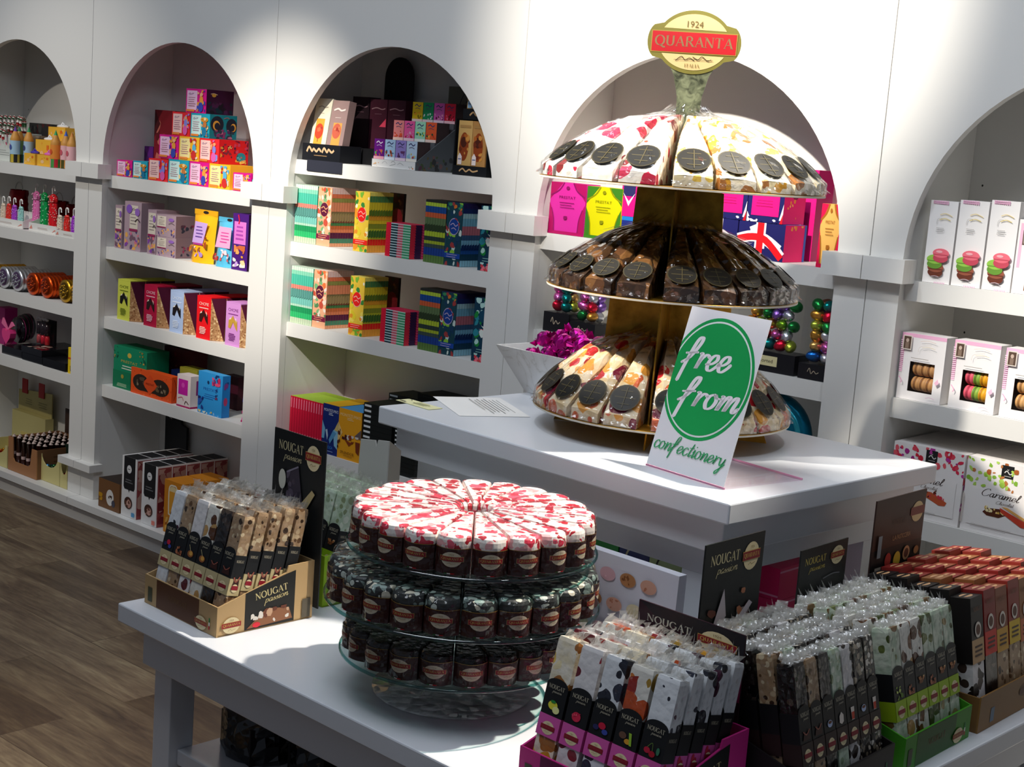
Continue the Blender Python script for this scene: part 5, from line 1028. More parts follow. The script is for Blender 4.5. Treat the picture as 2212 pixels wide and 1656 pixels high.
put('chocolate_box', 'upper flag-print box half hidden left of the tower\'s middle tier', 'box', 3, 0, 1339, 1372, 0, .036, .08, 'e8107c', zb=sz(3, 0)+EPS+a['h'], h=.09, front=[('r', .1, .9, .6, 1, '2a2a5c'), ('p', [(.1, .7), (.5, .3), (.9, .7), (.5, .45)], 'f4dce8')])
b1 = put('chocolate_box', 'lower flag-print box with pink side at the tower\'s right', 'box', 3, 0, 1590, 1690, 507, .034, .10, '1c1c5c', front=FLAG, side='f0106c', right=[('b', .1, .9, .75, .98, 5, ['f0883c', 'f8a858'], .07, 3), ('r', .9, 1, 0, 1, '3a5ab0')], top='1c6cc0', h=.092)
for pl, pr, lb, side in ((1535, 1611, 'upper pink-labelled flag box on the stack\'s left', None), (1612, 1690, 'upper pink-labelled flag box on the stack\'s right', 'f0106c')):
    put('chocolate_box', lb, 'box', 3, 0, pl, pr, 0, .034, .10, '1c1c5c', zb=sz(3, 0)+EPS+.0925, h=.082, front=[FLAG[0], ('p', [(0, .3), (.1, .1), (.3, 0), (0, 0)], 'f4e8ec'), ('p', [(.9, .1), (1, .6), (1, .1)], 'f4e8ec'), ('p', [(.92, .0), (1, .3), (1, 0)], 'e81420')]+PINKL, side=side, right=[('b', .1, .9, .05, .95, 8, ['f0883c', 'f8a858'], .07, 3), ('e', .5, .82, .12, .06, '8a0a4a')])
put('chocolate_box', 'second lower flag-print box behind the middle tier\'s edge', 'box', 3, 0, 1510, 1588, 507, .034, .10, '1c1c5c', front=FLAG, top='1c6cc0', h=.092)
put('chocolate_box', 'tall hot pink carton at the back of the shelf, right of the tower', 'box', 3, 0, 1722, 1750, 0, .18, .08, 'f0107c', h=zat(365, xat(1722, .18, 1.5), .18)-sz(3, 0), side='a80c5a')
put('chocolate_box', 'orange and pink curtain-print carton beside the right pilaster', 'box', 3, 0, 1762, 1806, 441, .032, .05, 'f8c064', front=curtain('f8c064', 'e8104c', 'b06a1c'), side='1a9ab0', right=[('p', [(0, 1), (1, 1), (1, .55), (.3, .5), (0, .8)], 'e8107c'), ('p', [(0, 0), (.5, 0), (.2, .5), (0, .5)], 'c8107c')], group='curtain-print cartons')
# clear egg boxes
EGGC = ['2a9a4a', '8ac02c', 'e81c3c', '1c6ac0', 'e0a040', '9a6ac8', 'e870c0', '14908c', 'd8d8e0', 'c8d84c', 'b86a4a', 'f0c070']
EN = ['green', 'lime', 'red', 'blue', 'gold', 'violet', 'pink', 'teal', 'silver', 'yellow green', 'copper', 'pale gold']
eggp = {}
mat_f = None
def egg(c):
    m = MB(); m.lathe([(0, -.0195)]+[((.0150*math.sin(R(a)))*(1+.12*math.cos(R(a))), -.0195*math.cos(R(a))) for a in range(22, 180, 22)]+[(0, .0195)], c+'*', 12)
    return m
def egg_box(px0, px1, y0, d, h, base_h, lab, nx, ny, nz, seed, name_tag=False):
    z = sz(3, 1)+EPS; x0, x1 = xat(px0, y0, z), xat(px1, y0, z); w = x1-x0
    t = thing('egg_box', lab, 'box', ((x0+x1)/2, y0, z), group='clear boxes of foil eggs')
    m = MB(); m.box(-w/2, w/2, 0, d, 0, base_h, '17151a'); m.deco(((-w/2, 0, 0), (w, 0, 0), (0, 0, base_h), (0, -1, 0)), [('r', .3, .72, .3, .8, 'e8dca8'), ('t', 'Assorted', .5, .55, .3, .18, '3a3428', 'sans')] if name_tag else [('l', [(.3, .5), (.36, .75), (.42, .4), (.5, .6), (.58, .45), (.66, .55)], .05, 'b0a08a')]); part(m, 'base_sleeve', t)
    m = MB(); m.box(-w/2, w/2, 0, d, base_h+.0006, h, 'film_plain'); part(m, 'clear_cover', t)
    g = random.Random(seed); q = 0; nxx = max(2, int((w-.012)/.0315)); nzz = int((h-base_h-.012)/.0255)
    for k in range(nzz):
        for j in range(ny):
            n_ = nxx-((k+j) % 2 if nxx > 2 else 0)
            for i in range(n_):
                if j > 0 and i < n_-1 and i > 0: continue
                c = g.randrange(len(EGGC)); q += 1
                x_ = (x0+x1)/2+(i-(n_-1)/2)*.0315+g.uniform(-.003, .003); x_ = min(x1-.0165, max(x0+.0165, x_))
                o_ = (x_, y0+.0195+j*.030+g.uniform(-.001, .002), z+base_h+.0182+k*.0255)
                pos = 'leftmost' if i == 0 else 'rightmost' if i == n_-1 else ORD[i]+' from left'
                lb = f'{EN[c]} foil egg, {pos}, {"front" if j == 0 else "rear"}, {ORD[k]} layer up, {lab.replace("clear ", "")}'
                rot = (R(g.uniform(50, 130)), R(g.uniform(-60, 60)), g.uniform(-.8, .8))
                if c not in eggp: o = eggp[c] = egg(EGGC[c]).build('foil_egg', None, o_)
                else: o = eggp[c].copy(); COL.objects.link(o); o.location = o_
                o.rotation_euler = rot; tag(o, lb, 'egg', 'foil eggs in the clear boxes')
egg_box(1172, 1226, .034, .07, .20, .055, 'clear left egg box', 3, 2, 4, 1)
egg_box(1229, 1283, .034, .07, .20, .04, 'clear second egg box', 3, 2, 4, 2)
egg_box(1583, 1713, .034,   .07, .222, .05, 'clear wide egg box', 6, 1, 6, 3, True)
egg_box(1722, 1789, .030, .075, .222, .038, 'clear right egg box', 3, 2, 6, 4)
m = MB(); m.lathe([(0, 0), (.095, 0), (.108, .006), (.108, .03), (.104, .036), (0, .038)], '12789a*', 40, (0, 0, .1085), axis='y'); m.lathe([(.02, -.002), (.05, -.004), (.052, -.001)], '0a4a64*', 30, (0, 0, .1085), axis='y'); m.lathe([(.078, -.002), (.09, -.003), (.092, .0)], '3ab0c8*', 40, (0, 0, .1085), axis='y')
tag(m.build('round_tin', None, (xat(1740, .06, sz(3, 2)+.1)-.108, .06, sz(3, 2)+EPS)), 'big round teal tin on the shelf under the foil eggs', 'tin')
# ---------------------------------------------------------------- bay with macarons
def macaron(mb, cx, cz, r, c, fr, tilt=0):
    pass
def mac_print(cx, cy, r, c, dk, asp): return [('e', cx, cy-r*.18, r*.92, r*asp*.55, dk), ('e', cx, cy+r*asp*.05, r, r*asp*.55, c), ('r', cx-r*.9, cx+r*.9, cy-r*asp*.2, cy-r*asp*.08, dk), ('e', cx-r*.2, cy+r*asp*.22, r*.4, r*asp*.15, 'f8b0b8' if c[0] == 'e' else c)]
def tall_mac(pl, pr, label):
    gh = [('r', .1+.065*i, .13+.065*i, .955, 1, 'f0b8d4') for i in range(9)]+[('r', .1, .66, .965, .975, 'f0b8d4'), ('r', .1, .66, .985, .995, 'f0b8d4')]
    return put('macaron_box', label, 'box', 4, 0, pl, pr, 434, .034, .06, 'f4f1ef', group='tall white macaron cartons', side='e8e4e2',
        front=gh+[('l', [(.4, .83), (.6, .85), (.85, .82)], .008, 'e8d090'), ('l', [(.3, .72), (.34, .78), (.5, .79)], .005, 'b8b4b0'), ('l', [(.4, .77), (.6, .79), (.8, .77)], .008, 'e0c870')]+squig(.3, .62, .62, .68, 3, 'a8a4a0', .006)+mac_print(.47, .185, .3, '9a5640', '6a3424', .34)+mac_print(.42, .285, .3, '98cc50', '6a9a38', .34)+mac_print(.62, .365, .3, 'ee7080', 'c84a5c', .34)+[('l', [(.35, .08), (.5, .09), (.65, .08)], .008, 'c8b8c0')]+[('r', .5+.06*i, .53+.06*i, 0, .02, 'f0b8d4') for i in range(7)])
tall_mac(1991, 2050, 'tall white macaron carton nearest the pilaster'); tall_mac(2053, 2116, 'tall white macaron carton, middle of the three'); tall_mac(2119, 2181, 'tall white macaron carton, third from the pilaster')
put('macaron_box', 'white macaron carton with portrait stamp cut by the photo\'s right edge', 'box', 4, 0, 2183, 2290, 478, .034, .06, 'f4f1ef', front=[('r', .04, .1, .35, .95, 'f4c0d8'), ('r', .1, .22, .66, .86, '6a5a50'), ('r', .12, .2, .68, .84, 'a09084'), ('r', .25, .8, .05, .4, '8a5a38')])
def mac_box(pl, pr, pt, cols, names, label):
    z = sz(4, 1)+EPS; y0 = .034; x0, x1 = xat(pl, y0, z), xat(pr, y0, z); w = x1-x0-.003; h = zat(pt, x0, y0)-z; d = .055
    t = thing('macaron_box', label, 'box', ((x0+x1)/2, y0, z), group='white window boxes of macarons'); m = MB()
    a0, a1, b0, b1 = .24, .80, .13, .58
    X = lambda a: -w/2+a*w
    for q in ((X(0), X(a0), 0, h), (X(a1), X(1), 0, h), (X(a0), X(a1), 0, h*b0), (X(a0), X(a1), h*b1, h)): m.box(q[0], q[1], 0, .0015, q[2], q[3], 'f5f1f0')
    m.box(X(0), X(0)+.0015, .0015, d, 0, h, 'f0ecea'); m.box(X(1)-.0015, X(1), .0015, d, 0, h, 'f0ecea'); m.box(X(0)+.0015, X(1)-.0015, d-.0015, d, 0, h, '3a2018'); m.box(X(0)+.0015, X(1)-.0015, .0015, d-.0015, 0, .0015, 'f0ecea'); m.box(X(0)+.0015, X(1)-.0015, .0015, d-.0015, h-.0015, h, 'f0ecea')
    f = boxfr(w, d, h)['front']
    m.deco(f, [('r', 0, 1, .945, 1, 'f4b8d6'), ('r', 0, .075, .4, .945, 'f4b8d6')]+[('r', 0, .075, .4+.03*i, .412+.03*i, 'fbe0ee') for i in range(17)]+[('r', .05, .25, .75, .965, 'e8dcd0'), ('r', .07, .23, .765, .95, '5a4438'), ('e', .15, .89, .035, .03, 'c8b0a0'), ('r', .11, .19, .77, .86, '8a7464'), ('l', [(.45, .9), (.62, .92), (.8, .9)], .006, 'e8d0c0'), ('l', [(.42, .74), (.46, .82), (.7, .86)], .004, 'd8c8b8'), ('l', [(.5, .81), (.65, .83), (.8, .81)], .006, 'e8d8b0')]+squig(.25, .8, .62, .66, 1, 'a09890', .008)+[('l', [(.05, .34), (.12, .28), (.1, .24)], .012, 'f0a8cc'), ('p', [(.86, .32), (.93, .38), (.96, .32), (.9, .28)], 'f4c0d8'), ('l', [(.7, .07), (.8, .09), (.9, .07)], .006, 'f0c0d8')])
    part(m, 'carton', t)
    m = MB(); m.face([(X(a0), .0008, h*b0), (X(a1), .0008, h*b0), (X(a1), .0008, h*b1), (X(a0), .0008, h*b1)], 'film_plain'); part(m, 'window', t)
    r = h*(b1-b0)*.245
    for j in range(2):
        for i in range(4):
            c, dk = cols[i]; xx = X(a0)+.016+i*(X(a1)-X(a0)-.012)/3.1; zz = h*b0+r+.001+j*r*2.06
            mm = MB(); n = [(0, 0), (r*.9, .0), (r, .004), (r*.96, .008), (r*.9, .010)]; prof = [(0, -.013), (r*.7, -.0125), (r*.95, -.009), (r, -.004), (r*.97, -.003)]
            mm.lathe(prof, c, 20, (0, 0, 0), axis='x'); mm.lathe([(r*.97, -.003), (r*.93, -.0025), (r*.93, .0025), (r*.97, .003)], dk, 20, axis='x'); mm.lathe([(-0, .013)][:0]+[(r*.97, .003), (r, .004), (r*.95, .009), (r*.7, .0125), (0, .013)], c, 20, axis='x')
            o = mm.build('macaron', None, (t.location.x+xx, y0+.005+r, z+zz), R(-12)); tag(o, f'{names[i]} macaron, {ORD[i]} from left in the {["lower", "upper"][j]} row of the {label.split(" with")[0].replace("white macaron box", "box")}'[:100], 'macaron', 'macarons behind the box windows')
TAN = ('c8925a', '8a5a30'); mac_box(1933, 2030, 716, [TAN]*4, ['tan']*4, 'left white macaron box with tan macarons in its window')
mac_box(2045, 2146, 732, [('e0586c', 'a83048'), ('8aaa3c', '5a7a28'), ('e8a41c', 'b07810'), ('e8a41c', 'b07810')], ['pink', 'green', 'yellow', 'yellow'], 'middle white macaron box with pink and green macarons')
mac_box(2155, 2262, 750, [('d8a468', '9a6a38')]*4, ['light tan']*4, 'right white macaron box with light tan macarons')
def caramel(pl, pr, pt, y0, cols, seed, label, nut):
    fr = [('b', 0, 1, .62, 1, 54, cols, .045, seed), ('r', .46, .62, .8, .97, '1c1a1c'), ('l', [(.5, .87), (.53, .9), (.57, .86), (.6, .88)], .012, 'e8e4e0'), ('r', .5, .59, .825, .833, 'c8c4c0'), ('p', [(.53, .93), (.545, .915), (.56, .93), (.545, .905)], 'e8e4e0'),
        ('r', .08, .92, .1, .6, 'f6f1ee'), ('t', 'Caramel', .5, .565, .52, .11, '4a3c38', 'script')] + [('t', 'Chocolat', .56, .46, .24, .05, '8a7c74', 'script')]+([('p', [(.28, .3), (.34, .36), (.5, .38), (.6, .32), (.5, .26), (.34, .26)], '5a2a18'), ('b', .3, .58, .31, .39, 14, ['f0d080', 'e0b050', 'f8e8b0'], .025, 3), ('p', [(.5, .4), (.56, .38), (.9, .26), (.88, .2), (.8, .2), (.52, .34)], 'd0442c'), ('p', [(.52, .42), (.6, .42), (.9, .3), (.88, .27)], 'e8b060')] if nut else [('p', [(.5, .4), (.6, .4), (.82, .3), (.8, .25), (.72, .24), (.52, .32)], 'c85a34'), ('b', .5, .78, .32, .44, 10, ['4a1c14', 'd83a4a', '6a2a18'], .03, 4), ('p', [(.3, .34), (.44, .38), (.5, .3), (.36, .28)], '5a2a18')])+squig(.1, .75, .06, .13, 2, 'b0a8a4', .004)+[('r', .0, .02, .1, .5, 'd8ccc4')]
    return put('chocolate_box', label, 'box', 4, 2, pl, pr, pt, y0, .04, 'f6f1ee', front=fr, group='white caramel boxes', right=[('b', 0, 1, .1, 1, 20, cols, .06, seed)])
RED_ = ['e02c4c', 'd8203c', 'b02a8a', 'e8485c', 'c03aa0', 'f0606c']; GRN = ['9ac83c', 'b0602c', 'a8d050', '8ab83c', 'c07840', 'b8dc60']
for nm, row, pl, pr, pt, c, sd, nut in (('red berry', 'left', 1915, 2068, 967, RED_, 2, 0), ('green and nut', 'right', 2072, 2235, 1000, GRN, 5, 1)):
    f0 = caramel(pl, pr, pt, .034, c, sd, f'white caramel box with {nm} print, front of the {row} row', nut)
    for k in range(1, 6):
        o = f0.copy(); COL.objects.link(o); o.location.y = .034+.0408*k; o['label'] = f'white caramel box with {nm} print, {ORD[k]} from front in the {row} row'
# ================================================================ glass cake stand
CX, CY = 2.970, -1.446
def offs(x, y, k): return None
cs = thing('cake_stand', 'three-tier glass cake stand with ribbed crystal foot on the low table', 'cake stand', (CX, CY, TZ+.0006))
m = MB(); m.lathe([(0, 0), (.125, 0), (.132, .002), (.132, .005), (.07, .006), (0, .006)], 'crystal', 48); part(m, 'base_disc', cs)
m = MB()
N = 32
def foot(u, v):
    a = 2*math.pi*u; r = .018+.047*(1-v)**1.6+.004*math.cos(16*a)*(1-v*.6); return (r*math.cos(a), r*math.sin(a), .0065+.0575*v)
m.grid(foot, 128, 10, 'crystal'); part(m, 'crystal_foot', cs)
TIER = [(.0725, .190, (0, 0)), (.1645, .226, (.005, .004)), (.2535, .205, (.012, .012))]
for z, r, (ox, oy) in TIER:
    m = MB(); m.lathe([(0, z-.006), (r-.003, z-.006)], 'glass', 64, (ox, oy, 0)); m.lathe([(r-.003, z), (0, z)], 'glass', 64, (ox, oy, 0)); m.lathe([(r-.003, z-.006), (r, z-.0045), (r, z-.0015), (r-.003, z)], 'glass_edge', 64, (ox, oy, 0)); part(m, 'glass_plate', cs)
m = MB(); m.tube([(0, 0, .064), (0, 0, .246)], .012, 'crystal', 16); part(m, 'glass_column', cs)
def wedge_outline(r0, r1, a, bul, n=9, grow=0.0):
    """plan of a cake slice pointing at the centre, rounded outside"""
    w0, w1 = r0*math.tan(a), (r1-bul)*math.tan(a)
    pts = [(r0-grow, -w0-grow*.5), (r1-bul, -w1-grow)]
    for k in range(1, n): t = -1+2*k/n; pts.append((r1-bul+bul*(1-abs(t)**2.2)+grow, (w1+grow)*t))
    pts += [(r1-bul, w1+grow), (r0-grow, w0+grow*.5)]
    return pts
def slice_parts(t, r0, r1, n, h, nougat, hb, bul=.015, sink=0.0):
    a = math.pi/n*.962; o = wedge_outline(r0, r1, a, bul); cx = (r0+r1)*.6
    def ring(k, z, g=0.0): return [(cx+(x-cx)*k, y*k, z) for x, y in wedge_outline(r0, r1, a, bul, grow=g)]
    m = MB(); lv = [(.985, .001), (.985, h*.76), (.972, h*.88), (.94, h*.96), (.87, h)]
    for (k0, z0), (k1, z1) in zip(lv, lv[1:]):
        A, B = ring(k0, z0), ring(k1, z1); q = len(A)
        for i in range(q): m.face([A[i], A[(i+1) % q], B[(i+1) % q], B[i]], nougat)
    m.face(ring(.87, h), nougat); m.face(ring(.985, .001)[::-1], nougat); part(m, 'nougat_slice', t)
    # printed card band round the outside
    w1 = (r1-bul)*math.tan(a); yy = [w1*(-1+2*k/12) for k in range(13)]
    def ax(y): return r1-bul+bul*(1-min(1, abs(y/w1))**2.2)
    m = MB()
    pts = [(r1*.82, -(r1*.82)*math.tan(a)+.0003)]+[(ax(y)+.0011, y) for y in yy]+[(r1*.82, (r1*.82)*math.tan(a)-.0003)]
    for p, q in zip(pts, pts[1:]): m.face([(p[0], p[1], .002), (q[0], q[1], .002), (q[0], q[1], hb), (p[0], p[1], hb)], '38130e', True)
    for p, q in zip(pts, pts[1:]): m.face([(p[0]+.0002, p[1], hb-.0008), (q[0]+.0002, q[1], hb-.0008), (q[0]+.0002, q[1], hb), (p[0]+.0002, p[1], hb)], 'a8843c')
    d = MB(); d.strip = True; W_ = .044; d.deco(((0, -W_/2, .002), (0, W_, 0), (0, 0, hb-.002), (1, 0, 0)), logo(.5, .58, .82, .58, 'c8a85a', 'd8cbb0')+[('r', .38, .5, .035, .065, 'e8e4dc'), ('r', .5, .64, .035, .065, 'c01a20'), ('r', .28, .38, .035, .065, '1a6a34')])
    for f, mi in zip(d.f, d.m):
        m.face([(d.v[i][0]+ax(d.v[i][1])+.0012, d.v[i][1], d.v[i][2]) for i in f], 'card'); m.m[-1] = (m.mats.index(d.mats[mi]) if d.mats[mi] in m.mats else (m.mats.append(d.mats[mi]) or len(m.mats)-1))
    part(m, 'printed_band', t, label='dark brown printed band with oval badge')
    # cellophane
    g = random.Random(n); m = MB(); lv = [(1.0, .0006), (1.0, h*.78), (.985, h*.91), (.95, h*.985), (.88, h+.003)]
    R_ = []
    for k, z in lv: R_.append([(p[0]+.0022*(1 if p[0] > cx else 0)+g.uniform(-.0006, .0006), p[1]*(1+g.uniform(-.015, .012)), z+g.uniform(-.0008, .0008)) for p in ring(k, z)])
    for A, B in zip(R_, R_[1:]):
        q = len(A)
        for i in range(q): m.face([A[i], A[(i+1) % q], B[(i+1) % q], B[i]], 'film')
    m.face(R_[-1], 'film')
    for k in range(3):
        y = g.uniform(-.001, .001); m.face([(r0+.03+.02*k, y-.004, h+.003), (r0+.06+.03*k, y+.004, h+.004), (r0+.045+.03*k, y+.003, h+.008), (r0+.02+.02*k, y-.002, h+.007)], 'film')
    part(m, 'cellophane', t)
MATS['card'] = M('ffffff')
CN_ = ['white raspberry nougat cake slice', 'dark almond-topped cake slice', 'dark chocolate cake slice']
NS = [(20, 'nougat_cocoa', .048, .039), (23, 'nougat_flake', .058, .042), (21, 'nougat_red', .060, .042)]
for ti, (n, nm, h, hb) in enumerate(NS):
    z, r, (ox, oy) = TIER[ti]; s0 = None; tn = ['bottom', 'middle', 'top'][ti]
    vx, vy = CAM.x-CX-ox, CAM.y-CY-oy; a0 = math.atan2(vy, vx)
    for k in range(n):
        a = a0+2*math.pi*(k+.5)/n; q = k if k < n/2 else k-n
        side = 'right' if q >= 0 else 'left'; i = q+1 if q >= 0 else -q
        lb = f'{CN_[2-ti]}, {ORD[i-1]} {side} of front centre on the {tn} glass plate'
        p = (CX+ox, CY+oy, TZ+.0012+z)
        if s0 is None:
            s0 = thing('cake_slice', lb, 'cake slice', p, a, f'cake slices on the {tn} plate'); slice_parts(s0, .024, r-.006, n, h, nm, hb)
        else: dup(s0, p, a, lb)
# ================================================================ three-tier tower of wrapped nougat wedges
TX, TY = 2.852, -.769
tw = thing('nougat_tower', 'gold card three-tier tower with red and cream topper sign on the riser', 'display tower', (TX, TY, RZ+.0006), R(29.5))
LEV = [(.040, .256), (.280, .247), (.487, .278)]
def panel(hws, th=.003):
    pts = [(w, z) for w, z in hws]+[(-w, z) for w, z in hws[::-1]]; return pts
m = MB(); m.prism(panel([(.215, 0), (.20, .038), (.13, .04), (.12, .27), (.095, .28), (.085, .48), (.03, .49)]), 'y', -.0015, .0015, 'gold_card'); part(m, 'cross_panel', tw)
m = MB(); pp = panel([(.215, 0), (.20, .038), (.185, .04), (.15, .27), (.10, .28), (.085, .48), (.03, .49)])
m.prism([(y, z) for y, z in pp], 'x', -.0015, .0015, 'gold_card'); part(m, 'cross_panel', tw)
for z, r in LEV:
    m = MB(); m.lathe([(0, z), (r-.001, z), (r, z+.001), (r, z+.0035), (r-.001, z+.0045), (0, z+.0045)], 'gold_card', 64); m.lathe([(r+.0003, z+.0006), (r+.0003, z+.004)], 'd8d2c4', 64); part(m, 'tier_disc', tw)
# topper: stem and emblem
m = MB(); em = .095
out = []
for a in range(0, 360, 6):
    x, z = .074*math.cos(R(a)), .054*math.sin(R(a)); 
    out.append((x, .765+z))
def emb(k):
    pts = []
    for a in range(-90, 270, 5):
        c_, s_ = math.cos(R(a)), math.sin(R(a)); x, z = .073*k*c_, .060*k*s_
        if abs(z) < .033*k: x = math.copysign(max(abs(x), .068*k+.022*k*math.sqrt(max(0, 1-(z/(.034*k))**2))), x)
        pts.append((x, .763+z))
    return pts
stem = [(-.036, .490), (.036, .490)] if 0 else [(-.020, .492), (.020, .492), (.021, .60), (.024, .66), (.034, .70), (.05, .728)]
m.prism(stem+[(x, z) for x, z in emb(1.0) if z > .735 or 0][0:0]+[(-.05, .728), (-.034, .70), (-.024, .66), (-.021, .60)], 'y', -.002, .001, 'olive_foil')
ts = part(m, 'topper_stem', tw)
m = MB(); m.prism(emb(1.0), 'y', -.0035, .0015, '77702f')
f = ((-.090, -.0036, .703), (.18, 0, 0), (0, 0, .12), (0, -1, 0))
cap = lambda lo, hi: [(.5+.375*math.cos(R(a)), .5+.44*math.sin(R(a))) for a in range(lo, hi+1, 6)]
m.deco(f, [('p', cap(26, 154), 'd8bd84'), ('p', cap(206, 334), 'd8bd84'), ('r', .04, .96, .32, .665, '9a8238'), ('r', .05, .95, .335, .65, 'b4121e'), ('t', 'QUARANTA', .5, .49, .84, .2, '8a6a48', 'serif'), ('t', '1924', .5, .78, .17, .1, '6a5a30'), ('t', 'ITALIA', .5, .13, .16, .055, '8a7440', 'serif')]+[('l', [(.32, .2), (.38, .27), (.42, .22), (.47, .25), (.52, .21)], .012, '4a3c20'), ('l', [(.5, .27), (.56, .23), (.6, .28), (.66, .22), (.7, .24)], .012, '4a3c20'), ('l', [(.3, .215), (.5, .225), (.72, .23)], .006, '4a3c20')])
part(m, 'topper_emblem', ts, label='oval emblem with red bar and gold edge')
def dome_parts(t, Rr, n, H, nougat, r0, rim, sp=2.0):
    a = math.pi/n*.90; K = 9
    def prof(s): r = r0+(Rr-r0)*s; return r, rim+(H-rim)*(1-s**sp)
    def loft(mb, mat, gw, gh, jit=0, seed=1):
        g = random.Random(seed); rows = []
        for k in range(K+1):
            r, z = prof(k/K); w = r*math.tan(a)*(1-.08*(k == K))*(1+gw)
            if k == K: r += gh
            j = lambda: g.uniform(-jit, jit)
            rows.append([(r+j(), -w, 0.0008), (r+j(), -w*(.98+4*j()), (z+gh)*.86+j()), (r+j(), -w*.5+j(), z+gh+j()), (r+j(), w*.5+j(), z+gh+j()), (r+j(), w*(.98+4*j()), (z+gh)*.86+j()), (r+j(), w, .0008)])
        i0 = len(mb.v)
        for A, B in zip(rows, rows[1:]):
            for i in range(5): mb.face([A[i], B[i], B[i+1], A[i+1]], mat, False)
        mb.face(rows[-1], mat); mb.face(rows[0][::-1], mat)
        mb.face([rows[0][0], rows[0][5], rows[-1][5], rows[-1][0]], mat)
    m = MB(); loft(m, nougat, -.02, 0, .0022, 3); part(m, 'nougat_wedge', t)
    # oval sticker lying on the outer slope
    s1 = .86; (ra, za), (rb, zb) = prof(.78), prof(.975); U = Vector((0, 1, 0)); V = Vector((rb-ra, 0, zb-za)); nn = V.normalized().cross(U)*-1
    if nn.z < 0: nn = -nn
    V = -V
    m = MB(); o = Vector((rb, 0, zb)); wS = Rr*math.tan(a)*1.62
    m.deco((o-U*wS/2+nn*.0042, U*wS, V, nn), [('e', .5, .5, .5, .5, '3a331c'), ('e', .5, .5, .46, .46, '14120c'), ('l', [(.15, .5), (.85, .5)], .03, '4a4228'), ('l', [(.3, .75), (.7, .75)], .03, '4a4228'), ('l', [(.3, .25), (.7, .25)], .03, '4a4228'), ('l', [(.5, .1), (.5, .9)], .03, '4a4228')]); part(m, 'oval_sticker', t)
    m = MB(); loft(m, 'film_shiny', .025, .0028, .0018, 9)
    # skirt of spare film beyond the rim and a gathered tail at the centre
    g = random.Random(5); r, z = prof(1); w = r*math.tan(a)
    P = [[(r+.001, y*w, .012), (r+.008+g.uniform(-.003, .004), y*w*.99, .001+g.uniform(0, .005))] for y in (-1, -.5, 0, .5, 1)]
    for A, B in zip(P, P[1:]): m.face([A[0], A[1], B[1], B[0]], 'film_shiny')
    r, z = prof(0.0); wt = lambda q: q*math.tan(a)*.95
    m.face([(r+.03, -wt(r+.03), z*.985), (r+.03, wt(r+.03), z*.985), (r+.004, wt(r), z+.012+g.uniform(0, .01)), (r, -wt(r), z+.012)], 'film_shiny'); m.face([(r+.10, -.010, prof(.45)[1]+.003), (r+.10, .009, prof(.45)[1]+.004), (r+.01, .004, z+.008), (r+.01, -.005, z+.010)], 'film_shiny')
    part(m, 'cellophane', t)
DV = [('nougat_jelly', .150, .050, 'fruit jelly nougat wedge', 'lowest', 2.0), ('nougat_dome', .128, .050, 'dark chocolate nougat wedge', 'middle', 1.7), ('nougat_almond', .132, .030, 'white nougat wedge', 'top', 2.1)]
NW = 20
for ti, (nm, H, r0, nmx, tn, sp) in enumerate(DV):
    z, r = LEV[ti]; protos = {}
    kinds = [nm] if ti < 2 else ['nougat_berrywhite', 'nougat_citrus']
    vx, vy = CAM.x-TX, CAM.y-TY; av = math.atan2(vy, vx)
    for k in range(NW):
        a = R(29.5)+math.pi/2*(k//5)+R(4)+R(86/5)*(k % 5+.5-.0)-R(2)
        q = ((a-av+math.pi) % (2*math.pi))-math.pi
        kd = kinds[0] if len(kinds) == 1 else (kinds[0] if q < -.1 else kinds[1])
        side = 'left' if q < 0 else 'right'; i = int(abs(q)/(2*math.pi/NW))
        nl = nmx if ti < 2 else ('white cranberry nougat wedge' if kd == kinds[0] else 'white citrus nougat wedge')
        lb = f'wrapped {nl}, {ORD[i]} {side} of front centre on the tower\'s {tn} tier'
        p = (TX, TY, RZ+.0006+z+.005)
        if kd not in protos:
            if kd == 'nougat_berrywhite' and kd not in MATS: mat_nougat(kd, 'fbf6ee', ['c01a3c', 'a8482a', 'd83a5a', '8a2a2a'], 26, .34, 'f2e8d8')
            s0 = thing('nougat_cake_wedge', lb, 'nougat wedge', p, a, f'wrapped wedges on the {tn} tier'); dome_parts(s0, r-.004, NW, H, kd, r0, .022 if ti != 1 else .026, sp); protos[kd] = s0
        else: dup(protos[kd], p, a, lb)
# ================================================================ things on the riser
def RP(px, py): return onZ(px, py, RZ)
b = RP(1114, 846); bc = (b.x+.075, b.y+.075)
bw = thing('marble_bowl', 'white marble square bowl of magenta sweets on the riser', 'bowl', (bc[0], bc[1], RZ+.0006), R(-4)); m = MB()
def sq(h, z): return [(-h, -h, z), (h, -h, z), (h, h, z), (-h, h, z)]
lv = [(.060, 0), (.112, .102), (.106, .102), (.056, .008)]
for (h0, z0_), (h1, z1_) in zip(lv, lv[1:]):
    A, B = sq(h0, z0_), sq(h1, z1_)
    for i in range(4): m.face([A[i], A[(i+1) % 4], B[(i+1) % 4], B[i]], 'marble')
m.face(sq(.06, 0)[::-1], 'marble'); m.face(sq(.056, .008), 'marble'); part(m, 'bowl_body', bw)
def foil_sweet(col):
    m = MB(); g = random.Random(8)
    m.grid(lambda u, v: ((.019+.005*g.random())*math.cos(2*math.pi*u)*math.sin(math.pi*v)**.7, (.016+.005*g.random())*math.sin(2*math.pi*u)*math.sin(math.pi*v)**.7, -.017*math.cos(math.pi*v)+.004*g.random()), 10, 6, col, False)
    for s in (-1, 1):
        for k in range(4): m.face([(s*.016, -.004+.002*k, 0), (s*(.030+.006*g.random()), -.014+.008*k, -.008+.012*g.random()), (s*(.032+.006*g.random()), -.006+.008*k, .006+.014*g.random()), (s*.018, .002*k, .006)], col)
    return m
fs = None; g = random.Random(12)
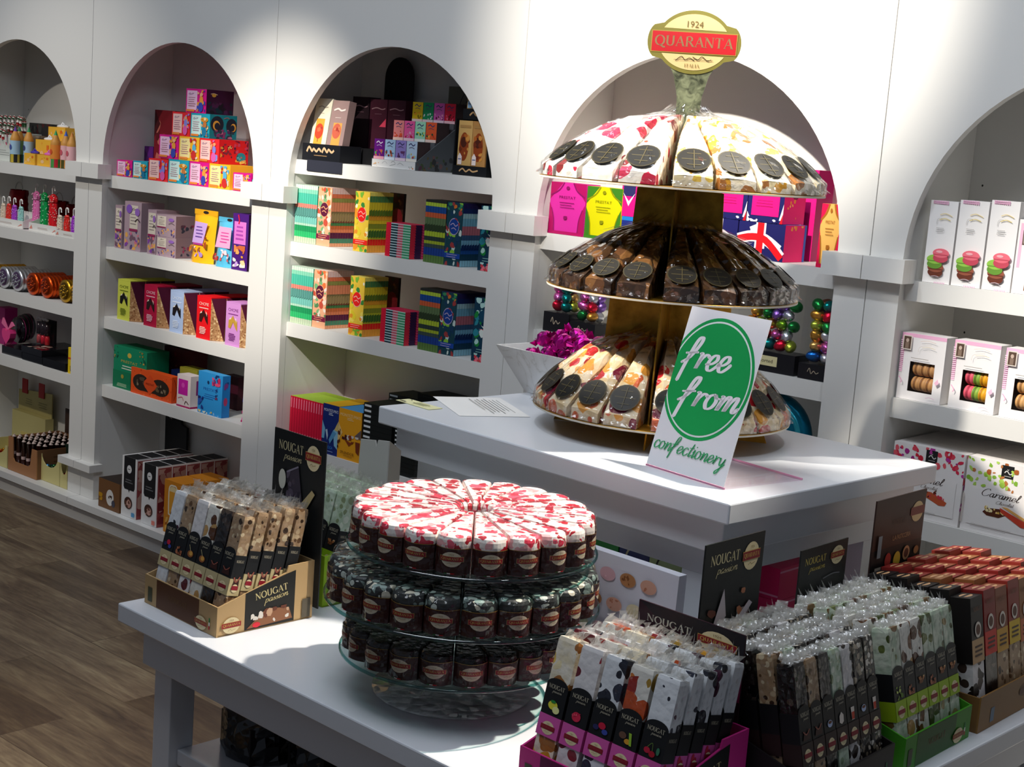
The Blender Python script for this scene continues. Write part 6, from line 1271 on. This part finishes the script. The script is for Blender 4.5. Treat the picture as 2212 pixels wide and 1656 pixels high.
for k in range(16):
    i = k % 9; lay = k//9; p = (bc[0]-.055+.055*(i % 3)+.02*lay, bc[1]-.055+.055*(i//3)+.02*lay, RZ+.082+.040*lay)
    lb = f'magenta foil sweet, {ORD[k]} counted from the front left of the marble bowl'
    rot = (R(g.uniform(-30, 30)), R(g.uniform(-60, 20)), g.uniform(0, 3))
    if fs is None: fs = tag(foil_sweet('d0189c*').build('foil_sweet', None, p), lb, 'sweet', 'magenta foil sweets in the marble bowl'); o = fs
    else: o = fs.copy(); COL.objects.link(o); o.location = p; o['label'] = lb
    o.rotation_euler = rot
# "free from" sign
pl, pr = RP(1396, 1006), RP(1562, 1058); U = (pr-pl); Wd = U.length; rz = math.atan2(U.y, U.x)
sg = thing('counter_sign', 'white card sign with green circle reading free from confectionery', 'sign', (pl.x, pl.y, RZ+.0008), rz)
lean = .27; Hh = .292
m = MB(); dy, dz = math.sin(lean), math.cos(lean)
def SP(x, t, k=0): return (x, t*dy-k*dz, .004+t*dz+k*dy)
m.face([SP(0, 0), SP(Wd, 0), SP(Wd, Hh), SP(0, Hh)], 'f4f2f4'); m.face([SP(0, 0, -.0012), SP(0, Hh, -.0012), SP(Wd, Hh, -.0012), SP(Wd, 0, -.0012)], 'f0eef0')
for a, b_ in (((0, 0), (Wd, 0)), ((Wd, 0), (Wd, Hh)), ((Wd, Hh), (0, Hh)), ((0, Hh), (0, 0))): m.face([SP(*a), SP(*a, -.0012), SP(*b_, -.0012), SP(*b_)], 'f0eef0')
GR = '12a050'
circ = lambda ru, rv: [(min(1, max(0, .46+ru*math.cos(R(a)))), .585+rv*math.sin(R(a))) for a in range(0, 360, 5)]
m.deco((SP(0, 0), (Wd, 0, 0), (0, dy*Hh, dz*Hh), (0, -dz, dy)), [('p', circ(.535, .375), GR), ('p', circ(.505, .354), 'eef6f0'), ('p', circ(.490, .343), GR), ('t', 'free', .37, .69, .66, .29, 'fbf6f8', 'brush', 4), ('t', 'from', .53, .465, .80, .27, 'fbf6f8', 'brush', 4), ('t', 'confectionery', .49, .135, .92, .155, '2a9a5a', 'script', 0)])
part(m, 'printed_card', sg)
m = MB(); m.box(-.002, Wd+.002, .0, .20, .0, .003, 'acrylic')
for a, b_ in ((0, .002), (.198, .2)): m.box(-.002, Wd+.002, a, b_, 0.0001, .0032, 'f0a8c8')
part(m, 'acrylic_foot', sg)
q = RP(905, 874); t = thing('price_label', 'pale yellow price strip lying at the riser\'s left front edge', 'label', (q.x, q.y, RZ+.0006), R(-6)); m = MB(); m.box(-.055, .055, -.018, .018, 0, .0012, 'ece9b4'); m.deco(((-.055, -.018, .0012), (.11, 0, 0), (0, .036, 0), (0, 0, 1)), squig(.35, .8, .2, .85, 4, '8a8a5a', .05)+[('r', .06, .24, .1, .22, '4a4a3a'), ('l', [(.05, .75), (.12, .85), (.2, .7)], .06, '6a6a4a')]); part(m, 'strip', t)
q = RP(1015, 868); t = thing('paper_sheet', 'white printed sheet lying beside the marble bowl', 'paper', (q.x+.05, q.y-.02, RZ+.0006), R(-30)); m = MB(); m.box(-.105, .105, -.075, .075, 0, .0006, 'f6f4f0'); m.deco(((-.105, -.075, .0006), (.21, 0, 0), (0, .15, 0), (0, 0, 1)), squig(.1, .9, .45, .9, 8, '9a9896', .012)); part(m, 'sheet', t)
# ================================================================ nougat bars in counter boxes
BH, BW, BD = .205, .038, .031
PIC = {'walnut': [('b', .25, .8, .1, .5, 8, ['8a4a2c', '6a3420', 'b06a48'], .09, 3)], 'fig': [('e', .5, .3, .25, .12, '9a5a30'), ('e', .55, .32, .15, .08, 'd8a048'), ('l', [(.3, .6), (.5, .4)], .02, 'd8c890')], 'choc': [('p', [(.2, .15), (.35, .42), (.55, .3), (.75, .45), (.85, .15)], '3a1a14'), ('l', [(.25, .4), (.5, .3), (.8, .42)], .03, 'a05a4a')],
       'berry': [('e', .55, .38, .16, .09, 'c81c3c'), ('e', .3, .3, .13, .07, '2a2a5a'), ('e', .72, .25, .13, .07, '3a4aa0')], 'lemon': [('e', .5, .36, .22, .12, 'e8e040'), ('e', .68, .26, .16, .1, 'f0f0a0'), ('e', .5, .46, .12, .04, '2a8a3a')], 'raspberry': [('e', .5, .32, .2, .13, 'd82a4c'), ('b', .3, .7, .2, .44, 10, ['f05a70', 'b81c3c'], .03, 3)], 'cherry': [('e', .32, .28, .13, .08, 'c0203c'), ('e', .55, .22, .13, .08, 'b0182c'), ('l', [(.32, .36), (.5, .5), (.55, .3)], .015, '6a8a3a'), ('e', .78, .34, .07, .1, '3a7a5a')], 'kiwi': [('e', .35, .38, .16, .09, '6a4a3a'), ('e', .6, .26, .14, .07, 'e0a030'), ('p', [(.6, .5), (.72, .5), (.8, .18), (.7, .18)], '9ac83a')],
       'cup': [('e', .5, .3, .22, .1, 'b8c8e8'), ('e', .5, .34, .16, .04, '6a3a20')], 'cube': [('p', [(.3, .2), (.32, .38), (.5, .48), (.7, .38), (.68, .2), (.5, .14)], 'e8dcd0')], 'glass': [('p', [(.38, .12), (.34, .48), (.66, .48), (.62, .12)], 'e8dcd0'), ('p', [(.39, .14), (.37, .34), (.63, .34), (.61, .14)], 'c83a20')], 'almond': [('b', .2, .8, .1, .5, 7, ['a86a38', 'd8b080', '7a4420'], .1, 6)], 'nut': [('b', .2, .8, .1, .5, 9, ['9ac030', '5a7a20', 'c8d870'], .08, 4)]}
def bar_parts(t, nougat, base, pic, w=BW, d=BD, h=BH, ink='b8b09a', badge=True, z0=.062, z1=.135, art0='17181a'):
    m = MB()
    for a, (x, y) in enumerate([(0, 0)]):
        g = random.Random(len(pic)); J = lambda s: g.uniform(-s, s)*.5
        ring = [[(-w/2+J(.001), J(.001), z), (w/2+J(.001), J(.001), z), (w/2+J(.001), d+J(.001), z), (-w/2+J(.001), d+J(.001), z)] for z in (0, h*.3, h*.6, h*.97)]
        for A, B in zip(ring, ring[1:]):
            for i in range(4): m.face([A[i], A[(i+1) % 4], B[(i+1) % 4], B[i]], nougat)
        top = [(x_*.93, d/2+(y_-d/2)*.93, h) for x_, y_, _ in ring[-1]]
        for i in range(4): m.face([ring[-1][i], ring[-1][(i+1) % 4], top[(i+1) % 4], top[i]], nougat)
        m.face(top, nougat)
    part(m, 'nougat_bar', t)
    e = .0012; m = MB(); x0, x1 = -w/2-e, w/2+e; zm = z0+(z1-z0)*.42
    m.box(x0, x1, -e, d+e, z0, zm, base); m.box(x0, x1, -e, d+e, zm, z1, art0)
    arch = [(x0, z1), (x1, z1)]+[((x1)*math.cos(R(a)), z1+.011*math.sin(R(a))) for a in range(15, 180, 15)]
    m.prism(arch, 'y', -e-.0006, -e, art0)
    hh = z1+.011-z0; fr = ((x0, -e-.0006, z0), (x1-x0, 0, 0), (0, 0, hh), (0, -1, 0)); s = .42*(z1-z0)/hh
    art = [(k[0],)+tuple(k[1:]) for k in PIC[pic]]
    m.deco(fr, [('r', 0, 1, 0, s, base), ('t', 'NOUGAT', .5, .85, .74, .075, ink, 'serif'), ('t', 'passion', .56, .765, .44, .06, ink, 'script')])
    m.deco(((x0, -e-.0008, z0+hh*s*.88), (x1-x0, 0, 0), (0, 0, hh*.62), (0, -1, 0)), art)
    if badge: m.deco(((x0, -e-.0008, z0), (x1-x0, 0, 0), (0, 0, hh*s), (0, -1, 0)), logo(.5, .42, .66, .62, 'a8444a'))
    m.deco(((x1, 0, z0), (0, d, 0), (0, 0, hh), (1, 0, 0)), [('t', 'NOUGAT', .5, .74, .7, .06, ink, 'serif')]+[(k[0],)+tuple(k[1:]) for k in PIC[pic] if k[0] != 'x'][:2]+([('e', .5, s*.45, .3, .09, 'ead9ac'), ('r', .2, .8, s*.35, s*.6, BADGE)] if badge else []))
    part(m, 'printed_sleeve', t, label='printed card sleeve with arched top')
    m = MB(); g = random.Random(len(pic)*3); J = lambda s: g.uniform(-s, s); e2 = .0007
    lv = [[(-w/2-e2+J(.0004), -e2+J(.0004), zz), (w/2+e2+J(.0004), -e2+J(.0004), zz), (w/2+e2+J(.0004), d+e2+J(.0004), zz), (-w/2-e2+J(.0004), d+e2+J(.0004), zz)] for zz in (.002, z0-.001, z1+.001, h*.98)]
    for A, B in zip(lv, lv[1:]):
        for i in range(4): m.face([A[i], A[(i+1) % 4], B[(i+1) % 4], B[i]], 'film')
    nn = 7
    L = [[(-w/2+w*k/nn+J(.001), d*(.15+.7*((k+j) % 2))+J(.003), h*.985+[0, .007, .014][j]+J(.005)) for k in range(nn+1)] for j in range(3)]
    for A, B in zip(L, L[1:]):
        for k in range(nn): m.face([A[k], A[k+1], B[k+1]], 'film_crumple'); m.face([A[k], B[k+1], B[k]], 'film_crumple')
    for k in range(4):
        x, y = J(w*.35), d/2+J(d*.3); m.face([(x, y, h+.002), (x+J(w*.15), y+J(d*.2), h+.006), (x+J(w*.15), y+J(d*.2), h+.018+J(.010))], 'film_crumple')
    part(m, 'cellophane', t)
BARP = {}
def counter_box(origin, rz, w, d, base, dark, kinds, nx, ny, boxlab, where, barbase, hdr, style, hf=.055, hb=.10, tilt=13, badge=True, art0='17181a', rare=None, sleeve=None, vis=.14):
    """cut-away carton with rows of leaning nougat bars; front edge runs along local +x"""
    t = thing('counter_box', boxlab, 'display box', (origin[0], origin[1], TZ+.0006), rz); q = .003
    m = MB(); m.box(0, w, 0, q, 0, hf, base); m.box(0, w, d-q, d, 0, hb+.01, base); m.box(0, w, q, d-q, 0, q, base)
    for x in (0, w-q): m.prism([(q, 0), (d-q, 0), (d-q, hb+.01), (d*.72, hb+.008), (d*.70, hb-.004), (q, hf)], 'x', x, x+q, base)
    fr = ((0, 0, 0), (w, 0, 0), (0, 0, hf), (0, -1, 0)); rt = ((w, 0, 0), (0, d, 0), (0, 0, hb), (1, 0, 0))
    m.deco(fr, [('r', .17, .76, .02, .98, dark), ('t', 'NOUGAT', .47, .55, .26, .2, {'3': '6a4a24'}.get('3'), 'serif'), ('r', .05, .11, .12, .62, '4a4a34'), ('r', .9, .915, .4, .55, '1a7a3c'), ('r', .9, .915, .28, .4, 'f0ece4'), ('r', .9, .915, .16, .28, 'c01a24')]+logo(.8, .27, .17, .46))
    lo = lambda a: (hf+(hb-hf)*a/.7)/hb
    m.deco(rt, [('p', [(.28, .02), (.8, .02), (.8, .98), (.7, .94), (.28, lo(.28)-.02)], '1e1d1a'), ('t', 'NOUGAT', .55, .66, .34, .13, 'd8c890', 'serif', 8), ('t', 'passion', .6, .52, .26, .15, 'd8c890', 'script', 8), ('p', [(.3, .04), (.5, .36), (.74, .3), (.78, .08)], '8a5a3c'), ('b', .34, .74, .08, .36, 12, ['f0e8dc', 'c8a080', '6a3a28', 'e8d8c8'], .08, 3), ('e', .4, .09, .04, .05, 'd82838'), ('r', .88, .97, .04, .4, '5a5244')]+logo(.14, .18, .2, .3))
    part(m, 'carton_body', t)
    if hdr:
        hx0, hx1, hz, hc, htxt = hdr; m = MB(); m.prism([(hx0, .02), (hx1, .02), (hx1, hz), (hx0, hz)], 'y', d+.0005, d+.003, hc[0])
        fh = ((hx0, d+.0005, hz-vis), (hx1-hx0, 0, 0), (0, 0, vis), (0, -1, 0))
        m.deco(fh, htxt); part(m, 'header_card', t)
    Mx = Matrix.Translation((origin[0], origin[1], TZ+.0006)) @ Matrix.Rotation(rz, 4, 'Z')
    px, py = (w-.010)/nx, (d-.062)/ny; g = random.Random(nx*ny+int(w*1000))
    for j in range(ny):
        for i in range(nx):
            nk, pic, cn = kinds[(i if j == 0 else (i*2+j)) % len(kinds)] if not (i == nx-1) else kinds[-1]
            key = (nk, pic, barbase)
            p = Mx @ Vector((.005+px*(i+.5), .009+py*j, q+.0085+(.004 if j % 2 else 0)))
            pos = 'leftmost' if i == 0 else 'rightmost' if i == nx-1 else ORD[i]+' from left'
            lb = f'{cn} nougat bar, {pos} in the {["front", "second", "third", "fourth", "fifth", "sixth"][j]} row of the {where}'
            rot = Euler((R(-tilt), 0, rz), 'XYZ')
            if key not in BARP:
                b0 = thing('nougat_bar', lb, 'nougat bar', p, 0, f'nougat bars in the {where}'); bar_parts(b0, nk, barbase, pic, w=min(BW, px-.0044), d=min(BD, py*.974-.0056), badge=badge, art0=art0); BARP[key] = b0; b0.rotation_euler = rot
            else: dup(BARP[key], p, label=lb, group=f'nougat bars in the {where}', rot=rot)
    return t
def hart(bg, seed, wide=True): return [('r', 0, 1, 0, 1, bg), ('t', 'NOUGAT', .34, .82, .48, .11, 'c8be94', 'serif'), ('t', 'passion', .38, .68, .36, .11, 'c8be94', 'script')]+logo(.78, .77, .3, .3)
HL = hart('121516', 1)+[('p', [(.28, .52), (.52, .62), (.62, .2), (.4, .12)], '3a3240'), ('b', .3, .58, .15, .58, 14, ['4a4250', '2a2430', '5a5060'], .06, 3), ('l', [(.3, .52), (.52, .62)], .02, '8a8494'), ('p', [(.62, .22), (.8, .4), (.86, .36), (.7, .14)], 'c8b480'), ('e', .22, .42, .07, .12, 'd8d8c8')]
KL = [('nougat_berry', 'berry', 'white and blueberry'), ('nougat_puffed', 'walnut', 'toffee puffed'), ('nougat_cherry', 'fig', 'white and cherry'), ('nougat_almond', 'fig', 'white almond'), ('nougat_dark', 'choc', 'dark chocolate'), ('nougat_puffed', 'choc', 'toffee chocolate puffed')]
A_ = onZ(312, 1300, TZ)
counter_box((A_.x, A_.y), R(-2.66), .237, .21, 'b8986a', '5a3418', KL, 6, 5, 'kraft brown counter box of mixed nougat bars at the table\'s left corner', 'kraft box', 'c0b084', (.095, .252, .335, ('121516',), HL), 0, vis=.16)
# lime box behind it
KG = [('nougat_mint', 'nut', 'pale pistachio'), ('nougat_mint', 'almond', 'green almond')]
B_ = onZ(705, 1309, TZ)
counter_box((B_.x-.235, B_.y), R(-3), .237, .17, '9ac41c', '7aa818', KG, 6, 4, 'lime green counter box standing behind the kraft box', 'rear lime box', '9ac41c', None, 0, hf=.10, hb=.115)
# pink box in front
P_ = onZ(1124, 1610, TZ+.055)
HP = [('r', 0, 1, 0, 1, '8a1450'), ('p', [(0, 1), (1, 1), (1, .45), (0, .62)], '2a0c1c'), ('p', [(0, 1), (1, 1), (1, .62), (.2, .8)], '14101a'), ('t', 'NOUGAT', .3, .78, .42, .11, 'c8c8b8', 'serif'), ('t', 'passion', .36, .64, .34, .12, 'c8c8b8', 'script')]+logo(.76, .74, .36, .34)+[('p', [(.28, .2), (.48, .58), (.6, .3)], 'e8dce4'), ('b', .4, .56, .3, .46, 5, ['2a2a4a'], .04, 3), ('l', [(.62, .4), (.75, .28), (.9, .3)], .03, 'e8c8dc')]
KP = [('nougat_citrus', 'lemon', 'white lemon'), ('nougat_cherry', 'raspberry', 'white raspberry'), ('nougat_berry', 'berry', 'white forest berry'), ('nougat_fruit', 'kiwi', 'white exotic fruit'), ('nougat_berry', 'cherry', 'white cherry')]
counter_box((P_.x, P_.y), R(-2.5), .237, .215, 'd8308c', '6a1048', KP, 5, 5, 'pink counter box of fruit nougat bars at the front of the table', 'pink box', 'd85aa8', (.02, .215, .24, ('2a0c1c',), HP), 0, vis=.10)
# three boxes along the right edge, facing right
HD = hart('101213', 2)+[('b', .1, .9, .0, .45, 14, ['8a7a78', 'd8d0d0', '5a2a1c', 'a86a4a'], .09, 4), ('p', [(.2, .1), (.35, .5), (.42, .2)], 'b8b0b8'), ('p', [(.5, .05), (.8, .3), (.86, .26), (.6, 0)], 'c8c0c8')]
KD = [('nougat_dark', 'choc', 'dark chocolate'), ('nougat_puffed', 'choc', 'puffed toffee'), ('nougat_dark', 'cup', 'dark coffee'), ('nougat_mint', 'cube', 'pale green'), ('nougat_stripe', 'glass', 'dark striped'), ('nougat_seed', 'cup', 'dark seeded'), ('nougat_seed', 'glass', 'black seeded')]
XF = 3.622
counter_box((XF, -1.400), R(90), .237, .235, '1a1416', '120e10', KD, 7, 5, 'black counter box of dark nougat bars between the pink and lime boxes', 'black box', '2a1614', (.035, .195, .335, ('101213',), HD), 0, art0='0e0e10', vis=.15)
KN = [('nougat_pistachio', 'nut', 'pistachio'), ('nougat_almond', 'walnut', 'white almond'), ('nougat_almond', 'almond', 'white hazelnut'), ('nougat_pistachio', 'walnut', 'white pistachio'), ('nougat_pistachio', 'almond', 'green pistachio')]
HG = [('r', 0, 1, 0, 1, '101314'), ('t', 'NOUGAT', .32, .78, .44, .12, 'd0b85a', 'serif'), ('t', 'passion', .36, .62, .34, .13, 'd0b85a', 'script')]+logo(.78, .76, .3, .32)+[('l', [(.5, .42), (.7, .46), (.85, .44)], .02, '6a6a70')]
counter_box((XF+.004, -1.135), R(90), .226, .235, '3f8f1c', '2a5c1a', KN, 6, 5, 'lime green counter box of almond nougat bars on the right table edge', 'right lime box', '9ab81c', (.04, .19, .285, ('101314',), HG), 0, vis=.10)
# red and brown cartons of nougat at the far right
t = thing('counter_box', 'brown counter box of red-capped nougat cartons at the right edge', 'display box', (XF+.008, -.885, TZ+.0006), R(90)); wR, dR = .36, .24
m = MB(); m.box(0, wR, 0, .003, 0, .062, '8a6434'); m.box(0, wR, dR-.003, dR, 0, .1, '6a4a28'); m.box(0, .003, .003, dR-.003, 0, .06, '7a5830'); m.box(wR-.003, wR, .003, dR-.003, 0, .06, '7a5830'); m.box(.003, wR-.003, .003, dR-.003, 0, .003, '7a5830'); m.deco(((0, 0, 0), (wR, 0, 0), (0, 0, .062), (0, -1, 0)), [('e', .5, .6, .08, .2, '6a4a20'), ('r', .12, .16, .15, .55, '6a7a8a'), ('r', .43, .57, .5, .66, '5a3018')]); part(m, 'carton_body', t)
m = MB(); m.box(.03, .215, dR+.0005, dR+.003, .02, .335, '2c1610'); m.deco(((.03, dR+.0005, .145), (.185, 0, 0), (0, 0, .19), (0, -1, 0)), [('r', 0, 1, .52, 1, '3a1c12'), ('r', 0, 1, 0, .52, '16110f'), ('p', [(0, .2), (1, .34), (1, 0), (0, 0)], '4a1412')]+[('e', .84, .8, .12, .1, 'd8c890'), ('r', .7, .98, .77, .85, '7a2a1c'), ('t', 'LA', .42, .6, .07, .045, 'b08a5a', 'sans'), ('t', 'PASTICCERIA', .6, .6, .27, .045, 'b08a5a', 'sans'), ('t', 'NOUGAT', .5, .75, .3, .06, '4a2a18', 'serif'), ('e', .32, .4, .06, .07, 'b83028'), ('e', .5, .38, .07, .08, 'd8b838'), ('e', .68, .42, .07, .07, 'c89a6a'), ('e', .68, .42, .045, .045, '5a2a14'), ('e', .88, .42, .05, .04, 'a87a4a'), ('r', .08, .15, .45, .66, '8a9aa0'), ('r', .06, .18, .22, .36, 'c8bca8')]); part(m, 'header_card', t)
CAPC = [('1a1615', 'black', 'nougat_stripe', 'c8a070'), ('8a2420', 'red', 'nougat_dark', 'd82a1c'), ('8e4c30', 'copper brown', 'nougat_puffed', 'd8a030'), ('923026', 'brick red', 'nougat_puffed', 'e0b81c'), ('986034', 'tan', 'nougat_puffed', 'c86a3a'), ('8c3026', 'rust red', 'nougat_stripe', 'd84a2c')]
def capped(t, cap, nk, sq_):
    w, d, h = .044, .036, .21; m = MB(); m.box(-w/2+.001, w/2-.001, .001, d-.001, 0, .10, nk); part(m, 'nougat_bar', t)
    m = MB(); m.box(-w/2, w/2, 0, d, .1002, h, cap); f = ((-w/2, 0, .1), (w, 0, 0), (0, 0, .11), (0, -1, 0))
    m.deco(f, [('r', 0, 1, 0, .36, sq_)]+squig(.15, .85, .08, .28, 3, '3a1a10', .03)+[('e', .5, .5, .26, .12, 'e8dccc'), ('e', .5, .5, .18, .08, '5a2a14'), ('t', 'NOUGAT', .5, .82, .7, .07, '6a3a1a', 'serif')])
    m.deco(((-w/2, 0, h), (w, 0, 0), (0, d, 0), (0, 0, 1)), [('e', .5, .5, .34, .28, 'd8a878'), ('r', .14, .86, .42, .6, cap)]); part(m, 'card_cap', t)
CP = {}; Mx = Matrix.Translation((XF+.008, -.885, TZ+.0006)) @ Matrix.Rotation(R(90), 4, 'Z'); g = random.Random(3)
for j in range(5):
    for i in range(7):
        ci = 0 if i == 0 else (i if j == 0 else 1+(i+j) % 5) % 6
        c, cn, nk, sq_ = CAPC[ci]; p = Mx @ Vector((.030+.0475*i, .008+.038*j, .0105+(.005 if (i+j) % 2 else 0)))
        pos = 'leftmost' if i == 0 else ORD[i]+' from left'; lb = f'{cn} capped nougat carton, {pos} in the {ORD[j]} row of the brown box'; rot = Euler((R(-10), 0, R(90)), 'XYZ')
        if ci not in CP: CP[ci] = thing('nougat_carton', lb, 'nougat carton', p, 0, 'red-capped nougat cartons in the brown box'); capped(CP[ci], c, nk, sq_); CP[ci].rotation_euler = rot
        else: dup(CP[ci], p, label=lb, rot=rot)
# ================================================================ other things between table and riser
v = [onY(px, py, -1.155) for px, py in ((781, 948), (846, 940))]
t = thing('cardboard_box', 'plain grey white cardboard display standing before the riser\'s left corner', 'box', (v[0].x, -1.157, TZ+.0006), R(-3)); wg = v[1].x-v[0].x; hg = v[0].z-TZ
m = MB(); m.prism([(-.012, 0), (wg, 0), (wg, hg+.012), (wg*.62, hg+.008), (wg*.57, hg-.008), (wg*.52, hg+.006), (0, hg)], 'y', 0, .003, 'c4c2bc'); m.prism([(.003, 0), (.034, 0), (.034, hg-.01), (.003, hg+.012)], 'x', wg-.003, wg, 'a89e90'); m.box(-.010, wg-.003, .031, .034, 0, hg*.6, 'b8b4ac'); m.box(-.010, wg-.003, .003, .031, 0, .003, 'b8b4ac'); part(m, 'carton_body', t)
t = thing('biscuit_box', 'white box printed with rows of biscuits before the riser', 'box', (onY(1300, 1190, -1.185).x, -1.192, TZ+.0006), R(-3)); xb = onY(1474, 1245, -1.185).x; wB = xb-t.location.x; hB = onY(1390, 1218, -1.185).z-TZ
m = MB(); tl = .1
fr = ((-.10, 0, 0), (wB+.10, 0, 0), (0, tl*hB*.35, hB), (0, -1, .06)); m.face([(-.1, 0, 0), (wB, 0, 0), (wB, .0072, hB), (-.1, .0072, hB)], 'cfd0da'); m.face([(-.1, .024, 0), (-.1, .0272, hB), (wB, .0272, hB), (wB, .024, 0)], 'cfd0da'); m.face([(-.1, .0072, hB), (wB, .0072, hB), (wB, .0272, hB), (-.1, .0272, hB)], 'd8d8e0'); m.face([(wB, 0, 0), (wB, .024, 0), (wB, .0272, hB), (wB, .0072, hB)], 'c0c0cc'); m.face([(-.1, 0, 0), (-.1, .0072, hB), (-.1, .0272, hB), (-.1, .024, 0)], 'c0c0cc')
bis = []
for j in range(4):
    for i in range(6):
        cx_ = .10+.17*i+.085*(j % 2); cy_ = .84-.22*j; c = [('c89a86', 'a86a50'), ('d8cca8', 'e8dcc0'), ('d0a8b0', 'e0bcc4'), ('a8764c', '7a4a28')][(i+j*2) % 4]
        if cx_ < .95: bis += [('e', cx_, cy_, .065, .055, c[0]), ('b', cx_-.05, cx_+.05, cy_-.04, cy_+.04, 9, [c[1], c[0]], .02, i+j*6)]
m.deco(((-.1, -.0001, 0), (wB+.1, 0, 0), (0, .0072, hB), (0, -1, .03)), bis); part(m, 'carton', t)
def plain(name, lab, cat, x, y, z, w, d, h, col, front=(), rz=0, **k): return tag(carton(w, d, h, col, front=front, **k).build(name, None, (x, y, z+.0006), rz), lab, cat)
WL = lambda c: [('t', 'Willie\'s', .5, .68, .6, .2, c, 'script', -4), ('t', 'cacao', .55, .46, .4, .13, c, 'script', -4), ('l', [(.2, .76), (.3, .9), (.6, .96)], .02, c)]
x1, x2, x3 = onY(1340, 1160, -1.02).x, onY(1405, 1180, -1.02).x, onY(1474, 1205, -1.02).x; hw = onY(1404, 1180, -1.02).z-TZ
g0 = plain('chocolate_bar', 'green chocolate box with pink circle under the riser', 'box', x1-.055, -1.02, TZ, .106, .10, hw+.004, '0c8a2c', [('e', .35, .45, .34, .3, 'b01a6a'), ('e', .35, .45, .24, .21, '8a5a48')], top='109a34')
for nm, xa, xb, c, ink, tp in (('navy blue', x1, x2, '1c2a6a', 'c8bc9a', '24327a'), ('pale green', x2, x3, 'b8c890', '1a2a1c', 'c4dc9c')):
    f0 = None
    for k in range(5):
        lb = f'{nm} slim chocolate bar, {ORD[k]} from the front of its pack under the riser'
        if f0 is None: f0 = plain('chocolate_bar', lb, 'chocolate bar', (xa+xb)/2, -1.02, TZ, xb-xa-.0015, .0165, hw, c, WL(ink), top=tp); f0['group'] = 'slim bars in packs under the riser'
        else: o = f0.copy(); COL.objects.link(o); o.location = ((xa+xb)/2, -1.02+.0172*k, TZ+.0006-.001*(k % 2)*0); o['label'] = lb
pm = onX(1690, 1245, 3.24)
for k in range(3): plain('chocolate_bar', f'magenta chocolate bar, {ORD[k]} from the bottom of the pile under the riser\'s right side', 'chocolate bar', 3.19, pm.y-.0, TZ+.0602*k, .09, .12, .0595, 'd8105c', [('r', 0, 1, .1, .16, 'f08ab0')], side='d8105c', right=[('r', 0, 1, .86, .92, 'f08ab0')])['group'] = 'magenta bars piled under the riser'
plain('gift_box', 'green box glimpsed behind the right lime box', 'box', 3.30, -.53, TZ, .05, .08, .12, '3a9a1c')
# dark wrapped hampers on the lower shelf of the table
TM = Matrix.Translation((TX0, TY0+.018, 0)) @ Matrix.Rotation(ta, 4, 'Z'); g = random.Random(21)
mat_film('film_dark', .08, .4, tint=(.25, .25, .28, 1), scale=25, bump=.9, rough=.08)
for k in range(6):
    p = TM @ Vector((.20+.17*k, .19+.03*(k % 2), .4306)); t = thing('gift_hamper', f'dark hamper in clear crinkled wrap, {ORD[k]} from the left under the table', 'hamper', p, g.uniform(-.3, .3), 'wrapped hampers under the table')
    m = MB(); m.box(-.062, .062, -.05, .05, 0, .07, '1c1614'); m.deco(((-.062, -.05, 0), (.124, 0, 0), (0, 0, .07), (0, -1, 0)), [('b', .1, .9, .1, .9, 8, ['6a5a20', '3a1410', '8a7a3a', '14201a'], .14, k)]); part(m, 'hamper_box', t)
    m = MB(); m.grid(lambda u, v: ((.074-.05*max(0, v-.55)+.012*g.random())*math.cos(2*math.pi*u), (.062-.045*max(0, v-.55)+.012*g.random())*math.sin(2*math.pi*u), .001+.148*v), 16, 8, 'film_dark', False); part(m, 'cellophane', t)
